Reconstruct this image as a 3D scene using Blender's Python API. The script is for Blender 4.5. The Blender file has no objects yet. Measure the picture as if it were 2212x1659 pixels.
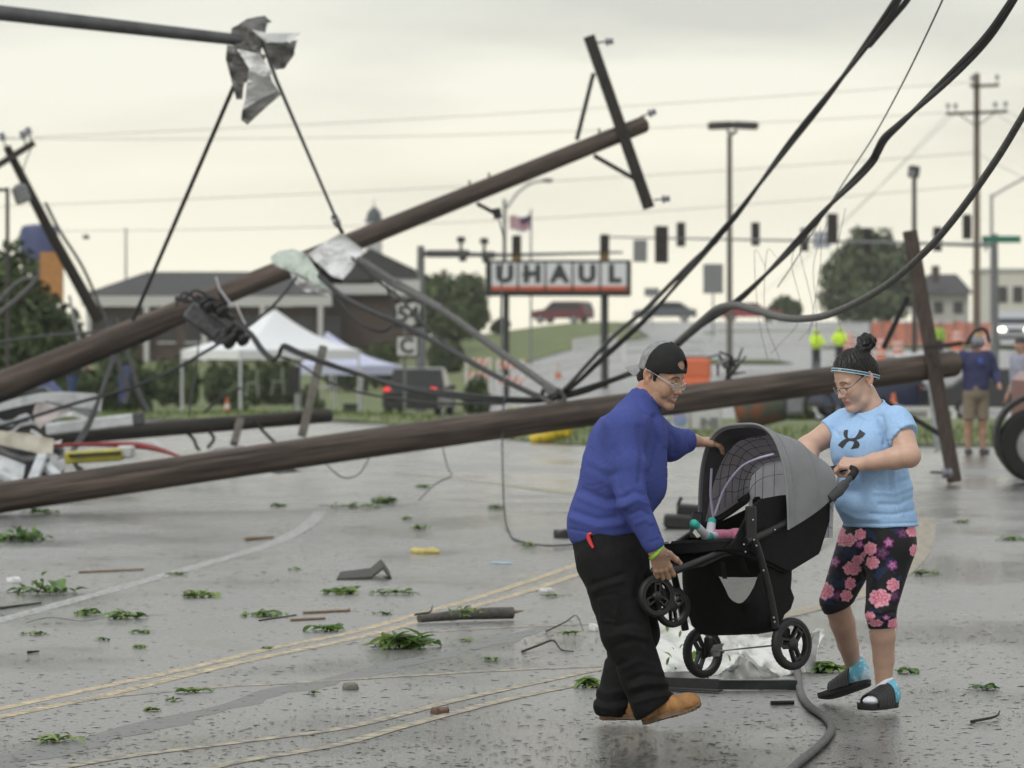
import bpy, bmesh, math, random
import numpy as np
from mathutils import Vector, Matrix, Euler

random.seed(7)
rng = np.random.default_rng(7)
SC = bpy.context.scene
COL = SC.collection
PI = math.pi

# ------------------------------------------------------------------ camera
CAMZ = 1.7
F = 9217.0            # focal length in units of the 2212 px wide survey sheet
CX, HY = 1106.0, 730.0
cam = bpy.data.cameras.new('camera')
cam.lens = 150.0
cam.sensor_width = 36.0
cam.shift_y = -(829.5 - HY) / 2212.0
cam.clip_start = 0.5
cam.clip_end = 9000
cam.dof.use_dof = True
cam.dof.focus_distance = 18.95
cam.dof.aperture_fstop = 5.3
camo = bpy.data.objects.new('camera', cam)
camo.location = (0, 0, CAMZ)
camo.rotation_euler = (PI / 2, 0, 0)
COL.objects.link(camo)
SC.camera = camo

# ------------------------------------------------------------------ world
SUN_EL, SUN_AZ = math.radians(48), math.radians(-140)   # azimuth from +Y, clockwise seen from above
w = bpy.data.worlds.new('World')
SC.world = w
w.use_nodes = True
nt = w.node_tree
nt.nodes.clear()
N = nt.nodes.new
L = nt.links.new
out = N('ShaderNodeOutputWorld')
bg = N('ShaderNodeBackground')
bg.inputs['Strength'].default_value = 0.1
sky = N('ShaderNodeTexSky')
sky.sky_type = 'NISHITA'
sky.sun_disc = False
sky.sun_elevation = SUN_EL
sky.sun_rotation = SUN_AZ
sky.air_density = 1.5
sky.dust_density = 4.0
geo = N('ShaderNodeTexCoord')
sep = N('ShaderNodeSeparateXYZ')
L(geo.outputs['Generated'], sep.inputs[0])
ramp = N('ShaderNodeValToRGB')
cr = ramp.color_ramp
cr.elements[0].position = 0.0
cr.elements[0].color = (1.0, .95, .77, 1)
cr.elements[1].position = 1.0
cr.elements[1].color = (.93, .97, 1.0, 1)
for p, c in ((.020, (1.0, .965, .80, 1)), (.045, (.97, .94, .79, 1)), (.075, (.90, .90, .80, 1)), (.16, (.80, .81, .77, 1)), (.4, (.84, .86, .86, 1))):
  e = cr.elements.new(p)
  e.color = c
L(sep.outputs['Z'], ramp.inputs[0])
mapn = N('ShaderNodeMapping')
mapn.inputs['Scale'].default_value = (1.0, 1.0, 6.5)
mapn.inputs['Rotation'].default_value = (0, math.radians(6), 0)
mapn.inputs['Location'].default_value = (.37, .1, .22)
L(geo.outputs['Generated'], mapn.inputs[0])
n1 = N('ShaderNodeTexNoise')
n1.inputs['Scale'].default_value = 7.0
n1.inputs['Detail'].default_value = 4
n1.inputs['Roughness'].default_value = .45
L(mapn.outputs[0], n1.inputs['Vector'])
cl = N('ShaderNodeValToRGB')
cl.color_ramp.elements[0].position = .34
cl.color_ramp.elements[0].color = (.70, .705, .72, 1)
cl.color_ramp.elements[1].position = .60
cl.color_ramp.elements[1].color = (1, 1, 1, 1)
L(n1.outputs['Fac'], cl.inputs[0])
# the cloud layer thins out to an even glow towards the horizon
band = N('ShaderNodeMapRange')
band.inputs['From Min'].default_value = .012
band.inputs['From Max'].default_value = .06
L(sep.outputs['Z'], band.inputs[0])
mulc = N('ShaderNodeMix')
mulc.data_type = 'RGBA'
mulc.blend_type = 'MULTIPLY'
L(band.outputs[0], mulc.inputs['Factor'])
L(ramp.outputs[0], mulc.inputs['A'])
L(cl.outputs[0], mulc.inputs['B'])
bright = N('ShaderNodeVectorMath')
bright.operation = 'SCALE'
bright.inputs['Scale'].default_value = 11.6
L(mulc.outputs['Result'], bright.inputs[0])
mixs = N('ShaderNodeMix')
mixs.data_type = 'RGBA'
mixs.inputs['Factor'].default_value = .97
L(sky.outputs[0], mixs.inputs['A'])
L(bright.outputs[0], mixs.inputs['B'])
L(mixs.outputs['Result'], bg.inputs['Color'])
L(bg.outputs[0], out.inputs[0])

sun = bpy.data.lights.new('sun', 'SUN')
sun.energy = 1.3
sun.angle = math.radians(20)
sun.color = (1, .97, .92)
suno = bpy.data.objects.new('sun', sun)
sd = Vector((math.sin(SUN_AZ) * math.cos(SUN_EL), math.cos(SUN_AZ) * math.cos(SUN_EL), math.sin(SUN_EL)))
suno.rotation_euler = (-sd).to_track_quat('-Z', 'Y').to_euler()
suno.location = (0, 0, 30)
COL.objects.link(suno)

SC.view_settings.view_transform = 'Standard'
SC.view_settings.look = 'None'
SC.view_settings.gamma = 1.0
SC.view_settings.exposure = 0.0
SC.view_settings.use_curve_mapping = False
SC.cycles.use_denoising = True
SC.cycles.max_bounces = 6
SC.cycles.transparent_max_bounces = 24

# ------------------------------------------------------------------ helpers
def P(x, y, Y):
  "point of the survey sheet at depth Y"
  return Vector(((x - CX) / F * Y, Y, CAMZ - (y - HY) / F * Y))

def G(x, y, z=0.0):
  "point on flat ground of height z"
  return P(x, y, (CAMZ - z) * F / (y - HY))

def sm(a, b, x):
  t = np.clip((x - a) / (b - a), 0, 1)
  return t * t * (3 - 2 * t)

def _hash(i, j, k, s):
  h = (i * 374761393 + j * 668265263 + k * 1274126177 + s * 2246822519) & 0xffffffff
  h = ((h ^ (h >> 13)) * 1274126177) & 0xffffffff
  return ((h ^ (h >> 16)) & 0xffff) / 65535.0

def vnoise(p, f=1.0, s=0):
  "smooth value noise in -1..1 at points p (n,3)"
  p = np.asarray(p, float) * f
  i = np.floor(p).astype(np.int64)
  u = p - i
  u = u * u * (3 - 2 * u)
  r = 0
  for a in (0, 1):
    for b in (0, 1):
      for c in (0, 1):
        wgt = (u[:, 0] if a else 1 - u[:, 0]) * (u[:, 1] if b else 1 - u[:, 1]) * (u[:, 2] if c else 1 - u[:, 2])
        r = r + wgt * _hash(i[:, 0] + a, i[:, 1] + b, i[:, 2] + c, s)
  return r * 2 - 1

MATS = {}
def mat(name, col, rough=.6, metal=0.0, var=.2, scale=12.0, bump=.0, bscale=60.0, col2=None, attr=None,
    alpha=1.0, emit=None, estr=1.0, spec=.5, sheen=0.0, stretch=None, lo=.35, hi=.65, rvar=0.0, trans=0.0, sss=0.0, bdist=.01):
  if name in MATS:
    return MATS[name]
  m = bpy.data.materials.new(name)
  m.use_nodes = True
  t = m.node_tree
  b = t.nodes['Principled BSDF']
  b.inputs['Roughness'].default_value = rough
  b.inputs['Metallic'].default_value = metal
  b.inputs['Specular IOR Level'].default_value = spec
  b.inputs['Alpha'].default_value = alpha
  if sheen:
    b.inputs['Sheen Weight'].default_value = sheen
  if trans:
    b.inputs['Transmission Weight'].default_value = trans
  if sss:
    b.inputs['Subsurface Weight'].default_value = sss
    b.inputs['Subsurface Radius'].default_value = (.012, .005, .003)
    b.inputs['Subsurface Scale'].default_value = 1.0
  tc = t.nodes.new('ShaderNodeTexCoord')
  src = tc.outputs['Object']
  if stretch:
    mp = t.nodes.new('ShaderNodeMapping')
    mp.inputs['Scale'].default_value = stretch
    t.links.new(src, mp.inputs[0])
    src = mp.outputs[0]
  c = tuple(col) + (1,)
  n = t.nodes.new('ShaderNodeTexNoise')
  n.inputs['Scale'].default_value = scale
  n.inputs['Detail'].default_value = 5
  n.inputs['Roughness'].default_value = .62
  t.links.new(src, n.inputs['Vector'])
  mr = t.nodes.new('ShaderNodeMapRange')
  mr.inputs['From Min'].default_value = lo
  mr.inputs['From Max'].default_value = hi
  t.links.new(n.outputs['Fac'], mr.inputs[0])
  if attr:
    at = t.nodes.new('ShaderNodeAttribute')
    at.attribute_name = attr
    hs = t.nodes.new('ShaderNodeHueSaturation')
    mv = t.nodes.new('ShaderNodeMapRange')
    mv.inputs['To Min'].default_value = 1 - var
    mv.inputs['To Max'].default_value = 1 + var
    t.links.new(mr.outputs[0], mv.inputs[0])
    t.links.new(mv.outputs[0], hs.inputs['Value'])
    t.links.new(at.outputs['Color'], hs.inputs['Color'])
    t.links.new(hs.outputs[0], b.inputs['Base Color'])
  else:
    mx = t.nodes.new('ShaderNodeMix')
    mx.data_type = 'RGBA'
    a2 = col2 if col2 else tuple(min(1, v * (1 + var)) for v in col)
    a1 = col if col2 else tuple(v * (1 - var) for v in col)
    mx.inputs['A'].default_value = tuple(a1) + (1,)
    mx.inputs['B'].default_value = tuple(a2) + (1,)
    t.links.new(mr.outputs[0], mx.inputs['Factor'])
    t.links.new(mx.outputs['Result'], b.inputs['Base Color'])
  if rvar:
    rv = t.nodes.new('ShaderNodeMapRange')
    rv.inputs['To Min'].default_value = max(0, rough - rvar)
    rv.inputs['To Max'].default_value = min(1, rough + rvar)
    t.links.new(n.outputs['Fac'], rv.inputs[0])
    t.links.new(rv.outputs[0], b.inputs['Roughness'])
  if bump:
    nb = t.nodes.new('ShaderNodeTexNoise')
    nb.inputs['Scale'].default_value = bscale
    nb.inputs['Detail'].default_value = 3
    t.links.new(src, nb.inputs['Vector'])
    bp = t.nodes.new('ShaderNodeBump')
    bp.inputs['Strength'].default_value = bump
    bp.inputs['Distance'].default_value = bdist
    t.links.new(nb.outputs['Fac'], bp.inputs['Height'])
    t.links.new(bp.outputs[0], b.inputs['Normal'])
  if emit:
    b.inputs['Emission Color'].default_value = tuple(emit) + (1,)
    b.inputs['Emission Strength'].default_value = estr
  MATS[name] = m
  return m

def basis(d, up=(0, 0, 1)):
  d = Vector(d).normalized()
  u = Vector(up)
  if abs(d.dot(u)) > .98:
    u = Vector((0, 1, 0)) if abs(d.y) < .9 else Vector((1, 0, 0))
  a = u.cross(d).normalized()
  return a, d.cross(a).normalized(), d

class MB:
  "collects shapes for ONE mesh object"
  def __init__(s):
    s.v, s.f, s.m = [], [], []
  def add(s, v, f, mi=0):
    o = len(s.v)
    s.v += [tuple(p) for p in v]
    s.f += [tuple(i + o for i in q) for q in f]
    s.m += [mi] * len(f)
    return s
  def box(s, c, size, rot=None, mi=0, bev=0.0):
    c = Vector(c)
    x, y, z = (v / 2 for v in size)
    R = rot if rot is not None else Matrix.Identity(3)
    if isinstance(R, (int, float)):
      R = Matrix.Rotation(R, 3, 'Z')
    elif isinstance(R, Euler):
      R = R.to_matrix()
    if bev > 0:
      b = min(bev, x * .9, y * .9, z * .9)
      vs = []
      idx = {}
      for sx in (-1, 1):
        for sy in (-1, 1):
          for sz in (-1, 1):
            for ax in range(3):
              q = [sx * (x - b), sy * (y - b), sz * (z - b)]
              q[ax] += (sx, sy, sz)[ax] * b
              idx[(sx, sy, sz, ax)] = len(vs)
              vs.append(c + R @ Vector(q))
      fs = []
      for ax in range(3):
        o = [a for a in range(3) if a != ax]
        for sg in (-1, 1):
          ring = []
          for (p, q) in ((-1, -1), (1, -1), (1, 1), (-1, 1)):
            k = [0, 0, 0]
            k[ax] = sg; k[o[0]] = p; k[o[1]] = q
            ring.append(idx[(*k, ax)])
          flip = (sg < 0) ^ (ax == 1)
          fs.append(ring[::-1] if flip else ring)
      for ax in range(3):
        o = [a for a in range(3) if a != ax]
        for p in (-1, 1):
          for q in (-1, 1):
            def g(sg, face):
              k = [0, 0, 0]
              k[ax] = sg; k[o[0]] = p; k[o[1]] = q
              return idx[(*k, face)]
            fs.append([g(-1, o[0]), g(1, o[0]), g(1, o[1]), g(-1, o[1])])
      for sx in (-1, 1):
        for sy in (-1, 1):
          for sz in (-1, 1):
            fs.append([idx[(sx, sy, sz, a)] for a in range(3)])
      return s.add(vs, fs, mi)
    vs = [c + R @ Vector((a * x, b * y, d * z)) for a in (-1, 1) for b in (-1, 1) for d in (-1, 1)]
    return s.add(vs, [(0, 1, 3, 2), (4, 6, 7, 5), (0, 4, 5, 1), (2, 3, 7, 6), (0, 2, 6, 4), (1, 5, 7, 3)], mi)
  def bar(s, a, b, wd, ht, up=(0, 0, 1), mi=0, bev=0.0):
    a, b = Vector(a), Vector(b)
    u, v, d = basis(b - a, up)
    R = Matrix((u, v, d)).transposed()
    return s.box((a + b) / 2, (wd, ht, (b - a).length), R, mi, bev)
  def tube(s, pts, r, n=10, mi=0, cap=True, ell=None):
    pts = [Vector(p) for p in pts]
    k = len(pts)
    rs = r if isinstance(r, (list, tuple)) else [r] * k
    if len(rs) != k:
      rs = list(np.interp(np.linspace(0, 1, k), np.linspace(0, 1, len(rs)), rs))
    vs, fs = [], []
    pa = None
    for i, p in enumerate(pts):
      d = (pts[min(i + 1, k - 1)] - pts[max(i - 1, 0)]).normalized()
      if pa is None:
        a = basis(d)[0]
      else:
        a = (pa - d * pa.dot(d))
        a = a.normalized() if a.length > 1e-6 else basis(d)[0]
      pa = a
      b = d.cross(a)
      for j in range(n):
        t = 2 * PI * j / n
        vs.append(p + a * math.cos(t) * rs[i] + b * math.sin(t) * rs[i])
    for i in range(k - 1):
      for j in range(n):
        j2 = (j + 1) % n
        fs.append((i * n + j, i * n + j2, (i + 1) * n + j2, (i + 1) * n + j))
    if cap:
      fs.append(tuple(range(n))[::-1])
      fs.append(tuple((k - 1) * n + j for j in range(n)))
    return s.add(vs, fs, mi)
  def lathe(s, a, d, prof, n=24, mi=0, close=False):
    "prof: list of (distance along d, radius)"
    u, v, d = basis(d)
    a = Vector(a)
    vs, fs = [], []
    for (h, r) in prof:
      for j in range(n):
        t = 2 * PI * j / n
        vs.append(a + d * h + (u * math.cos(t) + v * math.sin(t)) * r)
    k = len(prof)
    for i in range(k if close else k - 1):
      i2 = (i + 1) % k
      for j in range(n):
        j2 = (j + 1) % n
        fs.append((i * n + j, i * n + j2, i2 * n + j2, i2 * n + j))
    if not close:
      fs.append(tuple(range(n))[::-1])
      fs.append(tuple((k - 1) * n + j for j in range(n)))
    return s.add(vs, fs, mi)
  def grid(s, pts, nu, nv, mi=0, flip=False):
    "pts row-major nu x nv"
    fs = []
    for i in range(nu - 1):
      for j in range(nv - 1):
        q = (i * nv + j, i * nv + j + 1, (i + 1) * nv + j + 1, (i + 1) * nv + j)
        fs.append(q[::-1] if flip else q)
    return s.add(pts, fs, mi)
  def prism(s, poly, off, mi=0):
    "poly: 3D points of a flat outline, off: extrusion vector"
    n = len(poly)
    off = Vector(off)
    vs = [Vector(p) for p in poly] + [Vector(p) + off for p in poly]
    fs = [tuple(range(n))[::-1], tuple(range(n, 2 * n))] + [(i, (i + 1) % n, n + (i + 1) % n, n + i) for i in range(n)]
    return s.add(vs, fs, mi)
  def ball(s, c, r, n=10, m=7, mi=0, sc=(1, 1, 1)):
    c = Vector(c)
    vs, fs = [], []
    for i in range(m + 1):
      a = PI * i / m
      for j in range(n):
        t = 2 * PI * j / n
        vs.append(c + Vector((r * sc[0] * math.sin(a) * math.cos(t), r * sc[1] * math.sin(a) * math.sin(t), r * sc[2] * math.cos(a))))
    for i in range(m):
      for j in range(n):
        j2 = (j + 1) % n
        fs.append((i * n + j, (i + 1) * n + j, (i + 1) * n + j2, i * n + j2))
    return s.add(vs, fs, mi)
  def build(s, name, mats, parent=None, local=False, smooth=True, label=None, cat=None, group=None, kind=None, colors=None, origin=None, auto=40):
    me = bpy.data.meshes.new(name)
    V = np.array(s.v, float).reshape(-1, 3)
    if parent is not None:
      if not local:
        base = Vector((0, 0, 0))
        q = parent
        while q is not None:
          base += q.location
          q = q.parent
        V = V - np.array(base)
      loc = Vector((0, 0, 0))
    elif local:
      loc = Vector((0, 0, 0))
    else:
      loc = Vector(origin) if origin is not None else Vector(((V[:, 0].min() + V[:, 0].max()) / 2, (V[:, 1].min() + V[:, 1].max()) / 2, V[:, 2].min()))
      V = V - np.array(loc)
    me.from_pydata(V.tolist(), [], s.f)
    for mm in (mats if isinstance(mats, (list, tuple)) else [mats]):
      me.materials.append(mm)
    if any(s.m):
      me.polygons.foreach_set('material_index', s.m)
    if smooth:
      me.polygons.foreach_set('use_smooth', [True] * len(s.f))
    if colors is not None:
      ca = me.color_attributes.new('Col', 'FLOAT_COLOR', 'POINT')
      c4 = np.ones((len(V), 4))
      c4[:, :3] = colors
      ca.data.foreach_set('color', c4.ravel())
    me.validate()
    me.update()
    if smooth and auto:
      me.set_sharp_from_angle(angle=math.radians(auto))
    o = bpy.data.objects.new(name, me)
    COL.objects.link(o)
    o.location = loc
    if parent is not None:
      o.parent = parent
    return tag(o, label, cat, group, kind)

def tag(o, label=None, cat=None, group=None, kind=None):
  if label: o['label'] = label
  if cat: o['category'] = cat
  if group: o['group'] = group
  if kind: o['kind'] = kind
  return o

def thing(name, label, cat, loc=(0, 0, 0), rotz=0.0, group=None):
  o = bpy.data.objects.new(name, None)
  o.empty_display_size = .2
  COL.objects.link(o)
  o.location = loc
  o.rotation_euler = (0, 0, rotz)
  return tag(o, label, cat, group)

def copy_tree(o, parent=None):
  c = o.copy()
  COL.objects.link(c)
  c.parent = parent
  for ch in list(o.children):
    copy_tree(ch, c)
  return c

def catmull(pts, n=8):
  pts = [Vector(p) for p in pts]
  q = [pts[0] * 2 - pts[1]] + pts + [pts[-1] * 2 - pts[-2]]
  o = []
  for i in range(1, len(q) - 2):
    for k in range(n):
      t = k / n
      a, b, c, d = q[i - 1], q[i], q[i + 1], q[i + 2]
      o.append(.5 * ((2 * b) + (c - a) * t + (2 * a - 5 * b + 4 * c - d) * t * t + (3 * b - a - 3 * c + d) * t ** 3))
  o.append(pts[-1])
  return o

# ------------------------------------------------------------------ signed-distance modelling
def A3(v):
  return np.array(v, float)

def cone(p, a, b, r1, r2):
  a, b = A3(a), A3(b)
  ba = b - a
  t = np.clip(((p - a) @ ba) / max(ba @ ba, 1e-9), 0, 1)
  return np.linalg.norm(p - a - t[:, None] * ba, axis=1) - (r1 + (r2 - r1) * t)

def scone(p, a, b, r1, r2, ax, s):
  "round cone, widened s times along the unit axis ax"
  ax = A3(ax); ax = ax / np.linalg.norm(ax)
  a, b = A3(a), A3(b)
  k = 1 - 1 / s
  q = p - ((p - a) @ ax)[:, None] * ax * k
  bb = b - ((b - a) @ ax) * ax * k
  return cone(q, a, bb, r1, r2)

def ell(p, c, r, R=None):
  q = p - A3(c)
  if R is not None:
    q = q @ np.array(R)      # columns of R are the axes
  r = A3(r)
  k0 = np.linalg.norm(q / r, axis=1)
  k1 = np.linalg.norm(q / (r * r), axis=1)
  return k0 * (k0 - 1) / np.maximum(k1, 1e-6)

def rbox(p, c, h, R=None, r=.01):
  q = p - A3(c)
  if R is not None:
    q = q @ np.array(R)
  q = np.abs(q) - (A3(h) - r)
  return np.linalg.norm(np.maximum(q, 0), axis=1) + np.minimum(q.max(axis=1), 0) - r

def plane(p, c, n):
  n = A3(n); n = n / np.linalg.norm(n)
  return (p - A3(c)) @ n

def smin(a, b, k):
  h = np.clip(.5 + .5 * (b - a) / k, 0, 1)
  return b + (a - b) * h - k * h * (1 - h)

def smax(a, b, k):
  return -smin(-a, -b, k)

def chain(p, pts, rs, k=.02):
  d = None
  for i in range(len(pts) - 1):
    c = cone(p, pts[i], pts[i + 1], rs[i], rs[i + 1])
    d = c if d is None else smin(d, c, k)
  return d

def sdf_mesh(fn, lo, hi, h):
  "surface nets of fn<0 in the box lo..hi with step h -> verts, quads"
  lo, hi = A3(lo), A3(hi)
  B = 8
  nb = np.maximum(np.ceil((hi - lo) / (h * B)).astype(int), 1)
  n = nb * B + 1
  D = np.full(n, 1.0, np.float32)
  bi = np.stack(np.meshgrid(*[np.arange(k) for k in nb], indexing='ij'), -1).reshape(-1, 3)
  cc = lo + (bi * B + B / 2) * h
  dc = fn(cc)
  near = np.abs(dc) < h * B * 1.15 + .012
  for b, d in zip(bi[~near], dc[~near]):
    if d < 0:
      D[b[0] * B:b[0] * B + B + 1, b[1] * B:b[1] * B + B + 1, b[2] * B:b[2] * B + B + 1] = -1
  loc = np.stack(np.meshgrid(*[np.arange(B + 1)] * 3, indexing='ij'), -1).reshape(-1, 3)
  nbk = bi[near]
  for s0 in range(0, len(nbk), 400):
    blk = nbk[s0:s0 + 400]
    idx = blk[:, None, :] * B + loc[None]
    val = fn(lo + idx.reshape(-1, 3) * h).reshape(len(blk), B + 1, B + 1, B + 1)
    for b, vv in zip(blk, val):
      D[b[0] * B:b[0] * B + B + 1, b[1] * B:b[1] * B + B + 1, b[2] * B:b[2] * B + B + 1] = vv
  S = D < 0
  c = np.zeros(n - 1, np.int8)
  for a in (0, 1):
    for b in (0, 1):
      for d in (0, 1):
        c += S[a:n[0] - 1 + a, b:n[1] - 1 + b, d:n[2] - 1 + d]
  act = (c > 0) & (c < 8)
  ci = np.argwhere(act)
  vid = np.full(n - 1, -1, np.int64)
  vid[act] = np.arange(len(ci))
  corner = {}
  for a in (0, 1):
    for b in (0, 1):
      for d in (0, 1):
        corner[(a, b, d)] = D[ci[:, 0] + a, ci[:, 1] + b, ci[:, 2] + d].astype(float)
  acc = np.zeros((len(ci), 3))
  cnt = np.zeros(len(ci))
  ks = list(corner)
  for i, k1 in enumerate(ks):
    for k2 in ks[i + 1:]:
      if sum(abs(x - y) for x, y in zip(k1, k2)) != 1:
        continue
      d1, d2 = corner[k1], corner[k2]
      x = (d1 < 0) != (d2 < 0)
      t = np.where(x, d1 / np.where(x, d1 - d2, 1), 0)
      pt = A3(k1) + t[:, None] * (A3(k2) - A3(k1))
      acc += np.where(x[:, None], pt, 0)
      cnt += x
  V = lo + (ci + acc / np.maximum(cnt, 1)[:, None]) * h
  faces = []
  for ax in range(3):
    sl0 = [slice(1, n[i] - 1) for i in range(3)]
    sl1 = list(sl0)
    sl0[ax] = slice(0, n[ax] - 1)
    sl1[ax] = slice(1, n[ax])
    s0, s1 = S[tuple(sl0)], S[tuple(sl1)]
    e = np.argwhere(s0 != s1)
    if not len(e):
      continue
    off = np.ones(3, int); off[ax] = 0
    e0 = e + off
    inside = s0[tuple(e.T)]
    u, v = (ax + 1) % 3, (ax + 2) % 3
    def at(du, dv):
      q = e0.copy()
      q[:, u] -= du
      q[:, v] -= dv
      return vid[tuple(q.T)]
    quad = np.stack([at(1, 1), at(0, 1), at(0, 0), at(1, 0)], 1)
    quad = np.where(inside[:, None], quad, quad[:, ::-1])
    faces.append(quad[(quad >= 0).all(1)])
  Fq = np.concatenate(faces) if faces else np.zeros((0, 4), int)
  return V, Fq

def vnormals(V, Fq):
  n = np.cross(V[Fq[:, 2]] - V[Fq[:, 0]], V[Fq[:, 3]] - V[Fq[:, 1]])
  o = np.zeros_like(V)
  for k in range(4):
    np.add.at(o, Fq[:, k], n)
  return o / np.maximum(np.linalg.norm(o, axis=1), 1e-9)[:, None]

def relax(V, Fq, it=2, lam=.5):
  for _ in range(it):
    acc = np.zeros_like(V)
    cnt = np.zeros(len(V))
    for k in range(4):
      a, b = Fq[:, k], Fq[:, (k + 1) % 4]
      np.add.at(acc, a, V[b]); np.add.at(cnt, a, 1)
      np.add.at(acc, b, V[a]); np.add.at(cnt, b, 1)
    V = V + lam * (acc / np.maximum(cnt, 1)[:, None] - V)
  return V

def vmesh(name, V, Fq, mats, parent=None, colors=None, **kw):
  m = MB()
  m.v = [tuple(p) for p in V]
  m.f = [tuple(int(i) for i in q) for q in Fq]
  m.m = [0] * len(m.f)
  return m.build(name, mats, parent, colors=colors, auto=0, **kw)

def project(fn, o, d, tmax=3.0):
  "sphere-trace from points o along d onto fn"
  o = np.array(o, float)
  d = A3(d) / np.linalg.norm(d)
  t = np.zeros(len(o))
  for _ in range(60):
    t = t + fn(o + t[:, None] * d) * .8
  return o + t[:, None] * d

def seg2(x, z, pts):
  "distance in the x,z plane to a polyline"
  d = np.full(len(x), 1e9)
  for (a, b) in zip(pts[:-1], pts[1:]):
    ax, az, bx, bz = a[0], a[1], b[0], b[1]
    L2 = (bx - ax) ** 2 + (bz - az) ** 2
    t = np.clip(((x - ax) * (bx - ax) + (z - az) * (bz - az)) / max(L2, 1e-9), 0, 1)
    d = np.minimum(d, np.hypot(x - ax - t * (bx - ax), z - az - t * (bz - az)))
  return d
# ------------------------------------------------------------------ ground
def zt(x, y):
  x = np.asarray(x, float); y = np.asarray(y, float)
  zl = -1.25 * sm(88, 140, y) + 2.95 * sm(180, 322, y)
  zr = -1.0 * sm(84, 112, y) + 3.75 * np.clip((y - 122) / 186, 0, 1) ** 1.1
  b = sm(-5, 6, x)
  return zl * (1 - b) + zr * b - 7 * sm(335, 1000, y) - 8 * sm(900, 3000, y)

def road_end(x):
  return 88 - 21 * sm(-4, 1.5, np.asarray(x, float))

def far_left(y):
  return -1.0 + 9.3 * sm(212, 258, np.asarray(y, float))

def sheet_grid(name, xs, ys, zfn, m, kind='structure', xfn=None):
  X, Y = np.meshgrid(xs, ys)
  if xfn is not None:
    X, Y = xfn(X, Y)
  Z = zfn(X, Y)
  mb = MB()
  nx, ny = len(xs), len(ys)
  mb.grid(np.stack([X, Y, Z], -1).reshape(-1, 3), ny, nx, flip=True)
  if name != 'ground':
    # skirt down into the earth all round
    edge = list(range(nx)) + [i * nx + nx - 1 for i in range(1, ny)] + [(ny - 1) * nx + j for j in range(nx - 2, -1, -1)] + [i * nx for i in range(ny - 2, 0, -1)]
    k = len(mb.v)
    mb.v += [(mb.v[e][0], mb.v[e][1], mb.v[e][2] - .4) for e in edge]
    n = len(edge)
    mb.f += [(edge[i], k + i, k + (i + 1) % n, edge[(i + 1) % n]) for i in range(n)]
    mb.m += [0] * n
  o = mb.build(name, m, origin=(0, 0, 0), auto=0)
  o['kind'] = kind
  return o

# --- wet asphalt
def asphalt(name, base, rlo, rhi, patch=.55):
  m = bpy.data.materials.new(name)
  m.use_nodes = True
  t = m.node_tree
  b = t.nodes['Principled BSDF']
  NN = t.nodes.new
  LL = t.links.new
  tc = NN('ShaderNodeTexCoord')
  mp = NN('ShaderNodeMapping')
  mp.inputs['Scale'].default_value = (.55, .34, 1)
  mp.inputs['Rotation'].default_value = (0, 0, math.radians(-38))
  LL(tc.outputs['Object'], mp.inputs[0])
  big = NN('ShaderNodeTexNoise')
  big.inputs['Scale'].default_value = .9
  big.inputs['Detail'].default_value = 6
  big.inputs['Roughness'].default_value = .6
  LL(mp.outputs[0], big.inputs['Vector'])
  fine = NN('ShaderNodeTexNoise')
  fine.inputs['Scale'].default_value = 34
  fine.inputs['Detail'].default_value = 4
  fine.inputs['Roughness'].default_value = .7
  LL(tc.outputs['Object'], fine.inputs['Vector'])
  grit = NN('ShaderNodeTexVoronoi')
  grit.inputs['Scale'].default_value = 95
  LL(tc.outputs['Object'], grit.inputs['Vector'])
  # wetness: patches of standing film, broken up by the aggregate
  wet = NN('ShaderNodeMath'); wet.operation = 'MULTIPLY_ADD'
  wet.inputs[1].default_value = .20
  LL(fine.outputs['Fac'], wet.inputs[0]); LL(big.outputs['Fac'], wet.inputs[2])
  rr = NN('ShaderNodeMapRange')
  rr.inputs['From Min'].default_value = patch - .06
  rr.inputs['From Max'].default_value = patch + .16
  rr.inputs['To Min'].default_value = rhi
  rr.inputs['To Max'].default_value = rlo
  LL(wet.outputs[0], rr.inputs[0])
  LL(rr.outputs[0], b.inputs['Roughness'])
  cr = NN('ShaderNodeMapRange')
  cr.inputs['From Min'].default_value = .3
  cr.inputs['From Max'].default_value = .75
  LL(fine.outputs['Fac'], cr.inputs[0])
  mx = NN('ShaderNodeMix'); mx.data_type = 'RGBA'
  mx.inputs['A'].default_value = tuple(v * .72 for v in base) + (1,)
  mx.inputs['B'].default_value = tuple(v * 1.3 for v in base) + (1,)
  LL(cr.outputs[0], mx.inputs['Factor'])
  mx2 = NN('ShaderNodeMix'); mx2.data_type = 'RGBA'; mx2.blend_type = 'MULTIPLY'
  mx2.inputs['Factor'].default_value = 1
  g2 = NN('ShaderNodeMapRange')
  g2.inputs['From Min'].default_value = .35; g2.inputs['From Max'].default_value = .7
  g2.inputs['To Min'].default_value = 1.4; g2.inputs['To Max'].default_value = .62
  LL(big.outputs['Fac'], g2.inputs[0])
  LL(mx.outputs['Result'], mx2.inputs['A']); LL(g2.outputs[0], mx2.inputs['B'])
  LL(mx2.outputs['Result'], b.inputs['Base Color'])
  hsum = NN('ShaderNodeMath'); hsum.operation = 'MULTIPLY_ADD'
  hsum.inputs[1].default_value = .55
  LL(grit.outputs['Distance'], hsum.inputs[0]); LL(fine.outputs['Fac'], hsum.inputs[2])
  bp = NN('ShaderNodeBump')
  bp.inputs['Strength'].default_value = .30
  bp.inputs['Distance'].default_value = .012
  LL(hsum.outputs[0], bp.inputs['Height'])
  LL(bp.outputs[0], b.inputs['Normal'])
  b.inputs['Specular IOR Level'].default_value = .5
  MATS[name] = m
  return m

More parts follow.
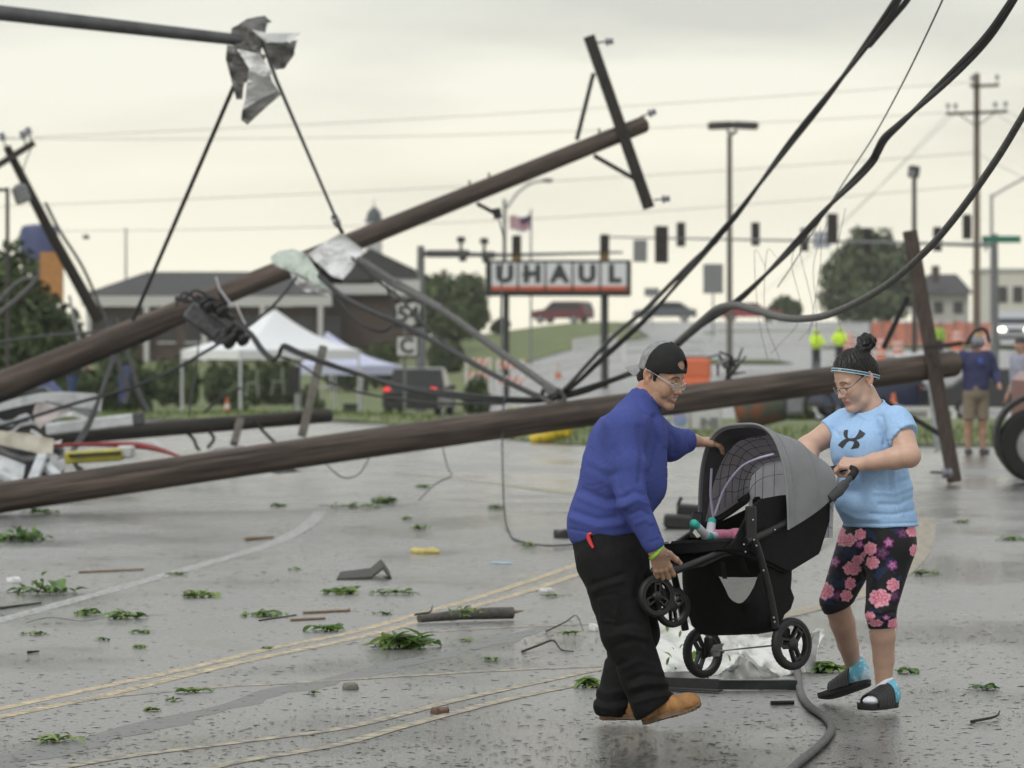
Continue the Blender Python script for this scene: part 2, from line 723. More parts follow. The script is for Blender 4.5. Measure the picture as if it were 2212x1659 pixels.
M_ASPH = asphalt('wet_asphalt', (.130, .127, .120), .08, .32)
M_FAR = asphalt('far_asphalt', (.21, .21, .205), .25, .5)
M_GRASS = mat('verge_grass', (.070, .098, .032), .85, col2=(.155, .180, .062), scale=.9, bump=.4, bscale=9, bdist=.1)
M_SOIL = mat('field', (.05, .075, .025), .9, col2=(.12, .13, .05), scale=.25, bump=.3, bscale=4, bdist=.1)

ys = np.concatenate([np.linspace(2, 66, 14), np.linspace(68, 345, 120), np.linspace(360, 1000, 24), np.linspace(1100, 6000, 14)])
xs = np.concatenate([np.linspace(-3000, -90, 8), np.linspace(-80, 80, 81), np.linspace(90, 3000, 8)])
def zground(X, Y):
  base = zt(X, Y)
  inroad = Y < road_end(X) + .1
  verge = (1 - sm(0, 1.2, np.abs(Y - road_end(X) - 1.4))) * .0
  return np.where(inroad, -.06, base + .05 * sm(0, 2.5, Y - road_end(X)) + verge - .01)
sheet_grid('ground', xs, ys, zground, M_SOIL)
# wet main road: flat up to the verge
def road_xy(X, Y):
  return X, 3 + (Y - 3) * (road_end(X) - 3) / 85.0
sheet_grid('road', np.linspace(-70, 70, 71), np.linspace(3, 88, 30), lambda X, Y: X * 0, M_ASPH, xfn=road_xy)
# grass verge behind the road
def verge_xy(X, Y):
  return X, road_end(X) + Y
sheet_grid('grass_verge', np.linspace(-70, 70, 141), np.linspace(0, 24, 25),
           lambda X, Y: zt(X, Y) + .07 * sm(0, 1.5, Y - road_end(X)) + .02, M_GRASS, xfn=verge_xy)
# road climbing the hill on the far side
def far_xy(X, Y):
  return far_left(Y) + X * (1 + (Y - 95) * .002), Y
sheet_grid('hill_road', np.linspace(0, 62, 32), np.linspace(93, 335, 90), lambda X, Y: zt(X, Y) + .13, M_FAR, xfn=far_xy)
# mown bank on the left below the embankment road
def bank_xy(X, Y):
  return X - 1.5, Y
sheet_grid('grass_bank', np.linspace(-45, 0, 30), np.linspace(112, 322, 70), lambda X, Y: zt(X, Y) + .12, M_GRASS, xfn=lambda X, Y: (X + far_left(Y) - .6, Y))
sheet_grid('embankment_road', np.linspace(-60, 9.5, 40), np.linspace(323.5, 336, 5), lambda X, Y: zt(X, Y) + .14, M_FAR)
# grass median on the hill road
for (xa, xb, ya, yb) in ((7.5, 13, 196, 200), (16, 30, 226, 230), (12, 22, 266, 270)):
  sheet_grid('grass_median', np.linspace(xa, xb, 8), np.linspace(ya, yb, 6), lambda X, Y: zt(X, Y) + .26 * np.minimum(1, np.minimum((X - xa), (xb - X)) + .3).clip(0.5, 1), M_GRASS)

# --- painted lines: polylines of sheet points laid on the road
M_WHITE = mat('worn_white_paint', (.10, .10, .10), .42, col2=(.46, .46, .44), scale=22, lo=.42, hi=.60, bump=.4, bscale=40)
M_YEL = mat('worn_yellow_paint', (.10, .09, .07), .42, col2=(.56, .43, .23), scale=14, lo=.36, hi=.62, bump=.4, bscale=40)
M_YEL2 = mat('faded_yellow_paint', (.09, .085, .07), .42, col2=(.48, .39, .24), scale=14, lo=.40, hi=.66, bump=.4, bscale=40)
LINES = [
  ('white', .13, [(-60, 1357), (0, 1340), (100, 1313), (210, 1283), (330, 1250), (440, 1219), (540, 1190), (610, 1165), (655, 1140), (680, 1120), (693, 1104)]),
  ('yellow', .082, [(-60, 1545), (0, 1531), (205, 1487), (410, 1443), (581, 1402), (756, 1367), (853, 1341), (1024, 1293), (1140, 1256), (1243, 1221), (1310, 1196)]),
  ('yellow', .082, [(-60, 1562), (0, 1549), (239, 1499), (513, 1432), (756, 1381), (880, 1350), (1024, 1310), (1140, 1277), (1229, 1247), (1320, 1214)]),
  ('faded', .075, [(150, 1517), (239, 1505), (360, 1494), (478, 1484), (648, 1475), (853, 1462), (1058, 1450), (1290, 1440), (1500, 1432)]),
  ('faded', .07, [(800, 1376), (887, 1368), (1092, 1356), (1280, 1348), (1460, 1340)]),
  ('faded', .07, [(60, 1672), (240, 1640), (376, 1621), (560, 1598), (756, 1570), (990, 1512), (1195, 1467), (1290, 1447), (1400, 1424)]),
  ('faded', .07, [(420, 1668), (520, 1645), (649, 1624), (756, 1603), (870, 1570), (1092, 1512), (1263, 1477), (1400, 1450)]),
  ('faded', .15, [(1560, 1362), (1650, 1340), (1745, 1318), (1850, 1288), (1930, 1250), (1980, 1205), (2000, 1160), (2002, 1120)]),
  ('faded', .14, [(860, 1020), (960, 1032), (1080, 1046), (1180, 1060), (1240, 1068)]),
  ('white', .10, [(1180, 1108), (1260, 1104), (1340, 1100)]),
]
for i, (kind, wd, pts) in enumerate(LINES):
  c = catmull([G(x, y) for x, y in pts], 10)
  mb = MB()
  vs = []
  for k, p in enumerate(c):
    d = (c[min(k + 1, len(c) - 1)] - c[max(k - 1, 0)]).normalized()
    nrm = Vector((-d.y, d.x, 0))
    j = wd / 2 * (1 + .03 * math.sin(k * 1.7 + i))
    vs += [p + nrm * j + Vector((0, 0, .0010 + .0002 * i)), p - nrm * j + Vector((0, 0, .0010 + .0002 * i))]
  mb.add(vs, [(2 * k, 2 * k + 2, 2 * k + 3, 2 * k + 1) for k in range(len(c) - 1)])
  # face upwards
  o = mb.build('painted_line', {'white': M_WHITE, 'yellow': M_YEL, 'faded': M_YEL2}[kind], origin=(0, 0, 0), auto=0)
  o['kind'] = 'structure'
# tar seam where the old and the new asphalt meet
M_TAR = mat('tar_seam', (.045, .045, .045), .34, col2=(.085, .085, .083), scale=6, bump=.3, bscale=50, rvar=.15)
for pts, wd in (([(-40, 1668), (60, 1640), (250, 1590), (420, 1545), (560, 1505), (680, 1480), (800, 1452), (930, 1420), (1060, 1388), (1180, 1355)], .26),):
  c = catmull([G(x, y) for x, y in pts], 14)
  vs = []
  for k, p in enumerate(c):
    d = (c[min(k + 1, len(c) - 1)] - c[max(k - 1, 0)]).normalized()
    nrm = Vector((-d.y, d.x, 0))
    j = wd * (.55 + .35 * math.sin(k * .16) * math.sin(k * .07 + 1)) * (1 - k / len(c) * .6)
    jj = wd * (.3 + .1 * math.sin(k * .4) + .06 * math.sin(k * .9))
    vs += [p + nrm * j + Vector((0, 0, .0007)), p - nrm * jj + Vector((0, 0, .0007))]
  mb = MB()
  mb.add(vs, [(2 * k, 2 * k + 2, 2 * k + 3, 2 * k + 1) for k in range(len(c) - 1)])
  mb.build('tar_seam', M_TAR, origin=(0, 0, 0), auto=0)['kind'] = 'structure'
# ------------------------------------------------------------------ people
M_SKIN_A = mat('warm_skin', (.4, .24, .16), .48, attr='Col', var=.10, scale=55, bump=.06, bscale=260, bdist=.002, sss=.06)
M_SKIN_B = mat('fair_skin', (.5, .33, .25), .5, attr='Col', var=.05, scale=30, bump=.05, bscale=260, bdist=.002, sss=.06)
M_BLACKHAIR = mat('black_hair', (.0035, .003, .003), .38, var=.5, scale=90, bump=.5, bscale=170, bdist=.003, spec=.35)
M_GLASS = mat('spectacle_lens', (.9, .93, .95), .03, alpha=.22, var=.02, spec=.8)

class Head:
  "head modelled round the point between the ears: x forward, y left, z up"
  def __init__(s, origin, yaw, pitch, roll=0.0, scale=1.0, male=True):
    s.sc = scale
    R = Matrix.Rotation(yaw, 3, 'Z') @ Matrix.Rotation(pitch, 3, 'Y') @ Matrix.Rotation(roll, 3, 'X')
    s.R = np.array(R)
    s.o = A3(origin)
    s.male = male
  def to_local(s, p):
    return ((np.asarray(p, float) - s.o) @ s.R) / s.sc
  def to_world(s, q):
    return (np.asarray(q, float) * s.sc) @ s.R.T + s.o
  def W(s, x, y, z):
    return Vector(s.to_world(A3([[x, y, z]]))[0])
  def cran(s, q):
    return ell(q, (-.006, 0, .042), (.099, .0775, .094))
  def base(s, q):
    m = s.male
    d = s.cran(q)
    d = smin(d, ell(q, (.034, 0, -.030), (.060, .060, .086)), .03)
    a = np.stack([q[:, 0], np.abs(q[:, 1]), q[:, 2]], 1)
    wj = .056 if m else .050
    d = smin(d, cone(a, (-.006, wj, -.040), (.030, wj - .006, -.088), .021, .018), .025)
    d = smin(d, cone(a, (.030, wj - .006, -.088), (.078, .008, -.107), .018, .017), .022)
    d = smin(d, ell(q, (.079, 0, -.106), (.019, .024, .018)), .015)
    # cheeks, fuller in both faces
    d = smin(d, ell(a, (.058, .040, -.032), (.032, .026, .036)), .02)
    # brow
    d = smin(d, cone(a, (.083, .010, .022), (.072, .046, .022), .010, .010), .014)
    # eye hollows and lids
    d = smax(d, -ell(a, (.103, .033, .003), (.020, .021, .014)), .012)
    d = smin(d, ell(a, (.0725, .0325, .002), (.0165, .0175, .0145)), .005)
    # nose
    d = smin(d, cone(q, (.090, 0, .012), (.108, 0, -.032), .0065, .0095), .010)
    d = smin(d, ell(q, (.108, 0, -.036), (.012, .0115, .010)), .006)
    d = smin(d, ell(a, (.098, .0125, -.040), (.010, .0075, .008)), .005)
    d = smax(d, -ell(a, (.1035, .0075, -.0475), (.005, .0035, .004)), .003)
    # mouth
    d = smin(d, ell(q, (.083, 0, -.068), (.018, .030, .020)), .012)
    if m:
      d = smin(d, cone(a, (.100, .0, -.0615), (.082, .030, -.060), .0052, .0035), .005)
      d = smin(d, cone(a, (.097, .0, -.0800), (.082, .026, -.066), .0068, .0030), .005)
      d = smax(d, -ell(q, (.101, 0, -.0695), (.013, .0235, .0048)), .003)
      d = smin(d, ell(a, (.070, .046, -.048), (.016, .012, .02)), .012)
    else:
      d = smin(d, cone(a, (.0985, .0, -.0640), (.084, .021, -.0690), .0052, .0030), .004)
      d = smin(d, cone(a, (.0965, .0, -.0750), (.084, .020, -.0700), .0064, .0030), .004)
      d = smax(d, -ell(q, (.103, 0, -.0693), (.007, .024, .0014)), .002)
      d = smin(d, ell(q, (.035, 0, -.112), (.048, .042, .024)), .02)   # soft under the chin
    # ears
    Re = np.array(Matrix.Rotation(math.radians(-14), 3, 'Y') @ Matrix.Rotation(math.radians(-18), 3, 'Z'))
    e = ell(a, (-.022, .0785, .000), (.0185, .0085, .032), Re)
    e = smax(e, -ell(a, (-.018, .0865, .004), (.0105, .0065, .021), Re), .004)
    e = smin(e, ell(a, (-.013, .0780, -.028), (.0095, .006, .010)), .008)
    e = smin(e, ell(a, (-.008, .0775, -.004), (.006, .006, .008)), .004)
    return smin(d, e, .006)
  def colours(s, q, skin, lip, brow, hair, teeth=False):
    c = np.tile(A3(skin), (len(q), 1))
    a = np.abs(q[:, 1])
    def blend(wgt, col):
      nonlocal c
      wgt = np.clip(wgt, 0, 1)[:, None]
      c = c * (1 - wgt) + A3(col) * wgt
    blush = np.exp(-(((q[:, 0] - .075) / .03) ** 2 + ((a - .040) / .02) ** 2 + ((q[:, 2] + .035) / .02) ** 2)) * .30
    blend(blush, A3(skin) * (1.05, .74, .70))
    nose = np.exp(-(((q[:, 0] - .110) / .016) ** 2 + (a / .014) ** 2 + ((q[:, 2] + .036) / .014) ** 2)) * .35
    blend(nose, A3(skin) * (1.02, .72, .66))
    ear = (a > .074) * 1.0
    blend(ear * .35, A3(skin) * (1.05, .70, .62))
    inl = np.clip(1.25 - np.sqrt(((a) / .028) ** 2 + ((q[:, 2] + .070) / (.0155 if s.male else .0115)) ** 2), 0, 1) * (q[:, 0] > .078)
    blend(np.clip(inl * 3, 0, 1) * .85, lip)
    # brows: an arched stroke
    bz = .0235 + .004 * np.sin(np.clip((a - .012) / .036, 0, 1) * PI) - .004 * np.clip((a - .03) / .02, 0, 1)
    bw = np.clip(1.4 - np.abs(q[:, 2] - bz) / .0042, 0, 1) * ((a > .011) & (a < .051)) * (q[:, 0] > .04)
    blend(bw * .85, brow)
    # lash line and lid fold of downcast eyes
    lz = -.0065 + .0035 * ((a - .0325) / .016) ** 2
    lw = np.clip(1.5 - np.abs(q[:, 2] - lz) / .0018, 0, 1) * (np.abs(a - .0325) < .0165) * (q[:, 0] > .06)
    blend(lw * .92, (.012, .009, .008))
    fz = .0105 - .004 * ((a - .0325) / .016) ** 2
    fw = np.clip(1.3 - np.abs(q[:, 2] - fz) / .0016, 0, 1) * (np.abs(a - .0325) < .016) * (q[:, 0] > .06)
    blend(fw * .45, A3(skin) * .35)
    if teeth:
      tw = np.clip(1.6 - np.sqrt((a / .0215) ** 2 + ((q[:, 2] + .0680) / .0046) ** 2) * 1.15, 0, 1) * (q[:, 0] > .078) * (q[:, 0] < .0985)
      blend(np.clip(tw * 3, 0, 1), (.62, .60, .55))
      tw = np.clip(1 - np.abs(np.sqrt((a / .0255) ** 2 + ((q[:, 2] + .0700) / .0062) ** 2) - 1) * 4, 0, 1) * (q[:, 0] > .07) * (q[:, 0] < .0955)
      blend(tw * .6, (.05, .015, .012))
    else:
      mw = np.clip(1.5 - np.abs(q[:, 2] + .0693) / .0014, 0, 1) * (a < .023) * (q[:, 0] > .08)
      blend(mw * .85, A3(lip) * .25)
    nw = np.clip(1.4 - np.sqrt(((q[:, 0] - .1035) / .0055) ** 2 + ((a - .0075) / .0042) ** 2 + ((q[:, 2] + .0465) / .004) ** 2), 0, 1)
    blend(nw * .8, A3(skin) * .15)
    ev = np.clip(1.2 - np.sqrt(((q[:, 0] + .017) / .0105) ** 2 + ((q[:, 2] - .004) / .019) ** 2), 0, 1) * (a > .0745) * (a < .0835)
    blend(ev * .55, A3(skin) * (.5, .35, .3))
    return c

def hand_sdf(Mx, curls, thumb, spread=.06, scale=1.0):
  "returns a distance function; Mx maps hand space (x along the fingers, y to the thumb, z back of the hand) to world"
  Mi = np.array(Mx.inverted())
  ky = [.030, .010, -.010, -.028]
  kx = [.086, .090, .086, .078]
  lens = [(.042, .026, .021), (.046, .029, .022), (.042, .027, .021), (.033, .021, .019)]
  rad = [.0098, .0100, .0095, .0084]
  segs = []
  for i in range(4):
    p = np.array([kx[i], ky[i], 0.0])
    ang = 0.0
    yw = spread * (ky[i] / .03)
    ch = [p]
    for j in range(3):
      ang += curls[i][j]
      p = p + lens[i][j] * np.array([math.cos(ang) * math.cos(yw), math.sin(yw) * math.cos(ang), -math.sin(ang)])
      ch.append(p)
    segs.append(ch)
  def f(p):
    q = ((p @ Mi[:3, :3].T) + Mi[:3, 3]) / scale
    d = None
    for i in range(4):
      c = cone(q, (0, ky[i] * .55, -.002), (kx[i], ky[i], -.003), .0165, .0120)
      d = c if d is None else smin(d, c, .012)
    d = smin(d, cone(q, (.012, .020, -.010), thumb[0], .020, .0150), .016)
    for i in range(4):
      ch = segs[i]
      r = rad[i]
      c = chain(q, ch, [r * 1.06, r, r * .93, r * .80], .004)
      c = smin(c, ell(q, ch[0] + A3((0, 0, .002)), (.0115, .0100, .0105)), .005)
      d = smin(d, c, .0045)
    c = chain(q, thumb, [.0145, .0118, .0088], .006)
    return smin(d, c, .006) * scale
  def colour(V, col):
    "nails and knuckles"
    q = ((V @ Mi[:3, :3].T) + Mi[:3, 3]) / scale
    c = col.copy()
    for i in range(4):
      t0, t1 = segs[i][2], segs[i][3]
      dirn = (t1 - t0) / np.linalg.norm(t1 - t0)
      bk = np.array([-dirn[2] * -1, 0, dirn[0]])
      nl = t1 - dirn * .002 + bk * rad[i] * .8
      wgt = np.clip(1.5 - np.linalg.norm((q - nl) / A3((.0075, .006, .0075)), axis=1), 0, 1)[:, None]
      c = c * (1 - .5 * wgt) + A3((.62, .42, .36)) * .5 * wgt
      for kx_ in segs[i][:3]:
        wgt = np.exp(-(np.linalg.norm(q - kx_ - A3((0, 0, .008)), axis=1) / .008) ** 2)[:, None] * .28
        c = c * (1 - wgt) + c * A3((1.02, .70, .62)) * wgt
      if i < 3:
        mid = (segs[i][0] + segs[i + 1][0]) / 2 + A3((.016, 0, .004))
        wgt = np.exp(-(np.linalg.norm(q - mid, axis=1) / .008) ** 2)[:, None] * .45
        c = c * (1 - wgt) + c * .55 * wgt
    t1 = A3(thumb[2])
    wgt = np.clip(1.5 - np.linalg.norm((q - t1 - A3((0, .004, .006))) / .009, axis=1), 0, 1)[:, None]
    return c * (1 - .5 * wgt) + A3((.62, .42, .36)) * .5 * wgt
  return f, colour

def frame(o, x, z):
  "matrix with given x axis, z as close as possible to z"
  x = Vector(x).normalized()
  z = Vector(z)
  z = (z - x * z.dot(x)).normalized()
  y = z.cross(x)
  m = Matrix((x, y, z)).transposed().to_4x4()
  m.translation = Vector(o)
  return m

def band(pts_outer, name, m, parent, width, thick, axis):
  "closed strap through a ring of points"
  n = len(pts_outer)
  c = sum(pts_outer, Vector()) / n
  ax = Vector(axis).normalized()
  vs = []
  for p in pts_outer:
    r = (p - c)
    r = (r - ax * r.dot(ax)).normalized()
    for du, dr in ((-.5, 0), (-.5, 1), (.5, 1), (.5, 0)):
      vs.append(p + ax * width * du + r * thick * dr)
  fs = []
  for i in range(n):
    j = (i + 1) % n
    for k in range(4):
      l = (k + 1) % 4
      fs.append((i * 4 + k, i * 4 + l, j * 4 + l, j * 4 + k))
  mb = MB()
  mb.add(vs, fs)
  return mb.build(name, m, parent)

def ring_on(fn, c, ax, n=40, rmax=.3, start=None):
  "points where rays from c, perpendicular to ax, leave fn"
  u, v, _ = basis(ax)
  out = []
  for i in range(n):
    t = 2 * PI * i / n
    d = u * math.cos(t) + v * math.sin(t)
    rr = np.linspace(0.0, rmax, 400)
    val = fn(A3(c)[None] + rr[:, None] * A3(d)[None])
    k = np.argmax(val > 0)
    out.append(Vector(c) + d * float(rr[k]))
  return out

def join(parts):
  "list of (V, F, colours) -> one mesh"
  V, Fq, C, o = [], [], [], 0
  for v, f, c in parts:
    V.append(v); Fq.append(f + o); C.append(c); o += len(v)
  return np.concatenate(V), np.concatenate(Fq), np.concatenate(C)

def spectacles(H, parent, col_m, lensw, lensh, zc, xf, name='glasses', half=True, tip=-.02, drop=.0):
  g = MB()
  lens = []
  for sgn in (-1, 1):
    lp, inner = [], []
    for i in range(22):
      t = 2 * PI * i / 22
      cx, cz = math.cos(t), math.sin(t)
      e = .62
      yy = sgn * (.0335 + lensw * (abs(cx) ** e) * (1 if cx > 0 else -1))
      zz = zc + lensh * (abs(cz) ** e) * (1 if cz > 0 else -1)
      xx = xf - .16 * max(0, (abs(yy) - .02)) - .10 * (zz - zc) * -1 - abs(yy) * .05
      lp.append(H.W(xx, yy, zz))
    if half:
      top = [lp[i] for i in range(0, 12)]
      g.tube(top, .0016, 6)
      g.tube(lp[11:] + [lp[0]], .0006, 6)
    else:
      g.tube(lp + [lp[0]], .0014, 6)
    lens.append(lp)
    yo = sgn * (.0335 + lensw)
    hinge = H.W(xf - .16 * (abs(yo) - .02) - abs(yo) * .05, yo, zc + lensh * .45)
    g.tube(catmull([hinge, H.W(.062, sgn * .0745, zc + lensh * .5 + drop * .35), H.W(.010, sgn * .0815, zc + lensh * .5 + drop * .85), H.W(-.018, sgn * .085, zc + lensh * .5 + drop), H.W(-.036, sgn * .083, zc + lensh * .2 + drop)], 5), .0024, 6)
  g.tube(catmull([H.W(xf, -.0135, zc + lensh * .35), H.W(xf + .004, 0, zc + lensh * .55), H.W(xf, .0135, zc + lensh * .35)], 4), .0013, 6)
  o = g.build(name, col_m, parent)
  for lp in lens:
    lz = MB()
    lz.add([sum(lp, Vector()) / len(lp)] + lp, [(0, i + 1, (i + 1) % 22 + 1) for i in range(22)])
    lz.build('lens', M_GLASS, o)
  return o

def creases(V, f, s, amp, st=(1, 1, 1), wd=.07):
  "thin valley lines where cloth buckles"
  p = V * A3(st)
  n = vnoise(p + .08 * np.stack([vnoise(p, f * 1.3, s + 5)] * 3, 1), f, s)
  mask = np.clip(vnoise(V, f * .55, s + 9) * 1.6 + .35, 0, 1)
  return (-np.exp(-np.abs(n) / wd) + .45 * np.exp(-np.abs(np.abs(n) - wd * 2.2) / wd)) * amp * mask

# ================================================================== the man
YM = 18.7
def m(x, y, dy=0.0):
  return A3(P(x, y, YM + dy))
man = thing('person', 'person in blue sweatshirt, black cargo trousers and backwards cap lifting the front of the stroller', 'person', P(1390, 1568, YM))
SKIN_A = (.43, .262, .175)
HA = Head(P(1428, 812, YM), math.radians(-33), math.radians(20), 0, 1.03, True)
neck_a, neck_b = m(1405, 838, .0), m(1372, 905, .0)
def man_head(p):
  q = HA.to_local(p)
  d = HA.base(q) * HA.sc
  nk = cone(p, neck_a, neck_b, .058, .064)
  return smin(d, nk, .02)
V, Fq = sdf_mesh(man_head, HA.o - .17, HA.o + .16, .0021)
V = relax(V, Fq, 1, .35)
q = HA.to_local(V)
C = HA.colours(q, SKIN_A, (.36, .14, .115), (.03, .018, .013), (.01, .01, .01), teeth=True)
# close-cropped shade at nape and sideburn
parts = [(V, Fq, C)]

# arms
shR, elR, wrR = m(1348, 925, -.20), m(1364, 1078, -.27), m(1416, 1184, -.26)
shL, elL, wrL = m(1408, 935, .17), m(1446, 960, .28), m(1499, 952, .36)
hr_f, hr_c = hand_sdf(frame(m(1418, 1192, -.26), m(1432, 1230, -.22) - m(1418, 1192, -.26), (0.05, -1, .12)),
                      [(.12, .75, .7), (.16, .85, .75), (.20, .85, .8), (.22, .9, .8)], [(.040, .046, -.008), (.076, .066, -.012), (.104, .078, -.022)], .10, 1.08)
def fore_r(p):
  return smin(hr_f(p), cone(p, elR + (wrR - elR) * .55, m(1418, 1192, -.26), .036, .0265), .02)
V, Fq = sdf_mesh(fore_r, m(1384, 1140, -.36) - A3((0, 0, .26)), m(1490, 1140, -.02) , .0021)
C = hr_c(V, np.tile(A3(SKIN_A) * .98, (len(V), 1)))
tat = np.clip(1.2 - np.linalg.norm((V - m(1443, 1198, -.26))[:, [0, 2]] / A3((.022, .028)), axis=1), 0, 1) * (vnoise(V, 130, 3) > -.25)
C = C * (1 - .62 * tat[:, None]) + A3((.05, .05, .055)) * .62 * tat[:, None]
parts.append((V, Fq, C))
hl_f, hl_c = hand_sdf(frame(m(1500, 951, .36), (.88, .46, -.10), (-.05, -.42, .9)),
                      [(.20, .5, .45), (.18, .5, .45), (.18, .5, .45), (.15, .5, .4)], [(.045, .052, -.010), (.082, .066, -.028), (.112, .064, -.046)], .08)
def fore_l(p):
  return smin(hl_f(p), cone(p, m(1460, 955, .31), m(1502, 951, .36), .033, .026), .02)
V, Fq = sdf_mesh(fore_l, m(1452, 990, .18), m(1610, 900, .62), .0022)
parts.append((V, Fq, hl_c(V, np.tile(A3(SKIN_A), (len(V), 1)))))
# hidden trunk and legs so that the body is whole under the clothes
def man_core(p):
  d = chain(p, [m(1318, 1160), m(1360, 970), m(1376, 900)], [.12, .12, .06], .05)
  d = smin(d, chain(p, [m(1320, 1200, -.1), m(1350, 1362, -.13), m(1404, 1500, -.12)], [.085, .06, .045], .03), .04)
  d = smin(d, chain(p, [m(1330, 1200, .1), m(1378, 1365, .12), m(1338, 1510, .08)], [.085, .06, .045], .03), .04)
  d = smin(d, chain(p, [shR, elR, elR + (wrR - elR) * .6], [.05, .045, .038], .02), .04)
  return smin(d, chain(p, [shL, elL, m(1466, 955, .31)], [.05, .045, .036], .02), .04)
V, Fq = sdf_mesh(man_core, m(1200, 1530, -.42), m(1510, 860, .48), .018)
parts.append((V, Fq, np.tile(A3(SKIN_A), (len(V), 1))))
V, Fq, C = join(parts)
vmesh('body', V, Fq, M_SKIN_A, man, colors=C)

# hair under the cap
def man_hair(p):
  q = HA.to_local(p)
  d = smin(HA.cran(q), ell(q, (-.040, 0, -.020), (.062, .064, .062)), .03) - .0045
  a = np.abs(q[:, 1])
  lim = .030 + .45 * (q[:, 2] - .02)                     # hairline runs up and forward
  reg = np.maximum(q[:, 0] - lim, -.062 - q[:, 2] - (q[:, 0] + .05) * .55)
  reg = np.maximum(reg, q[:, 2] - .07)
  earcut = -(np.hypot(q[:, 0] + .016, q[:, 2] + .002) - .031)
  side = cone(np.stack([q[:, 0], a, q[:, 2]], 1), (.012, .073, .02), (.014, .071, -.012), .010, .006)
  return np.minimum(smax(np.maximum(d, earcut), reg, .004), np.maximum(side, -.02 - q[:, 2])) * HA.sc
V, Fq = sdf_mesh(man_hair, HA.o - .16, HA.o + .13, .0026)
V = V + vnormals(V, Fq) * (vnoise(V, 300, 5) * .0012)[:, None]
vmesh('hair', V, Fq, M_BLACKHAIR, man)

# cap, worn backwards
M_CAP = mat('cap_cloth', (.02, .02, .02), .8, attr='Col', var=.25, scale=40, bump=.25, bscale=420, bdist=.002)
M_GREY = mat('cap_grey', (.25, .25, .255), .82, var=.1, scale=60, bump=.25, bscale=420, bdist=.002)
def cap_out(q):
  d = ell(q, (-.004, 0, .040), (.1085, .0885, .112))
  return d
def man_cap(p):
  q = HA.to_local(p)
  d = np.maximum(cap_out(q), -cap_out(q) - .007)
  cut = plane(q, (-.083, 0, .005), (.245, 0, -1.0)) - .010 * np.clip(np.abs(q[:, 1]) / .09, 0, 1) * np.clip(q[:, 0] / .1 + .6, 0, 1)
  d = smax(d, cut, .003)
  d = np.maximum(d, -ell(q, (.100, -.006, .083), (.040, .034, .0195)))
  # low crown button
  d = np.minimum(d, ell(q, (-.004, 0, .153), (.008, .008, .004)))
  return d * HA.sc
V, Fq = sdf_mesh(man_cap, HA.o - .16, HA.o + .18, .0024)
q = HA.to_local(V)
grey = (q[:, 0] < .002 - .55 * np.abs(q[:, 1]))
C = np.where(grey[:, None], A3((.24, .24, .245)), A3((.0045, .0045, .005)))
seam = np.abs(np.abs(q[:, 1]) - .42 * np.abs(q[:, 0] + .004)) < .0016
V = V - vnormals(V, Fq) * (seam * .0014)[:, None] + vnormals(V, Fq) * (vnoise(V, 45, 8) * .0016)[:, None]
vmesh('cap', V, Fq, M_CAP, man, colors=C)
mb = MB()
pts, nu, nv = [], 9, 15
for lay in (0, 1):
  for i in range(nu):
    u = i / (nu - 1)
    for j in range(nv):
      v = -1 + 2 * j / (nv - 1)
      ang = v * 1.05
      rx = .098 + u * .072 * math.cos(v * 1.40) ** .6
      x = -.004 - rx * math.cos(ang * .82)
      y = (.080 - .004 * u) * math.sin(ang * .95)
      z = -.004 - .034 * u + .020 * math.cos(v * 1.4) * (1 - .3 * u) + (.004 if lay else 0)
      pts.append(HA.W(x, y, z))
k = nu * nv
fs = []
for i in range(nu - 1):
  for j in range(nv - 1):
    a = i * nv + j
    fs.append((a, a + 1, a + nv + 1, a + nv))
    fs.append((k + a, k + a + nv, k + a + nv + 1, k + a + 1))
edge = [i * nv for i in range(nu)] + [(nu - 1) * nv + j for j in range(1, nv)] + [i * nv + nv - 1 for i in range(nu - 2, -1, -1)]
for a, b in zip(edge[:-1], edge[1:]):
  fs.append((a, b, k + b, k + a))
mb.add(pts, fs)
mb.build('cap_brim', M_GREY, man)
M_SILVER = mat('silver_frame', (.55, .56, .58), .3, .9, var=.1)
spectacles(HA, man, M_SILVER, .0240, .0145, -.011, .107, half=False, drop=.022)

# sweatshirt
M_BLUE = mat('blue_fleece', (.060, .080, .275), .95, var=.07, scale=90, bump=.4, bscale=420, bdist=.003, spec=.2)
lat_m = A3((math.sin(math.radians(15)), math.cos(math.radians(15)), 0))
def sweat_body(p):
  d = scone(p, m(1313, 1132), m(1344, 1015), .180, .165, lat_m, 1.08)
  d = smin(d, scone(p, m(1344, 1015), m(1376, 925), .165, .105, lat_m, 1.38), .05)
  d = smin(d, ell(p, m(1330, 955), (.118, .20, .125)), .06)
  d = smin(d, cone(p, m(1376, 905), shR + A3((.0, .03, .0)), .078, .074), .06)
  d = smin(d, cone(p, m(1384, 915), shL, .075, .072), .05)
  d = smin(d, cone(p, m(1374, 898), m(1396, 858), .090, .072), .03)
  # chest panel falls towards the front
  d = smin(d, cone(p, m(1404, 945, 0), m(1390, 1050, 0), .075, .10), .05)
  hem = plane(p, m(1300, 1162), (.20, 0, -1))
  return smax(d, hem, .012)
def sleeve_r(p):
  d = chain(p, [shR, shR + (elR - shR) * .5, elR, wrR + (wrR - elR) * -.12], [.078, .076, .067, .048], .02)
  d = smin(d, cone(p, wrR + (wrR - elR) * -.16, wrR, .047, .042), .01)
  end = plane(p, wrR + (wrR - elR) * .03, wrR - elR)
  return smax(d, end, .006)
def sleeve_l(p):
  d = chain(p, [shL, elL, m(1480, 953, .335)], [.085, .072, .055], .03)
  d = smin(d, cone(p, m(1484, 953, .34), m(1497, 952, .36), .044, .042), .01)
  return smax(d, plane(p, m(1497, 952, .36), (1, .4, 0)), .006)
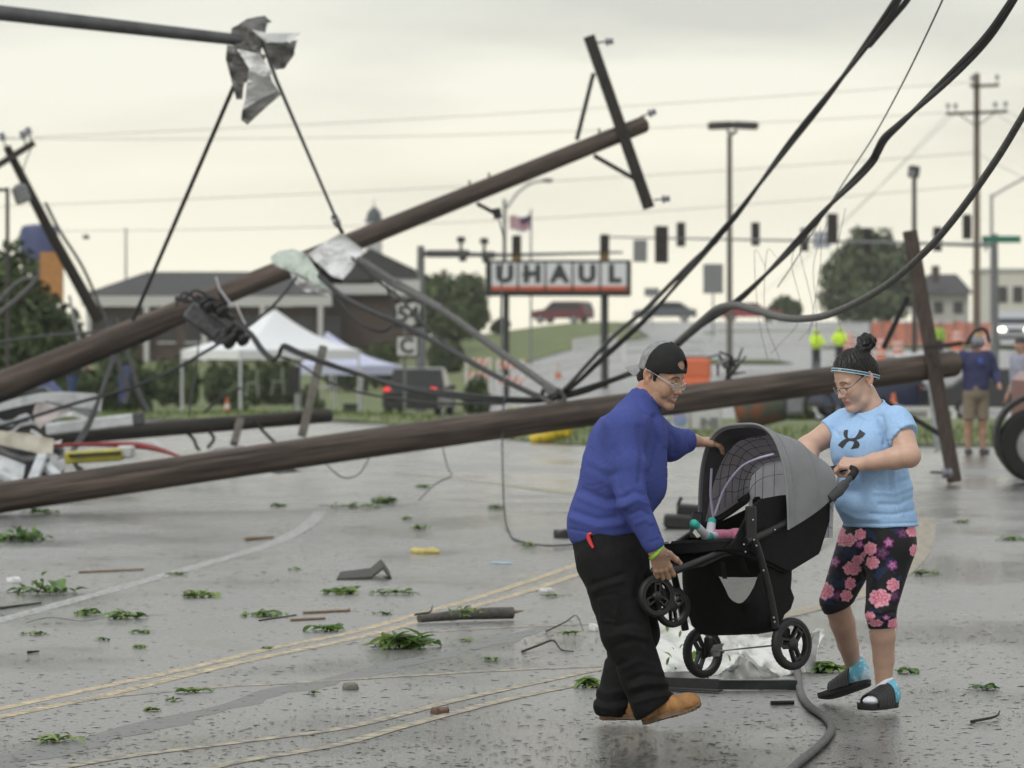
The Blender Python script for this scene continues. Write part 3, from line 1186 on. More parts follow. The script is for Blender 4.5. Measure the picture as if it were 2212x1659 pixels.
def sweat(p):
  d = sweat_body(p)
  d = smin(d, sleeve_r(p), .06)
  d = smin(d, sleeve_l(p), .03)
  # open neck
  nk = cone(p, m(1399, 863), m(1420, 830), .062, .074)
  return smax(d, -nk, .004)
V, Fq = sdf_mesh(sweat, m(1190, 1215, -.44), m(1520, 835, .48), .0058)
V = relax(V, Fq, 2, .4)
Nn = vnormals(V, Fq)
X2 = V[:, 0] / V[:, 1] * F + CX
Y2 = HY - (V[:, 2] - CAMZ) / V[:, 1] * F
def folds(X2, Y2, lst):
  h = 0
  for pts, wd, amp in lst:
    d = seg2(X2, Y2, pts)
    h = h + amp * np.exp(-(d / wd) ** 2)
  return h
FM = [([(1240, 1105), (1290, 1122), (1330, 1118)], 7, -.011), ([(1236, 1120), (1290, 1138), (1345, 1132)], 7, .010),
      ([(1262, 1060), (1310, 1082), (1352, 1072)], 8, -.010), ([(1252, 1075), (1310, 1098), (1350, 1094)], 7, .008),
      ([(1275, 1010), (1310, 1030), (1336, 1020)], 9, -.008), ([(1334, 985), (1330, 1020), (1342, 1060)], 7, -.008),
      ([(1395, 905), (1404, 960), (1398, 1010)], 7, .010), ([(1414, 900), (1420, 960), (1410, 1010)], 6, -.012), ([(1428, 905), (1434, 960)], 6, .008),
      ([(1380, 925), (1388, 980), (1382, 1040)], 7, -.010), ([(1345, 1075), (1370, 1062), (1392, 1068)], 6, -.009), ([(1350, 1092), (1376, 1080), (1398, 1088)], 6, .008),
      ([(1362, 1112), (1384, 1102), (1402, 1112)], 5, -.007), ([(1374, 1130), (1394, 1122), (1408, 1130)], 5, .006), ([(1452, 940), (1460, 960), (1456, 978)], 5, -.008),
      ([(1466, 938), (1472, 958), (1468, 974)], 4, .007), ([(1300, 905), (1320, 925), (1326, 955)], 9, .006), ([(1376, 870), (1392, 892), (1412, 902)], 4, -.005),
      ([(1230, 1143), (1300, 1156), (1372, 1176)], 3, -.006), ([(1405, 1172), (1425, 1164)], 3, -.005), ([(1488, 935), (1488, 968)], 3, -.005),
      ([(1322, 975), (1332, 940), (1352, 920), (1374, 930), (1386, 962)], 1.6, -.0022)]
h = folds(X2, Y2, FM) * (Nn[:, 1] < .5) * .7
h = h + vnoise(V * A3((1, 1, 1.6)), 9, 2) * .0022 + vnoise(V, 26, 4) * .0006
h = h + creases(V, 8, 300, .0030, (1, 1, 1.9), .05) * (Y2 > 900)
V = V + Nn * h[:, None]
V = relax(V, Fq, 1, .3)
sw = vmesh('sweatshirt', V, Fq, M_BLUE, man)
# ribbed collar
cax = Vector(m(1418, 838) - m(1394, 876)).normalized()
def collar_ring(c, ax, rad, hgt, th, n=48, rib=0, tilt=0):
  u, v, d = basis(ax)
  mb = MB()
  prof = [(-hgt, 0), (-hgt * .5, th), (hgt * .5, th), (hgt, th * .4), (hgt, -th * .4), (0, -th)]
  vs = []
  for i in range(n):
    t = 2 * PI * i / n
    dr = u * math.cos(t) + v * math.sin(t)
    for (a, b) in prof:
      vs.append(Vector(c) + d * a + dr * (rad(t) + b + (rib * (i % 2)))) 
  k = len(prof)
  mb.add(vs, [(i * k + j, i * k + (j + 1) % k, ((i + 1) % n) * k + (j + 1) % k, ((i + 1) % n) * k + j) for i in range(n) for j in range(k)])
  return mb
collar_ring(m(1399, 860), cax, lambda t: .0655, .016, .006, 56).build('collar', M_BLUE, sw)

# trousers
M_TROUSER = mat('black_cotton', (.0062, .0062, .0066), .8, var=.25, scale=30, bump=.3, bscale=500, bdist=.002, spec=.22)
hipR, knR, anR = m(1318, 1210, -.10), m(1352, 1365, -.13), m(1410, 1525, -.12)
hipL, knL, anL = m(1336, 1205, .10), m(1372, 1368, .13), m(1326, 1525, .09)
def trousers(p):
  d = scone(p, m(1314, 1150), m(1322, 1205), .160, .155, lat_m, 1.16)
  d = smin(d, chain(p, [hipR, knR, m(1388, 1462, -.125), anR], [.136, .108, .090, .094], .022), .04)
  d = smin(d, chain(p, [hipL, knL, m(1345, 1465, .11), anL], [.132, .104, .088, .090], .022), .035)
  top = plane(p, m(1310, 1135), (0, 0, 1))
  d = np.maximum(d, top)
  # hems
  fR = plane(p, anR + A3((.0, 0, -.02)), (.55, 0, -.85))
  fL = plane(p, anL + A3((0, 0, -.045)), (-.05, 0, -1))
  near = p[:, 1] < YM
  return smax(d, np.where(near, fR, fL), .012)
V, Fq = sdf_mesh(trousers, m(1210, 1572, -.36), m(1490, 1120, .36), .0066)
V = relax(V, Fq, 2, .4)
Nn = vnormals(V, Fq)
X2 = V[:, 0] / V[:, 1] * F + CX
Y2 = HY - (V[:, 2] - CAMZ) / V[:, 1] * F
FT = [([(1278, 1262), (1310, 1252), (1344, 1240)], 5, -.012), ([(1282, 1276), (1316, 1264), (1344, 1256)], 5, .010), ([(1290, 1290), (1336, 1282)], 3, -.006),
      ([(1296, 1296), (1300, 1340), (1330, 1344), (1336, 1290)], 3, .008), ([(1310, 1300), (1314, 1335)], 3, -.006), ([(1330, 1355), (1360, 1345), (1392, 1352)], 6, -.010),
      ([(1318, 1375), (1350, 1368), (1398, 1378)], 6, .009), ([(1330, 1396), (1368, 1384), (1408, 1396)], 6, -.009), ([(1352, 1440), (1380, 1428), (1416, 1438)], 6, .008),
      ([(1362, 1470), (1390, 1458), (1430, 1462)], 6, -.013), ([(1364, 1486), (1396, 1476), (1440, 1478)], 5, .013), ([(1366, 1502), (1400, 1492), (1446, 1490)], 5, -.012),
      ([(1370, 1518), (1406, 1508), (1450, 1500)], 4, .010), ([(1288, 1490), (1310, 1500), (1340, 1494)], 6, .011), ([(1286, 1508), (1312, 1518), (1350, 1512)], 5, -.012),
      ([(1288, 1526), (1316, 1532), (1352, 1526)], 4, .010), ([(1312, 1420), (1330, 1440), (1350, 1430)], 6, -.009), ([(1372, 1190), (1384, 1230), (1374, 1290)], 6, -.012),
      ([(1260, 1170), (1286, 1240)], 5, .004), ([(1384, 1200), (1398, 1250)], 6, .007)]
h = folds(X2, Y2, FT) * (Nn[:, 1] < .6) * .6 + vnoise(V * A3((1.2, 1, .8)), 12, 12) * .006 + vnoise(V, 34, 14) * .0018
h = h + creases(V, 9, 310, .006, (1.4, 1, .8))
V = V + Nn * h[:, None]
vmesh('trousers', V, Fq, M_TROUSER, man)
# cargo pocket and red cutter
mb = MB()
def tro_y(x, y):
  pt = P(x, y, YM - .45)
  return Vector(project(trousers, [pt], (0, 1, 0))[0])
pc = [tro_y(x, y) for x, y in ((1294, 1296), (1338, 1286), (1346, 1340), (1304, 1352))]
mb.prism([p + Vector((0, -.003, 0)) for p in pc], (0, .012, 0))
mb.build('cargo_pocket', M_TROUSER, man)
M_RED = mat('red_plastic', (.50, .02, .018), .35, var=.1)
cb = tro_y(1278, 1162)
mb = MB()
mb.tube(catmull([tro_y(1281, 1158) + Vector((0, -.012, 0)), tro_y(1274, 1163) + Vector((0, -.014, 0)), tro_y(1276, 1174) + Vector((0, -.014, 0)), tro_y(1284, 1190) + Vector((0, -.014, 0))], 4), [.006, .010, .010, .006], 8)
mb.build('box_cutter', M_RED, man)
# wrist band
M_LIME = mat('lime_silicone', (.32, .72, .05), .4, var=.05)
wb = Vector(m(1419, 1192, -.26))
ax = Vector(wrR - elR).normalized()
band(ring_on(fore_r, wb, ax + Vector((.25, 0, .25)), 36, .09), 'wristband', M_LIME, man, .012, .003, ax + Vector((.25, 0, .25)))

# boots
M_TAN = mat('tan_nubuck', (.33, .165, .055), .75, var=.22, scale=22, bump=.2, bscale=260, bdist=.002)
M_SOLE = mat('rubber_sole', (.17, .105, .06), .8, var=.3, scale=40)
M_LACE = mat('boot_lace', (.16, .08, .03), .8, var=.2)
def boot(heel, toe, ank, side, flip):
  heel, toe, ank = A3(heel), A3(toe), A3(ank)
  x = toe - heel
  Ln = np.linalg.norm(x)
  x = x / Ln
  y = np.cross((0, 0, 1), x); y /= np.linalg.norm(y)
  z = np.cross(x, y)
  R = np.stack([x, y, z], 1)
  def loc(p):
    return (p - heel) @ R
  def f(p):
    q = loc(p)
    d = cone(q, (.036, 0, .052), (.040, 0, .110), .041, .040)
    d = smin(d, cone(q, (.04, 0, .045), (Ln - .055, 0, .040), .042, .043), .03)
    d = smin(d, ell(q, (Ln - .050, 0, .042), (.056, .047, .040)), .02)
    d = smin(d, cone(q, (.06, 0, .11), (.14, 0, .062), .038, .034), .03)
    d = smax(d, .020 - q[:, 2], .004)
    d = smax(d, q[:, 2] - .108, .008)
    return d
  lo = heel - .16; hi = heel + x * Ln + .18
  V, Fq = sdf_mesh(f, np.minimum(heel, toe) - .14, np.maximum(heel, toe) + A3((.14, .14, .24)), .004)
  V = relax(V, Fq, 1, .4)
  q = loc(V)
  Nn = vnormals(V, Fq)
  h = vnoise(V, 60, 21) * .0015
  d = np.abs(q[:, 0] - .155 + .25 * np.abs(q[:, 1]))
  h = h - .003 * np.exp(-(d / .004) ** 2) * (q[:, 2] > .03)
  h = h - .0025 * np.exp(-((np.abs(q[:, 0] - .085) + 0) / .004) ** 2) * (np.abs(q[:, 1]) > .03)
  V = V + Nn * h[:, None]
  bo = vmesh('boot', V, Fq, M_TAN, man)
  mb = MB()
  def row(hz, grow):
    o = []
    for i in range(40):
      t = 2 * PI * i / 40
      cx, sy = math.cos(t), math.sin(t)
      xx = Ln / 2 + (Ln / 2 + grow) * (abs(cx) ** .75) * (1 if cx > 0 else -1)
      wv = .047 + .004 * math.sin((xx / Ln) * 6)
      if xx < .08: wv = .043
      yy = (wv + grow) * (abs(sy) ** .7) * (1 if sy > 0 else -1)
      spring = .016 * max(0, (xx - Ln * .72) / (Ln * .28)) ** 2
      lift = 0
      if hz < .004 and .085 < xx < .135: lift = .011
      o.append(Vector(heel + R @ A3((xx, yy, hz + spring + lift))))
    return o
  rows = [row(0, .0), row(.006, .004), row(.012, .002), row(.020, .004), row(.026, .003)]
  vs = [p for r in rows for p in r]
  fs = []
  for r in range(4):
    for i in range(40):
      j = (i + 1) % 40
      fs.append((r * 40 + i, r * 40 + j, (r + 1) * 40 + j, (r + 1) * 40 + i))
  fs.append(tuple(range(40))[::-1]); fs.append(tuple(160 + i for i in range(40)))
  mb.add(vs, fs)
  for i in range(14):
    for sy in (-1, 1):
      xx = .02 + i * (Ln - .04) / 13
      if .085 < xx < .135: continue
      spring = .016 * max(0, (xx - Ln * .72) / (Ln * .28)) ** 2
      mb.box(heel + R @ A3((xx, sy * .036, spring + .001)), (.009, .018, .006), Matrix(R.tolist()))
  mb.build('sole', M_SOLE, bo)
  mb = MB()
  for i in range(4):
    xx, zz = .145 - i * .020, .092 + i * .017
    mb.tube([Vector(heel + R @ A3((xx - .01, -.040, zz - .012))), Vector(heel + R @ A3((xx + .004, -.012, zz + .006))), Vector(heel + R @ A3((xx + .004, .012, zz + .006))), Vector(heel + R @ A3((xx - .01, .040, zz - .012)))], .003, 6)
  mb.build('lace', M_LACE, bo)
  return bo
boot(m(1391, 1566, -.11), m(1516, 1532, -.18), anR, -1, False)
boot(m(1296, 1566 - 12, .085), m(1402, 1566 - 12, .05), anL, 1, False)

# ================================================================== the woman
YW = 19.35
def f_(x, y, dy=0.0):
  return A3(P(x, y, YW + dy))
woman = thing('person', 'person in light blue printed T-shirt, flowered leggings and slides holding the stroller handle', 'person', P(1895, 1540, YW))
SKIN_B = (.56, .36, .27)
HB = Head(P(1850, 820, YW), math.radians(208), math.radians(24), 0, 1.0, False)
wn_a, wn_b = f_(1868, 850, .01), f_(1890, 900, .02)
def wo_head(p):
  q = HB.to_local(p)
  d = HB.base(q) * HB.sc
  nk = cone(p, wn_a, wn_b, .052, .058)
  nk = smin(nk, cone(p, f_(1890, 895, .02), f_(1884, 925, .01), .056, .07), .03)
  return smin(d, nk, .022)
V, Fq = sdf_mesh(wo_head, HB.o - A3((.17, .16, .22)), HB.o + A3((.2, .17, .16)), .0021)
V = relax(V, Fq, 1, .35)
q = HB.to_local(V)
C = HB.colours(q, SKIN_B, (.46, .19, .17), (.06, .035, .025), (.01, .01, .01))
parts = [(V, Fq, C)]
shN, elN, wrN = f_(1938, 912, -.15), f_(1964, 985, -.27), f_(1856, 1003, -.20)
shF, elF, wrF = f_(1826, 915, .14), f_(1744, 966, .10), f_(1752, 1000, -.01)
hn_f, hn_c = hand_sdf(frame(f_(1858, 1001, -.20), (-.90, .22, .02), (-.12, -.62, .78)),
                      [(.85, 1.35, .8), (.9, 1.4, .8), (.95, 1.4, .8), (1.0, 1.4, .8)], [(.038, .040, -.022), (.062, .036, -.048), (.066, .014, -.062)], .02, .95)
def arm_n(p):
  d = chain(p, [shN, shN + (elN - shN) * .5, elN], [.054, .055, .050], .012)
  d = smin(d, chain(p, [elN, elN + (wrN - elN) * .30, elN + (wrN - elN) * .7, wrN], [.051, .050, .039, .029], .012), .014)
  return smin(d, hn_f(p), .02)
V, Fq = sdf_mesh(arm_n, np.minimum(elN, wrN) - A3((.16, .1, .14)), np.maximum(shN, elN) + A3((.1, .1, .03)), .0026)
V = relax(V, Fq, 1, .3)
# crease in the bend of the elbow
Nn = vnormals(V, Fq)
parts.append((V, Fq, hn_c(V, np.tile(A3(SKIN_B) * .97, (len(V), 1)))))
hf_f, hf_c = hand_sdf(frame(f_(1753, 998, -.01), (.30, -.22, -.92), (-.75, -.5, -.2)),
                      [(.5, .9, .6), (.55, .95, .6), (.6, .95, .6), (.6, 1.0, .6)], [(.040, .044, -.012), (.070, .056, -.030), (.090, .052, -.048)], .03, .95)
def arm_f(p):
  d = chain(p, [shF, shF + (elF - shF) * .5, elF], [.054, .055, .050], .012)
  d = smin(d, chain(p, [elF, elF + (wrF - elF) * .35, wrF], [.050, .047, .029], .012), .014)
  return smin(d, hf_f(p), .02)
V, Fq = sdf_mesh(arm_f, f_(1712, 1062, -.22), f_(1850, 880, .26), .003)
parts.append((V, Fq, hf_c(V, np.tile(A3(SKIN_B) * .97, (len(V), 1)))))
hN, kN, aN = f_(1925, 1180, -.05), f_(1902, 1322, -.10), f_(1909, 1484, -.02)
hF, kF, aF = f_(1858, 1175, .08), f_(1806, 1298, .12), f_(1843, 1436, .40)
def wo_legs(p):
  d = chain(p, [hN, kN, f_(1907, 1372, -.06), f_(1909, 1425, -.03), aN], [.085, .057, .0575, .048, .036], .012)
  d2 = chain(p, [hF, kF, f_(1820, 1345, .20), f_(1832, 1392, .30), aF], [.085, .059, .0575, .048, .037], .012)
  d = np.minimum(d, d2)
  return smin(d, chain(p, [f_(1895, 1150), f_(1888, 1060), f_(1882, 960), f_(1886, 905)], [.11, .10, .10, .05], .04), .03)
V, Fq = sdf_mesh(wo_legs, f_(1740, 1500, -.32), f_(2000, 880, .56), .0075)
V = relax(V, Fq, 2, .4)
parts.append((V, Fq, np.tile(A3(SKIN_B) * .93, (len(V), 1))))
V, Fq, C = join(parts)
vmesh('body', V, Fq, M_SKIN_B, woman, colors=C)

# hair drawn up into a bun
def wo_hair_shell(q):
  d = ell(q, (-.007, 0, .043), (.1065, .0835, .1000))
  return smin(d, ell(q, (-.055, 0, .010), (.060, .066, .060)), .03)
def wo_hair(p):
  q = HB.to_local(p)
  a = np.abs(q[:, 1])
  d = wo_hair_shell(q)
  lim = .026 + .95 * (q[:, 2] - .036) + .02 * np.clip(1 - a / .05, 0, 1)
  reg = np.maximum(q[:, 0] - lim, -.030 - q[:, 2] - (q[:, 0] + .05) * .25)
  earcut = -(np.hypot(q[:, 0] + .014, q[:, 2] + .006) - .030)
  d = smax(np.maximum(d, earcut), reg, .008)
  bun = ell(q, (-.118, 0, .134), (.045, .044, .040))
  bun = smin(bun, ell(q, (-.092, .010, .124), (.035, .036, .028)), .008)
  bun = smin(bun, ell(q, (-.080, .0, .106), (.034, .032, .032)), .015)
  d = smin(d, bun, .012)
  return d * HB.sc
V, Fq = sdf_mesh(wo_hair, HB.o - .15, HB.o + A3((.18, .15, .26)), .0028)
Nn = vnormals(V, Fq)
q = HB.to_local(V)
# combed locks running up to the bun, twisted in the bun itself
az = np.arctan2(q[:, 1], q[:, 0] + .05)
wv = np.sin(az * 34 + 3 * vnoise(q, 30, 31) + q[:, 2] * 40) * .0016
sp = np.sin(np.arctan2(q[:, 2] - .134, q[:, 0] + .118) * 5 + q[:, 1] * 150 + vnoise(q, 50, 33) * 2) * .0035
h = np.where((q[:, 2] > .108) & (q[:, 0] < -.06), sp, wv) + vnoise(q, 45, 35) * .0020 + vnoise(q, 150, 36) * .0012
V = V + Nn * h[:, None]
hair = vmesh('hair', V, Fq, M_BLACKHAIR, woman)
# flyaway strands
mb = MB()
r5 = random.Random(5)
for i in range(260):
  j = r5.randrange(len(V))
  n0 = Vector(Nn[j]); p0 = Vector(V[j])
  if q[j, 2] < .03: continue
  t = Vector((r5.uniform(-1, 1), r5.uniform(-1, 1), r5.uniform(-.4, 1))).normalized()
  ln = r5.uniform(.010, .030) * (1.4 if q[j, 2] > .14 else 1)
  pts = [p0 - n0 * .002, p0 + n0 * ln * .22 + t * ln * .4, p0 + n0 * ln * .34 + t * ln * .9, p0 + n0 * ln * .12 + t * ln * 1.25]
  mb.tube(catmull(pts, 3), [.0004, .00025, .0002], 4, cap=False)
mb.build('flyaway_hair', M_BLACKHAIR, hair, auto=0, kind='stuff')
# headband
M_TEAL = mat('teal_elastic', (.03, .17, .25), .7, var=.1)
M_BWHITE = mat('white_trim', (.72, .73, .76), .7, var=.05)
def hair_or_head(p):
  qq = HB.to_local(p)
  return np.minimum(HB.cran(qq), wo_hair_shell(qq) - .0025) * HB.sc
bc = HB.W(-.005, 0, .028)
bax = HB.W(-.66, 0, 1.0) - HB.W(0, 0, 0)
rg = ring_on(hair_or_head, bc, bax, 60, .16)
hb = band(rg, 'headband', M_TEAL, woman, .0115, .0022, bax)
for sg in (-1, 1):
  band([p + bax.normalized() * .0062 * sg for p in rg], 'trim', M_BWHITE, hb, .0026, .0032, bax)
# small white mark on the headband
mb = MB()
for k in (-1, 1):
  pt = HB.W(.080, .036 + .003 * k, .083)
  d0 = project(hair_or_head, [pt + Vector((-.05, -.03, 0))], (.86, .5, 0))[0]
  mb.box(Vector(d0) + Vector((-.0045, -.003, 0)), (.0035, .002, .006), None)
mb.build('mark', M_BWHITE, hb)
M_BLKFRAME = mat('black_frame', (.012, .012, .013), .3, var=.1)
spectacles(HB, woman, M_BLKFRAME, .0230, .0160, -.012, .108, half=True, drop=.030)
mb = MB()
mb.ball(HB.W(-.013, .0865, -.034), .0042, 8, 6)
mb.build('earring', mat('ear_stud', (.85, .86, .88), .15, .6, var=.05), woman)

# T-shirt
M_TEE = mat('heather_blue_jersey', (.29, .475, .74), .85, col2=(.37, .545, .79), var=.1, scale=170, bump=.3, bscale=500, bdist=.002, spec=.25, stretch=(1, 1, .35))
fw = A3((-.74, -.67, 0)); lt = A3((.67, -.74, 0))
def tee_body(p):
  d = scone(p, f_(1903, 1145), f_(1892, 1065), .148, .132, lt, 1.30)
  d = smin(d, scone(p, f_(1891, 1065), f_(1884, 965), .128, .128, lt, 1.34), .05)
  d = smin(d, cone(p, f_(1884, 940), f_(1888, 905, .01), .125, .080), .05)
  d = smin(d, cone(p, f_(1890, 912, .01), shN + A3((-.01, .02, .0)), .070, .062), .04)
  d = smin(d, cone(p, f_(1884, 912, .01), shF + A3((.01, -.02, 0)), .070, .060), .04)
  d = smin(d, cone(p, f_(1903, 893, .03), shN + A3((-.02, .03, .015)), .040, .040), .04)
  ch = f_(1876, 970)
  for s in (-1, 1):
    d = smin(d, ell(p, ch + fw * .062 + lt * .068 * s, (.074, .074, .088)), .08)
  d = smin(d, ell(p, f_(1880, 1085) + fw * .055, (.125, .125, .10)), .05)   # belly
  return d
def tee_sl(p):
  s1 = chain(p, [shN, shN + (elN - shN) * .55 + A3((.006, 0, .01))], [.072, .074], .02)
  s1 = smax(s1, plane(p, shN + (elN - shN) * .50, elN - shN + A3((.05, 0, .03))), .006)
  s2 = chain(p, [shF, shF + (elF - shF) * .50], [.070, .070], .02)
  s2 = smax(s2, plane(p, shF + (elF - shF) * .44, elF - shF), .006)
  return np.minimum(s1, s2)
WC = f_(1884, 883, .0)
WAX = A3((-.46, -.22, .86)); WAX = WAX / np.linalg.norm(WAX)
def tee(p):
  d = smin(tee_body(p), tee_sl(p), .025)
  d = smax(d, plane(p, f_(1905, 1137), (.02, 0, -1)), .008)
  nk = cone(p, WC, WC + WAX * .14, .062, .075)
  return smax(d, -nk, .003)
V, Fq = sdf_mesh(tee, f_(1735, 1165, -.40), f_(2030, 845, .36), .005)
V = relax(V, Fq, 2, .4)
Nn = vnormals(V, Fq)
X2 = V[:, 0] / V[:, 1] * F + CX
Y2 = HY - (V[:, 2] - CAMZ) / V[:, 1] * F
FW = [([(1862, 905), (1852, 930), (1836, 950)], 3, -.004), ([(1846, 896), (1838, 915), (1822, 930)], 3, .004), ([(1905, 900), (1912, 930), (1910, 960)], 4, -.007),
      ([(1898, 905), (1900, 935)], 4, .005), ([(1962, 1035), (1930, 1048), (1900, 1046)], 5, -.007), ([(1968, 1052), (1930, 1066), (1890, 1064)], 5, .006),
      ([(1975, 1075), (1940, 1090), (1900, 1090)], 5, -.006), ([(1930, 1010), (1936, 1060), (1950, 1110)], 4, .005), ([(1918, 1010), (1922, 1060)], 4, -.005),
      ([(1820, 1105), (1850, 1120), (1900, 1122)], 5, .005), ([(1812, 1000), (1840, 1012), (1862, 1040)], 6, -.005), ([(1880, 1110), (1930, 1112), (1985, 1100)], 4, -.005),
      ([(1940, 925), (1955, 935), (1966, 930)], 4, -.004), ([(1934, 938), (1950, 948)], 4, .004), ([(1800, 925), (1812, 940)], 4, -.005),
      ([(1820, 1131), (1905, 1132), (1992, 1128)], 2.0, -.004), ([(1916, 954), (1945, 948), (1970, 937)], 1.8, -.003), ([(1858, 898), (1876, 908), (1900, 892), (1916, 866)], 2.5, .003)]
h = folds(X2, Y2, FW) * (Nn[:, 1] < .45) + vnoise(V * A3((1, 1, 1.4)), 15, 42) * .0032 + vnoise(V, 40, 44) * .0010
h = h + creases(V, 10, 320, .0022, (1, 1, 1.6), .05)
V = V + Nn * h[:, None]
te = vmesh('t_shirt', V, Fq, M_TEE, woman)
collar_ring(WC + WAX * .004, WAX, lambda t: .0635, .008, .0045, 56).build('collar', M_TEE, te)
# chest print: the emblem as a thin decal following the cloth
M_PRINT = mat('dark_grey_print', (.035, .037, .042), .7, var=.1)
def z4(x, y):
  return (1701 + x * .26045, 702 + y * .26045)
ARC1 = [(488, 878), (518, 874), (512, 910), (512, 936), (530, 944), (560, 940), (574, 928), (590, 905), (606, 869), (651, 902), (628, 930), (600, 946), (575, 955), (548, 962), (520, 962), (500, 950), (486, 932), (480, 905)]
ARC2 = [(436, 1002), (462, 970), (490, 950), (520, 944), (548, 946), (575, 952), (598, 975), (602, 1000), (590, 1020), (533, 1032), (552, 1000), (560, 972), (545, 966), (525, 966), (506, 976), (490, 1000), (470, 1028)]
def decal(poly, name, mt, parent, fn, off, step=2.0, ydir=(0, 1, 0), y0=YW - .6):
  bm = bmesh.new()
  vs = [bm.verts.new((x, y, 0)) for x, y in poly]
  bm.faces.new(vs)
  bmesh.ops.triangulate(bm, faces=bm.faces[:])
  for _ in range(4):
    es = [e for e in bm.edges if e.calc_length() > step]
    if not es: break
    bmesh.ops.subdivide_edges(bm, edges=es, cuts=1)
    bmesh.ops.triangulate(bm, faces=bm.faces[:])
  bm.verts.ensure_lookup_table()
  pts = [P(v.co.x, v.co.y, y0) for v in bm.verts]
  d = []
  # march along each viewing direction outward from the survey point in parallel to +Y
  src = np.array([A3(P(v.co.x, v.co.y, YW - .17)) for v in bm.verts])
  src[:, 1] = y0
  hit = project(fn, src, ydir)
  mb = MB()
  mb.add([Vector(p) for p in hit], [[v.index for v in f.verts] for f in bm.faces])
  bm.free()
  # lift along the local normal
  V = np.array(mb.v)
  e = 1e-3
  g = np.stack([fn(V + A3(k) * e) - fn(V - A3(k) * e) for k in np.eye(3)], 1)
  g /= np.linalg.norm(g, axis=1)[:, None]
  V = V + g * off
  mb.v = [tuple(p) for p in V]
  return mb.build(name, mt, parent, auto=0)
from mathutils.bvhtree import BVHTree
tee_bvh = BVHTree.FromPolygons([Vector(p) for p in V], [tuple(int(i) for i in f) for f in Fq])
def tee_surf(p):
  "signed distance to the finished, folded shirt"
  o = np.empty(len(p))
  for i, pt in enumerate(p):
    co, no, _, ds = tee_bvh.find_nearest(Vector(pt))
    o[i] = ds if (Vector(pt) - co).dot(no) > 0 else -ds
  return o
for poly in (ARC1, ARC2):
  pl = [z4(*p) for p in poly]
  decal(pl, 'chest_print', M_PRINT, te, tee_surf, .0016)

# leggings with a printed pattern of flowers
def leg_skin(p):
  d = chain(p, [hN, kN, f_(1907, 1352, -.07)], [.110, .068, .066], .015)
  d = smax(d, plane(p, f_(1906, 1357, -.08), (.06, 0, -1)), .006)
  e = chain(p, [hF, kF, f_(1812, 1318, .15)], [.104, .073, .067], .015)
  e = smax(e, plane(p, f_(1804, 1317, .14), (.45, .15, -1)), .006)
  d = smin(d, e, .02)
  d = smin(d, scone(p, f_(1900, 1140), f_(1896, 1170), .140, .135, lt, 1.24), .05)
  return np.maximum(d, plane(p, f_(1900, 1118), (0, 0, 1)))
V, Fq = sdf_mesh(leg_skin, f_(1735, 1390, -.34), f_(2020, 1105, .42), .0042)
V = relax(V, Fq, 2, .4)
Nn = vnormals(V, Fq)
X2 = V[:, 0] / V[:, 1] * F + CX
Y2 = HY - (V[:, 2] - CAMZ) / V[:, 1] * F
ZX, ZY = (X2 - 1701) / .2767, (Y2 - 1107) / .2767
FL = [([(1872, 1322), (1900, 1330), (1930, 1322)], 3, -.004), ([(1872, 1332), (1900, 1340), (1930, 1332)], 3, .003), ([(1790, 1300), (1812, 1306), (1834, 1296)], 3, -.003), ([(1864, 1150), (1862, 1200), (1866, 1245)], 4, -.006)]
V = V + Nn * (folds(X2, Y2, FL) * (Nn[:, 1] < .4) + vnoise(V, 30, 51) * .0008)[:, None]
C = np.tile(A3((.006, .006, .009)), (len(V), 1))
def put(wgt, col):
  global C
  wgt = np.clip(wgt, 0, 1)[:, None]
  C = C * (1 - wgt) + np.asarray(col) * wgt
jit = vnoise(np.stack([ZX, ZY, ZX * 0], 1), 1 / 26., 60)
for (cx, cy, r) in ((490, 330, 85), (740, 455, 85), (400, 540, 70), (890, 500, 60), (640, 160, 60), (700, 770, 60), (765, 905, 60), (560, 560, 45), (860, 140, 50), (430, 300, 60), (330, 690, 45), (820, 380, 45), (700, 500, 50)):
  d = np.hypot(ZX - cx, ZY - cy) / r + jit * .9
  put(np.clip((.62 - d) * 8, 0, 1) * .9, (.012, .024, .075))
for i, (cx, cy, r, sq) in enumerate(((370, 385, 46, 1), (790, 235, 44, 1), (820, 412, 44, 1), (740, 315, 60, 1), (900, 160, 48, 1), (835, 650, 48, 1), (385, 650, 46, 1), (772, 822, 32, .7), (300, 470, 30, 1), (560, 250, 34, 1))):
  dx, dy = ZX - cx, (ZY - cy) / sq
  th, rr = np.arctan2(dy, dx), np.hypot(dx, dy) / r
  pet = .62 + .38 * np.abs(np.cos(2.5 * th + i))
  dark = i in (3, 4, 5, 6)
  col = A3((.10, .012, .10)) if dark else A3((.30, .045, .24))
  shade = (.7 + .6 * rr)[:, None] * col
  put(np.clip((pet - rr) * 9, 0, 1), shade)
  put(np.clip((.26 - np.abs(rr - .30 - .12 * np.cos(5 * th + i * 2))) * 5, 0, 1) * (rr < .55) * .55, A3((.75, .5, .6)) * (.3 if dark else 1))
BIG = ((455, 215, 92, .62), (410, 145, 48, .8), (570, 170, 48, 1), (645, 285, 58, 1), (505, 438, 80, .72), (545, 372, 46, .9), (665, 392, 58, .95), (295, 615, 76, 1), (490, 557, 50, 1.1), (460, 650, 52, 1),
       (980, 145, 58, .9), (720, 670, 96, .82), (825, 565, 56, 1), (992, 300, 42, 1.3), (642, 808, 44, 1), (690, 862, 64, .5), (830, 872, 50, 1), (245, 530, 40, 1.2), (590, 330, 24, 1), (1010, 470, 36, 1.2), (250, 745, 22, 1))
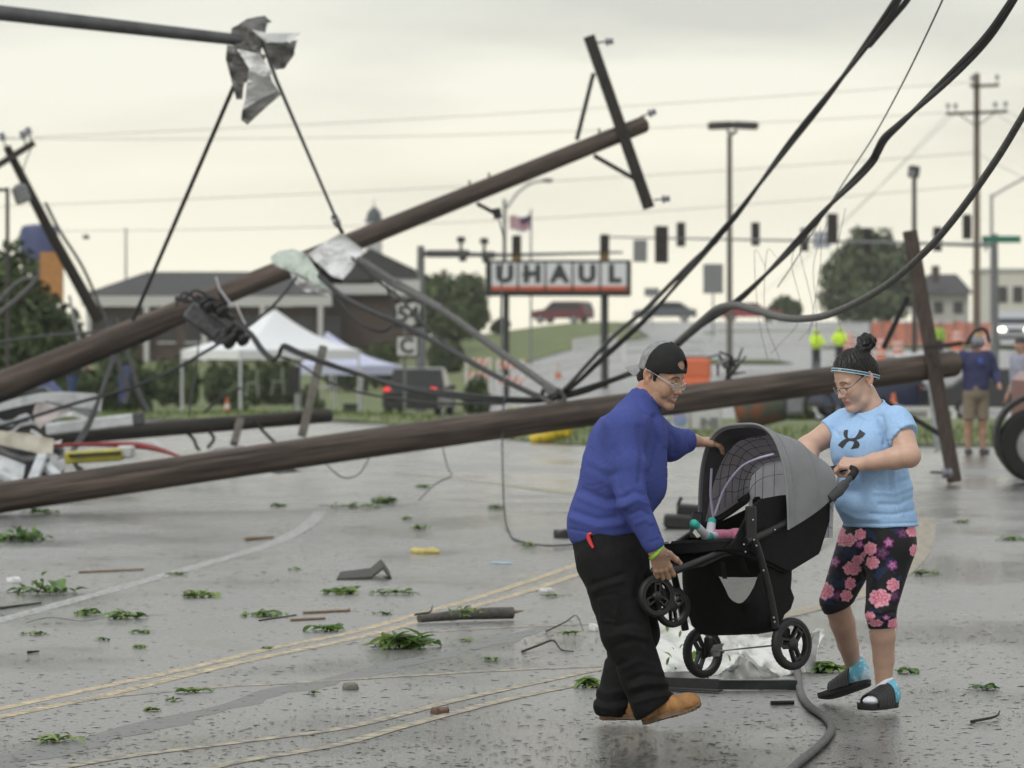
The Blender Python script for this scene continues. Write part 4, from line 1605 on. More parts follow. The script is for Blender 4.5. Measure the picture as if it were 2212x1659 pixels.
for i, (cx, cy, r, sq) in enumerate(BIG):
  dx, dy = ZX - cx, (ZY - cy) / sq
  th, rr = np.arctan2(dy, dx), np.hypot(dx, dy) / r
  pet = .92 + .07 * np.cos(6 * th + i * 1.3) + .05 * np.cos(11 * th + i * 2.1) + jit * .06
  rip = .5 + .5 * np.sin(rr * 13 + 2.2 * np.cos(5 * th + i) + 3 * jit + i)
  base = A3((.70, .13, .22))[None] * (1 - rip[:, None]) + A3((.88, .40, .50))[None] * rip[:, None]
  edge = np.clip((rr - .45) * 2.2, 0, 1)[:, None] * (.35 + .5 * rip[:, None])
  base = base * (1 - edge) + A3((.84, .52, .62)) * edge
  dk = np.clip(.5 - np.abs(np.sin(rr * 9 + th * 2 + i)) * 1.8, 0, 1)[:, None]
  base = base * (1 - .6 * dk) + A3((.40, .03, .09)) * .6 * dk
  put(np.clip((pet - rr) * 12, 0, 1), base)
M_LEG = mat('flowered_leggings', (.1, .1, .1), .62, attr='Col', var=.12, scale=60, bump=.1, bscale=700, bdist=.001, spec=.4)
vmesh('leggings', V, Fq, M_LEG, woman, colors=C)

# socks and slides
M_SOCK = mat('patterned_sock', (.3, .6, .75), .9, attr='Col', var=.12, scale=140, bump=.5, bscale=420, bdist=.002)
M_SLIDE = mat('black_slide', (.018, .018, .019), .6, var=.25, scale=40, bump=.15, bscale=300, bdist=.002)
def slide(heel, toe, ank, up):
  heel, toe, ank = A3(heel), A3(toe), A3(ank)
  x = toe - heel
  Ln = np.linalg.norm(x); x = x / Ln
  y = np.cross(A3(up), x); y /= np.linalg.norm(y)
  z = np.cross(x, y)
  R = np.stack([x, y, z], 1)
  loc = lambda p: (p - heel) @ R
  la = loc(ank[None])[0]
  topv = (ank - heel)
  def foot(p):
    q = loc(p)
    d = cone(q, (.040, 0, .058), la + A3((0, 0, .012)), .037, .041)
    d = smin(d, cone(q, (.038, 0, .052), (.15, 0, .046), .031, .030), .03)
    d = smin(d, ell(q, (.190, .002, .041), (.056, .040, .021)), .025)
    d = smin(d, cone(q, (.055, 0, .085), (.165, 0, .052), .034, .024), .03)
    d = smax(d, .022 - q[:, 2], .004)
    return smax(d, plane(q, la + A3((0, 0, .012)), la - A3((.04, 0, .05))), .006)
  lo = np.minimum(np.minimum(heel, toe), ank) - .09
  hi = np.maximum(np.maximum(heel, toe), ank) + .09
  V, Fq = sdf_mesh(foot, lo, hi, .0036)
  q = loc(V)
  Nn = vnormals(V, Fq)
  n1 = vnoise(V, 75, 71) + .6 * vnoise(V, 160, 72)
  wht = np.clip((n1 - .32) * 6, 0, 1) * .75
  up_ = (q - A3((.04, 0, .05))) @ ((la - A3((.04, 0, .05))) / np.linalg.norm(la - A3((.04, 0, .05))))
  topd = np.linalg.norm(la - A3((.04, 0, .05)))
  cuff = np.clip((up_ - topd + .006) / .004, 0, 1)
  toew = np.clip((q[:, 0] - .165) / .006, 0, 1)
  heelw = np.clip((.030 - q[:, 0] - (q[:, 2] - .03) * .5) / .01, 0, 1) * .6
  wht = np.clip(np.maximum(np.maximum(wht, cuff), np.maximum(toew, heelw)), 0, 1)[:, None]
  C = A3((.16, .50, .66)) * (1 - wht) + A3((.74, .75, .80)) * wht
  V = V + Nn * ((cuff * .004) + vnoise(V, 60, 73) * .0015)[:, None]
  so = vmesh('sock', V, Fq, M_SOCK, woman, colors=C)
  mb = MB()
  def row(hz, grow):
    o = []
    for i in range(44):
      t = 2 * PI * i / 44
      cx, sy = math.cos(t), math.sin(t)
      xx = Ln / 2 + (Ln / 2 + grow) * (abs(cx) ** .8) * (1 if cx > 0 else -1)
      wv = .036 + .010 * sm(.25, .75, xx / Ln)
      yy = (wv + grow) * (abs(sy) ** .75) * (1 if sy > 0 else -1)
      spring = .010 * max(0, (xx - Ln * .8) / (Ln * .2)) ** 2
      o.append(Vector(heel + R @ A3((xx, yy, hz + spring))))
    return o
  rows = [row(0, -.004), row(.004, 0), row(.020, .001), row(.026, .002), row(.026, -.004), row(.020, -.008)]
  vs = [p for r in rows for p in r]
  fs = []
  for r in range(5):
    for i in range(44):
      j = (i + 1) % 44
      fs.append((r * 44 + i, r * 44 + j, (r + 1) * 44 + j, (r + 1) * 44 + i))
  fs.append(tuple(range(44))[::-1]); fs.append(tuple(220 + i for i in range(44)))
  mb.add(vs, fs)
  sl = mb.build('slide_sandal', M_SLIDE, woman)
  # ribbed strap over the instep
  nu, nv = 26, 17
  top, bot = [], []
  for i in range(nu):
    u = i / (nu - 1)
    xx = .085 + u * .125
    for j in range(nv):
      t = PI * (j / (nv - 1))
      wv = (.050 + .003 * math.sin(u * 3)) * math.cos(t)
      hh = .016 + (.096 - .043 * u) * (abs(math.sin(t)) ** .62)
      rib = .0016 * math.cos(u * 2 * PI * 6)
      nrm = Vector((.15, math.cos(t), math.sin(t)))
      top.append(Vector(heel + R @ A3(Vector((xx, wv, hh)) + nrm * (.004 + rib))))
      bot.append(Vector(heel + R @ A3(Vector((xx, wv, hh)) - nrm * .001)))
  mb = MB()
  mb.grid(top, nu, nv)
  mb.grid(bot, nu, nv, flip=True)
  k = nu * nv
  for i in (0, nu - 1):
    for j in range(nv - 1):
      mb.f.append((i * nv + j, i * nv + j + 1, k + i * nv + j + 1, k + i * nv + j)); mb.m.append(0)
  mb.build('strap', M_SLIDE, sl)
slide(f_(1937, 1528, .0), f_(1858, 1536, -.22), f_(1909, 1478, -.02), (0, 0, 1))
slide(f_(1880, 1480, .30), f_(1771, 1514, .55 - .05), f_(1846, 1432, .40), (.25, 0, 1))
# ------------------------------------------------------------------ stroller, carried with its front raised
YC = 19.0
XC = (1614 - CX) / F * YC
H2 = math.sqrt(.5)
ROLL = .066
def SL(f, a, z):
  return Vector((XC + H2 * (a - f), YC - H2 * (f + a), z + ROLL * a))
def ST(x, y, a):
  "sheet point on the side plane a -> (f, a, z) of the stroller"
  k = (x - CX) / F
  f = (k * YC - H2 * k * a - XC - H2 * a) / (H2 * (k - 1))
  Y = YC - H2 * (f + a)
  return (f, a, CAMZ - (y - HY) / F * Y - ROLL * a)
def SW(x, y, a):
  return SL(*ST(x, y, a))
def mir(t):
  return (t[0], -t[1], t[2])
stroller = thing('stroller', 'black stroller with grey hood tilted in the air between the two people', 'stroller', SL(0, 0, .2))
M_BLK = mat('black_powder_coat', (.010, .010, .011), .42, var=.3, scale=30, spec=.45)
M_FAB = mat('black_nylon', (.0045, .0045, .005), .75, var=.4, scale=25, bump=.35, bscale=45, bdist=.006, spec=.25)
M_RUB = mat('black_tyre', (.0075, .0075, .008), .62, var=.3, scale=60, bump=.2, bscale=200, bdist=.002)
M_HOOD = mat('grey_hood_cloth', (.27, .27, .28), .85, var=.08, scale=8, bump=.3, bscale=25, bdist=.006)
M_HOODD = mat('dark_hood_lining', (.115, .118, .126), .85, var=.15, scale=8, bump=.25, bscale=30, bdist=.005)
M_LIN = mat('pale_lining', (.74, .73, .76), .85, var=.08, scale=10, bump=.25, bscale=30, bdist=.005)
def translucent(m, f):
  "thin woven cloth lets part of the daylight through"
  t = m.node_tree
  b = t.nodes['Principled BSDF']
  o = [n for n in t.nodes if n.type == 'OUTPUT_MATERIAL'][0]
  tr = t.nodes.new('ShaderNodeBsdfTranslucent')
  src = b.inputs['Base Color'].links[0].from_socket
  t.links.new(src, tr.inputs['Color'])
  mx = t.nodes.new('ShaderNodeMixShader')
  mx.inputs[0].default_value = f
  t.links.new(b.outputs[0], mx.inputs[1])
  t.links.new(tr.outputs[0], mx.inputs[2])
  t.links.new(mx.outputs[0], o.inputs['Surface'])
translucent(M_HOOD, .18)
translucent(M_LIN, .55)
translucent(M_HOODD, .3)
M_STEEL = mat('bright_steel', (.55, .55, .56), .3, .9, var=.1)
M_LAV = mat('lavender_piping', (.50, .46, .62), .7, var=.05)
M_FOAM = mat('foam_grip', (.011, .011, .011), .85, var=.3, scale=120, bump=.4, bscale=400, bdist=.002)
M_GREYP = mat('dark_grey_plastic', (.035, .036, .038), .5, var=.1)

def wheel(c, axis, r, wd, spokes=3, rot=0.0):
  axis = Vector(axis).normalized()
  u, v, d = basis(axis)
  mb = MB()
  mb.lathe(Vector(c) - d * wd * .42, d, [(0, r * .70), (0, r * .80), (wd * .84, r * .80), (wd * .84, r * .70)], 36, close=True)
  mb.lathe(Vector(c) - d * wd * .6, d, [(0, r * .10), (0, r * .20), (wd * 1.0, r * .24), (wd * 1.2, r * .15), (wd * 1.22, .001), (0, .001)], 20)
  for k in range(spokes):
    t = 2 * PI * k / spokes + rot
    for off in (-1, 1):
      dr = u * math.cos(t) + v * math.sin(t)
      tg = -u * math.sin(t) + v * math.cos(t)
      a0 = Vector(c) + dr * r * .17 + tg * off * r * .125
      a1 = Vector(c) + dr * r * .74 + tg * off * r * .150
      mb.bar(a0, a1, wd * .62, r * .085, up=tg)
    for rr in (.60,):
      dr = u * math.cos(t) + v * math.sin(t)
      mb.box(Vector(c) + dr * r * rr, (r * .10, r * .36, wd * .7), Matrix((dr, -u * math.sin(t) + v * math.cos(t), d)).transposed())
  w = mb.build('wheel', M_BLK, stroller)
  tb = MB()
  n = 72
  prof = [(-.5, .80), (-.52, .90), (-.36, .975), (-.14, 1.0), (.14, 1.0), (.36, .975), (.52, .90), (.5, .80)]
  vs = []
  for i in range(n):
    t = 2 * PI * i / n
    dr = u * math.cos(t) + v * math.sin(t)
    for j, (hh, rr) in enumerate(prof):
      g = .985 if (i % 2 and rr > .95) else 1.0
      vs.append(Vector(c) + d * hh * wd + dr * r * rr * g)
  k = len(prof)
  tb.add(vs, [(i * k + j, i * k + (j + 1) % k, ((i + 1) % n) * k + (j + 1) % k, ((i + 1) % n) * k + j) for i in range(n) for j in range(k)])
  tb.build('tyre', M_RUB, w)
  return w
EA = SL(0, 1, 0) - SL(0, 0, 0)
EF = SL(1, 0, 0) - SL(0, 0, 0)
nearW, farW = SW(1710, 1391, .28), SW(1518, 1409, -.28)
wheel(nearW, EA + Vector((0, -.12, .0)), .1165, .036, rot=.9)
wheel(farW, EA + Vector((0, -.1, 0)), .1165, .036, rot=2.1)
fr1, fr2 = SW(1418, 1288, .05), SW(1452, 1311, -.05)
wheel(fr1, EA + Vector((.0, -.45, 0)), .0915, .032, rot=1.5)
wheel(fr2, EA + Vector((.0, -.45, 0)), .0915, .032, rot=.6)

def part(name, mb, m, parent=None, **k):
  return mb.build(name, m, parent or stroller, **k)
# side tubes
tubeN = [ST(1447, 1238, .055), ST(1500, 1217, .11), ST(1560, 1191, .175), ST(1669, 1143, .238), ST(1735, 1108, .242), ST(1800, 1072, .262)]
for fn in (lambda t: t, mir):
  part('side_tube', MB().tube(catmull([SL(*fn(t)) for t in tubeN], 6), .0155, 12), M_BLK)
part('front_crossbar', MB().tube(catmull([SL(*tubeN[0]), SL(tubeN[0][0] + .015, .03, tubeN[0][2] - .005), SL(tubeN[0][0] + .018, 0, tubeN[0][2] - .006), SL(tubeN[0][0] + .015, -.03, tubeN[0][2] - .005), SL(*mir(tubeN[0]))], 6), .0155, 12), M_BLK)
# caster
mb = MB()
ct = SL(tubeN[0][0] + .035, 0, tubeN[0][2] - .02)
mid = (fr1 + fr2) / 2
mb.tube([ct, ct * .5 + mid * .5 + EF.normalized() * .012, mid + Vector((0, 0, .02))], [.022, .026, .020], 12)
mb.bar(mid - (fr1 - fr2) * .62, mid + (fr1 - fr2) * .62, .014, .014)
part('front_caster', mb, M_BLK)
# rear legs
legN = [ST(1629, 1165, .265), ST(1640, 1195, .268), ST(1655, 1250, .27), ST(1668, 1310, .27), ST(1676, 1356, .27)]
for fn in (lambda t: t, mir):
  part('rear_leg', MB().tube(catmull([SL(*fn(t)) for t in legN], 6), [.0165, .0165, .0175], 12), M_BLK)
for c, sg in ((nearW, -1), (farW, 1)):
  mb = MB()
  q = c + EA.normalized() * .034 * sg
  mb.box(q + Vector((0, 0, .025)), (.045, .03, .095), Matrix((EF.normalized(), EA.normalized(), Vector((0, 0, 1)))).transposed(), bev=.01)
  part('wheel_mount', mb, M_BLK)
part('rear_axle', MB().tube([nearW - EA.normalized() * .02, farW + EA.normalized() * .02], .0042, 8), M_STEEL)
mb = MB()
bt = farW + EA.normalized() * .075
mb.prism([bt + EF.normalized() * a + Vector((0, 0, b)) for a, b in ((-.02, -.02), (.02, -.02), (.03, .01), (.01, .032), (-.05, .036), (-.028, .012))], EA.normalized() * .012)
part('brake_pedal', mb, mat('grey_pedal', (.25, .26, .27), .5))
# links
part('link', MB().tube([SW(1610, 1170, .25), SW(1662, 1148, .25)], .019, 10), M_BLK)
part('arm_post', MB().bar(SW(1622, 1093, .255), SW(1622, 1168, .255), .05, .022, bev=.006), M_BLK)
part('arm_post', MB().bar(SW(1507, 1106, -.2), SW(1500, 1165, -.2), .05, .022, bev=.006), M_BLK)
for (x, y, a) in ((1626.6, 1123, .272), (1628.7, 1166, .287), (1607, 1176, .262), (1634, 1178.5, .29), (1610.5, 1192, .262), (1649.5, 1232, .29), (1671.5, 1334, .29), (1673.5, 1343.5, .29), (1674, 1144.5, .27)):
  part('rivet', MB().ball(SW(x, y, a), .0042, 8, 6), M_STEEL)
# handle
hj = ST(1803, 1069, .265)
hb_ = ST(1846, 1020, .262)
hh = [hj, ST(1826, 1044, .268), hb_, (hb_[0] - .012, .235, hb_[2] + .022), (hb_[0] - .010, .19, hb_[2] + .024), (hb_[0] - .004, .10, hb_[2] + .014), (hb_[0], 0, hb_[2] + .010)]
pathN = [SL(*t) for t in hh]
pathF = [SL(*mir(t)) for t in hh[::-1]][1:]
gp = catmull(pathN + pathF, 6)
part('handlebar', MB().tube(gp, .0135, 12), M_GREYP)
part('foam_grip', MB().tube(gp[9:-9], .0178, 14), M_FOAM)
for fn in (lambda t: t, mir):
  mb = MB()
  mb.tube([SL(*fn(ST(1788, 1078, .268))), SL(*fn(ST(1812, 1060, .268))), SL(*fn(ST(1826, 1044, .268)))], [.022, .026, .021], 12)
  part('handle_joint', mb, M_GREYP)
  mb = MB()
  q = SL(*fn((hj[0] - .03, .20, hj[2] - .012)))
  mb.box(q, (.085, .055, .045), Matrix((EF.normalized(), EA.normalized(), Vector((0, 0, 1)))).transposed(), bev=.014)
  part('cup_tray', mb, M_BLK)
part('fold_lever', MB().box(SL(hb_[0] + .006, .045, hb_[2] - .016), (.022, .12, .016), Matrix((EF.normalized(), EA.normalized(), Vector((0, 0, 1)))).transposed(), bev=.005), mat('silver_plastic', (.42, .43, .45), .4, .3))

# seat tub
sideN = [(1797, 1082), (1790, 1120), (1768, 1192), (1740, 1212), (1702, 1234), (1655, 1212), (1620, 1190), (1565, 1186), (1584, 1168), (1602, 1130), (1618, 1098), (1640, 1078), (1684, 1070), (1740, 1066)]
for sg in (1, -1):
  mb = MB()
  pts = [ST(x, y, .225) for x, y in (sideN if sg > 0 else sideN[:7] + [(1590, 1190), (1660, 1150), (1720, 1120)])]
  mb.prism([SL(t[0], sg * .225, t[2]) for t in pts], EA.normalized() * (.010 * sg))
  part('seat_side', mb, M_FAB, auto=30)
def across(prof, hw, th, name, m, n=9, sag=.0):
  "padded panel following a profile of (f, z), spanning the width"
  mb = MB()
  top, bot = [], []
  for i, (f, z) in enumerate(prof):
    a0, a1 = prof[max(i - 1, 0)], prof[min(i + 1, len(prof) - 1)]
    d = Vector((a1[0] - a0[0], a1[1] - a0[1])).normalized()
    nx, nz = -d.y, d.x
    hwi = hw[i] if isinstance(hw, (list, tuple)) else hw
    for j in range(n):
      v = -1 + 2 * j / (n - 1)
      s = sag * (1 - v * v)
      top.append(SL(f + nx * (th * .5 - s), v * hwi, z + nz * (th * .5 - s)))
      bot.append(SL(f - nx * (th * .5 + s), v * hwi, z - nz * (th * .5 + s)))
  k = len(prof) * n
  mb.grid(top, len(prof), n)
  mb.grid(bot, len(prof), n, flip=True)
  e = [j for j in range(n)] + [i * n + n - 1 for i in range(1, len(prof))] + [(len(prof) - 1) * n + j for j in range(n - 2, -1, -1)] + [i * n for i in range(len(prof) - 2, 0, -1)]
  for i in range(len(e)):
    a, b = e[i], e[(i + 1) % len(e)]
    mb.f.append((a, b, k + b, k + a)); mb.m.append(0)
  return part(name, mb, m)
bt_, bb_, sb_ = ST(1797, 1084, .225), ST(1768, 1192, .225), ST(1702, 1232, .225)
s0, s1 = ST(1600, 1192, .225), ST(1565, 1184, .225)
across([(bt_[0], bt_[2]), ((bt_[0] + bb_[0]) / 2, (bt_[2] + bb_[2]) / 2), (bb_[0], bb_[2]), (sb_[0], sb_[2])], .222, .024, 'backrest', M_FAB, sag=.015)
across([(sb_[0], sb_[2]), (s0[0] - .03, s0[2] + .0), (s1[0], s1[2] + .01)], .222, .03, 'seat', M_FAB, sag=.01)
cf, cz = .285, 1.7 - (1178 - 730) / F * (YC - H2 * .285) - 0
mb = MB()
cen = SL(cf, 0, cz)
Rb = Matrix((EF.normalized(), EA.normalized(), Vector((0, 0, 1)))).transposed()
mb.box(cen, (.11, .37, .050), Rb, bev=.022)
part('leg_cushion', mb, M_FAB)
t0 = tubeN[0]
across([(cf - .10, cz - .03), (cf + .06, cz - .045), (cf + .14, cz - .085), (t0[0] + .0, t0[2] + .012)], [.185, .17, .12, .05], .016, 'footrest', M_BLK, sag=.004)
# seat front joins the cushion
across([(s1[0] - .01, s1[2] + .015), (cf - .04, cz - .01)], .20, .03, 'seat_front', M_FAB)
# basket
rows = []
def brow(z, f0, f1, hw, dip):
  o = []
  n = 48
  for i in range(n):
    t = 2 * PI * i / n
    cx, sy = math.cos(t), math.sin(t)
    ff = (f0 + f1) / 2 + (f1 - f0) / 2 * (abs(cx) ** .45) * (1 if cx > 0 else -1)
    aa = hw * (abs(sy) ** .45) * (1 if sy > 0 else -1)
    zz = z
    if dip and .06 < t < 1.50:
      zz -= dip * (math.sin((t - .06) / 1.44 * PI) ** .45)
    o.append((ff, aa, zz))
  return o
for z, f0, f1, hw, dip in ((.725, -.135, .27, .20, .20), (.62, -.125, .262, .205, .105), (.52, -.105, .24, .205, 0), (.44, -.06, .20, .195, 0), (.395, -.01, .165, .18, 0), (.385, .03, .12, .12, 0)):
  rows.append(brow(z, f0, f1, hw, dip))
mb = MB()
vs = []
rj = np.random.default_rng(3)
for r_ in rows:
  for (ff, aa, zz) in r_:
    vs.append(SL(ff + rj.normal(0, .0025), aa + rj.normal(0, .0025), zz + rj.normal(0, .002)))
n = 48
fs = [(r_ * n + i, r_ * n + (i + 1) % n, (r_ + 1) * n + (i + 1) % n, (r_ + 1) * n + i) for r_ in range(len(rows) - 1) for i in range(n)]
# the mesh window in the far side is left open here
win = set()
for r_ in range(0, 3):
  for i in range(n):
    t = rows[r_][i]
    if (t[1] < -.12 and t[0] < .12) or (t[0] < -.08 and t[1] < .12): win.add(r_ * n + i)
wf = [f for k, f in enumerate(fs) if k in win]
mb.add(vs, [f for k, f in enumerate(fs) if k not in win] + [tuple((len(rows) - 1) * n + i for i in range(n))])
part('basket', mb, M_FAB, auto=0)
mesh_m = mat('grey_netting', (.20, .20, .20), .7, alpha=.55, var=.1)
used = sorted({i for f in wf for i in f})
ix = {u: k for k, u in enumerate(used)}
mb = MB()
mb.add([vs[u] for u in used], [tuple(ix[i] for i in f) for f in wf])
part('basket_netting', mb, mesh_m, auto=0)
# rear pocket flap of the basket
mb = MB()
pk = [ST(x, y, .20) for x, y in ((1664, 1222), (1708, 1270), (1716, 1292), (1708, 1316), (1668, 1352), (1660, 1300))]
mb.prism([SL(t[0], .20, t[2]) for t in pk], EA.normalized() * -.03)
part('basket_back', mb, M_FAB)
for i, (xa, ya, xb, yb) in enumerate(((1668, 1160, 1690, 1215), (1600, 1200, 1612, 1240), (1560, 1215, 1566, 1250))):
  part('strap', MB().bar(SW(xa, ya, .21), SW(xb, yb, .20), .022, .003), M_FAB)

# hood
NU, NV = 22, 41
def hood(t, th, off=0.0):
  "t 0 front .. 1 back, th 0 near .. pi far"
  f = .045 - .345 * t - .02 * math.sin(t * PI)
  zb = .838 + .152 * t
  zt_ = 1.318 - .085 * t - .075 * t * t
  hw = .268 + .010 * math.sin(t * PI) - off
  c, s = math.cos(th), math.sin(th)
  a = hw * (abs(c) ** .62) * (1 if c > 0 else -1)
  z = zb + (zt_ - zb - off) * (s ** .72)
  f = f + .035 * (1 - s) * (1 - t) * -.6
  # cloth sags a little between its bows
  sag = .010 * math.sin(t * PI * 2) ** 2 * s
  return (f, a, z - sag)
def hoodgrid(t0, t1, th0, th1, off, nu, nv):
  return [SL(*hood(t0 + (t1 - t0) * i / (nu - 1), th0 + (th1 - th0) * j / (nv - 1), off)) for i in range(nu) for j in range(nv)]
mb = MB()
mb.grid(hoodgrid(0, 1, 0, PI, 0, NU, NV), NU, NV)
part('hood', mb, M_HOOD, auto=0)
mb = MB()
# hem roll and panel seam
mb.tube([SL(*hood(.0, PI * j / 40, .002)) for j in range(41)], .006, 8)
part('hood_rim', mb, M_HOOD)
for tt in (.10, .52):
  part('hood_seam', MB().tube([SL(*hood(tt, PI * j / 40, -.001)) for j in range(41)], .0022, 6), M_HOOD)
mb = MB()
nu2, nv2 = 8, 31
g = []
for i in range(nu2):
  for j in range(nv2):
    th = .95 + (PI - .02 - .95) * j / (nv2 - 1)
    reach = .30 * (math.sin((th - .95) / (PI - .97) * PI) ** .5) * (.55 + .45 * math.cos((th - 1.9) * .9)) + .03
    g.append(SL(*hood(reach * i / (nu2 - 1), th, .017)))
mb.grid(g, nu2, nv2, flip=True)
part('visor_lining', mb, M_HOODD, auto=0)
mb = MB()
mb.grid(hoodgrid(.01, 1, .02, PI - .02, .012, 16, 31), 16, 31, flip=True)
part('hood_lining', mb, M_LIN, auto=0)
# back wall of the hood behind the child
mb = MB()
bw = []
for i in range(7):
  for j in range(31):
    t = hood(.985, .02 + (PI - .04) * j / 30, .013)
    low = (bt_[0] + .03, t[1], bt_[2] - .16)
    u = i / 6
    bw.append(SL(t[0] * (1 - u) + low[0] * u, t[1], t[2] * (1 - u) + min(low[2], t[2] - .01) * u))
mb.grid(bw, 7, 31)
part('hood_back', mb, M_LIN, auto=0)
# window-pane check on the lining, thin woven cords
M_CORD = mat('dark_cord', (.03, .03, .034), .8)
ck = 0
r9 = random.Random(9)
for tt in (.34, .47, .60, .73, .86, .965):
  pts = [SL(*hood(tt + .012 * math.sin(j * .9 + tt * 20), .06 + (PI - .12) * j / 30, .0145)) for j in range(31)]
  part('check_cord', MB().tube(pts, .0011, 4), M_CORD)
for k in range(13):
  th = .25 + (PI - .45) * k / 12
  pts = [SL(*hood(.06 + .92 * j / 12, th + .02 * math.sin(j + k), .0145)) for j in range(13)]
  part('check_cord', MB().tube(pts, .0011, 4), M_CORD)
for k in range(1, 8):
  pts = [bw[i * 31 + 2 + k * 3] + EF.normalized() * .003 for i in range(7)]
  part('check_cord', MB().tube(pts, .0011, 4), M_CORD)
for i in (1, 3, 5):
  part('check_cord', MB().tube([bw[i * 31 + j] + EF.normalized() * .003 for j in range(1, 30)], .0011, 4), M_CORD)
# lavender bows inside
part('hood_bow', MB().tube(catmull([SW(1541, 1118, -.16), SW(1535, 1070, -.19), SW(1537, 1012, -.20)], 8), .0058, 8), M_LAV)
part('hood_bow', MB().tube(catmull([SW(1544, 1113, -.13), SW(1565, 1056, -.10), SW(1600, 1010, -.02), SW(1636, 991, .08), SW(1672, 981, .17)], 8), .0058, 8), M_LAV)
# black catch on top at the back
part('hood_catch', MB().bar(SW(1712, 962, .02), SW(1735, 985, .06), .03, .012, bev=.004), M_FAB)

# ------------------------------------------------------------------ the child in the seat
M_PINK = mat('pink_knit', (.62, .22, .33), .9, var=.1, scale=90, bump=.3, bscale=300, bdist=.002)
M_TOESOCK = mat('baby_sock', (.7, .7, .75), .9, attr='Col', var=.06, scale=90, bump=.3, bscale=300, bdist=.002)
baby = thing('person', 'small child in pink with white and teal socks, lying in the stroller', 'person', SL(.10, 0, .78))
k1, k2 = SW(1533, 1160, -.03), SW(1536, 1162, -.06)
toe1, toe2 = SW(1499, 1131, .03), SW(1538, 1126, -.08)
hipb = SW(1588, 1160, -.02)
def bbody(p):
  d = chain(p, [A3(hipb), A3(SW(1548, 1157, -.03))], [.030, .027], .02)
  d = smin(d, chain(p, [A3(SW(1560, 1158, -.05)), A3(SW(1540, 1155, -.07))], [.028, .025], .02), .02)
  d = smin(d, chain(p, [A3(hipb), A3(SW(1650, 1150, 0))], [.03, .055], .03), .03)
  return smin(d, ell(p, A3(SW(1690, 1122, 0)), (.06, .055, .06)), .02)
V, Fq = sdf_mesh(bbody, A3(SW(1600, 1150, 0)) - .32, A3(SW(1600, 1150, 0)) + .32, .007)
V = V + vnormals(V, Fq) * (vnoise(V, 60, 81) * .004)[:, None]
vmesh('body', V, Fq, M_PINK, baby)
for heel, toe, knee in ((SW(1527, 1160, .0), toe1, SW(1548, 1158, -.03)), (SW(1533, 1158, -.06), toe2, SW(1545, 1155, -.07))):
  heel, toe, knee = A3(heel), A3(toe), A3(knee)
  def sk(p):
    d = chain(p, [heel, toe], [.0205, .0190], .01)
    return smin(d, cone(p, heel, knee, .0195, .0195), .012)
  V, Fq = sdf_mesh(sk, np.minimum(np.minimum(heel, toe), knee) - .035, np.maximum(np.maximum(heel, toe), knee) + .035, .003)
  ax = toe - heel
  t = ((V - heel) @ ax) / (ax @ ax)
  tl = np.maximum(np.clip((t - .78) / .06, 0, 1), np.clip((.10 - np.linalg.norm(V - heel, axis=1) / np.linalg.norm(ax) * .32) / .02, 0, 1) * (t < .12))[:, None]
  C = A3((.70, .70, .76)) * (1 - tl) + A3((.05, .48, .40)) * tl
  vmesh('sock', V, Fq, M_TOESOCK, baby, colors=C)
# care label
part('care_label', MB().prism([SW(1496, 1150, .06), SW(1502, 1143, .06), SW(1514, 1158, .06), SW(1506, 1162, .06)], (0, .002, 0)), mat('label_tape', (.7, .68, .62), .7))
# ------------------------------------------------------------------ fallen poles, cables and torn metal
M_ARM = mat('weathered_crossarm', (.015, .013, .011), .85, col2=(.045, .038, .033), scale=9, stretch=(4, 4, .6), bump=.4, bscale=30)
M_GREYARM = mat('silvered_crossarm', (.085, .078, .066), .85, col2=(.19, .175, .150), scale=9, stretch=(4, 4, .6), bump=.4, bscale=30)
M_GALV = mat('galvanised_steel', (.16, .165, .17), .5, .55, var=.2, scale=9)
M_DGALV = mat('dull_galvanised_tube', (.075, .077, .080), .55, .35, var=.2, scale=5)
M_IRON = mat('dark_iron', (.022, .022, .023), .6, .3, var=.3, scale=20)
M_PORC = mat('grey_porcelain', (.20, .20, .235), .25, var=.1)
M_CABLE = mat('black_cable', (.020, .020, .021), .62, var=.5, scale=30, bump=.4, bscale=90, bdist=.004)
M_CABLEG = mat('weathered_cable', (.055, .054, .052), .7, col2=(.125, .122, .115), scale=24, bump=.6, bscale=110, bdist=.005)
M_WIRE = mat('bare_wire', (.14, .14, .14), .5, .4, var=.2)
M_TIN = mat('dented_white_sheet', (.34, .34, .335), .45, col2=(.66, .67, .67), scale=4, lo=.25, hi=.42, bump=.25, bscale=9, bdist=.02)
M_TIND = mat('grey_sheet_back', (.085, .083, .078), .5, .25, col2=(.16, .158, .150), scale=7, bump=.2, bscale=9, bdist=.02)
M_TING = mat('pale_green_sheet', (.36, .42, .36), .5, col2=(.50, .55, .49), scale=6, bump=.2, bscale=9, bdist=.02)

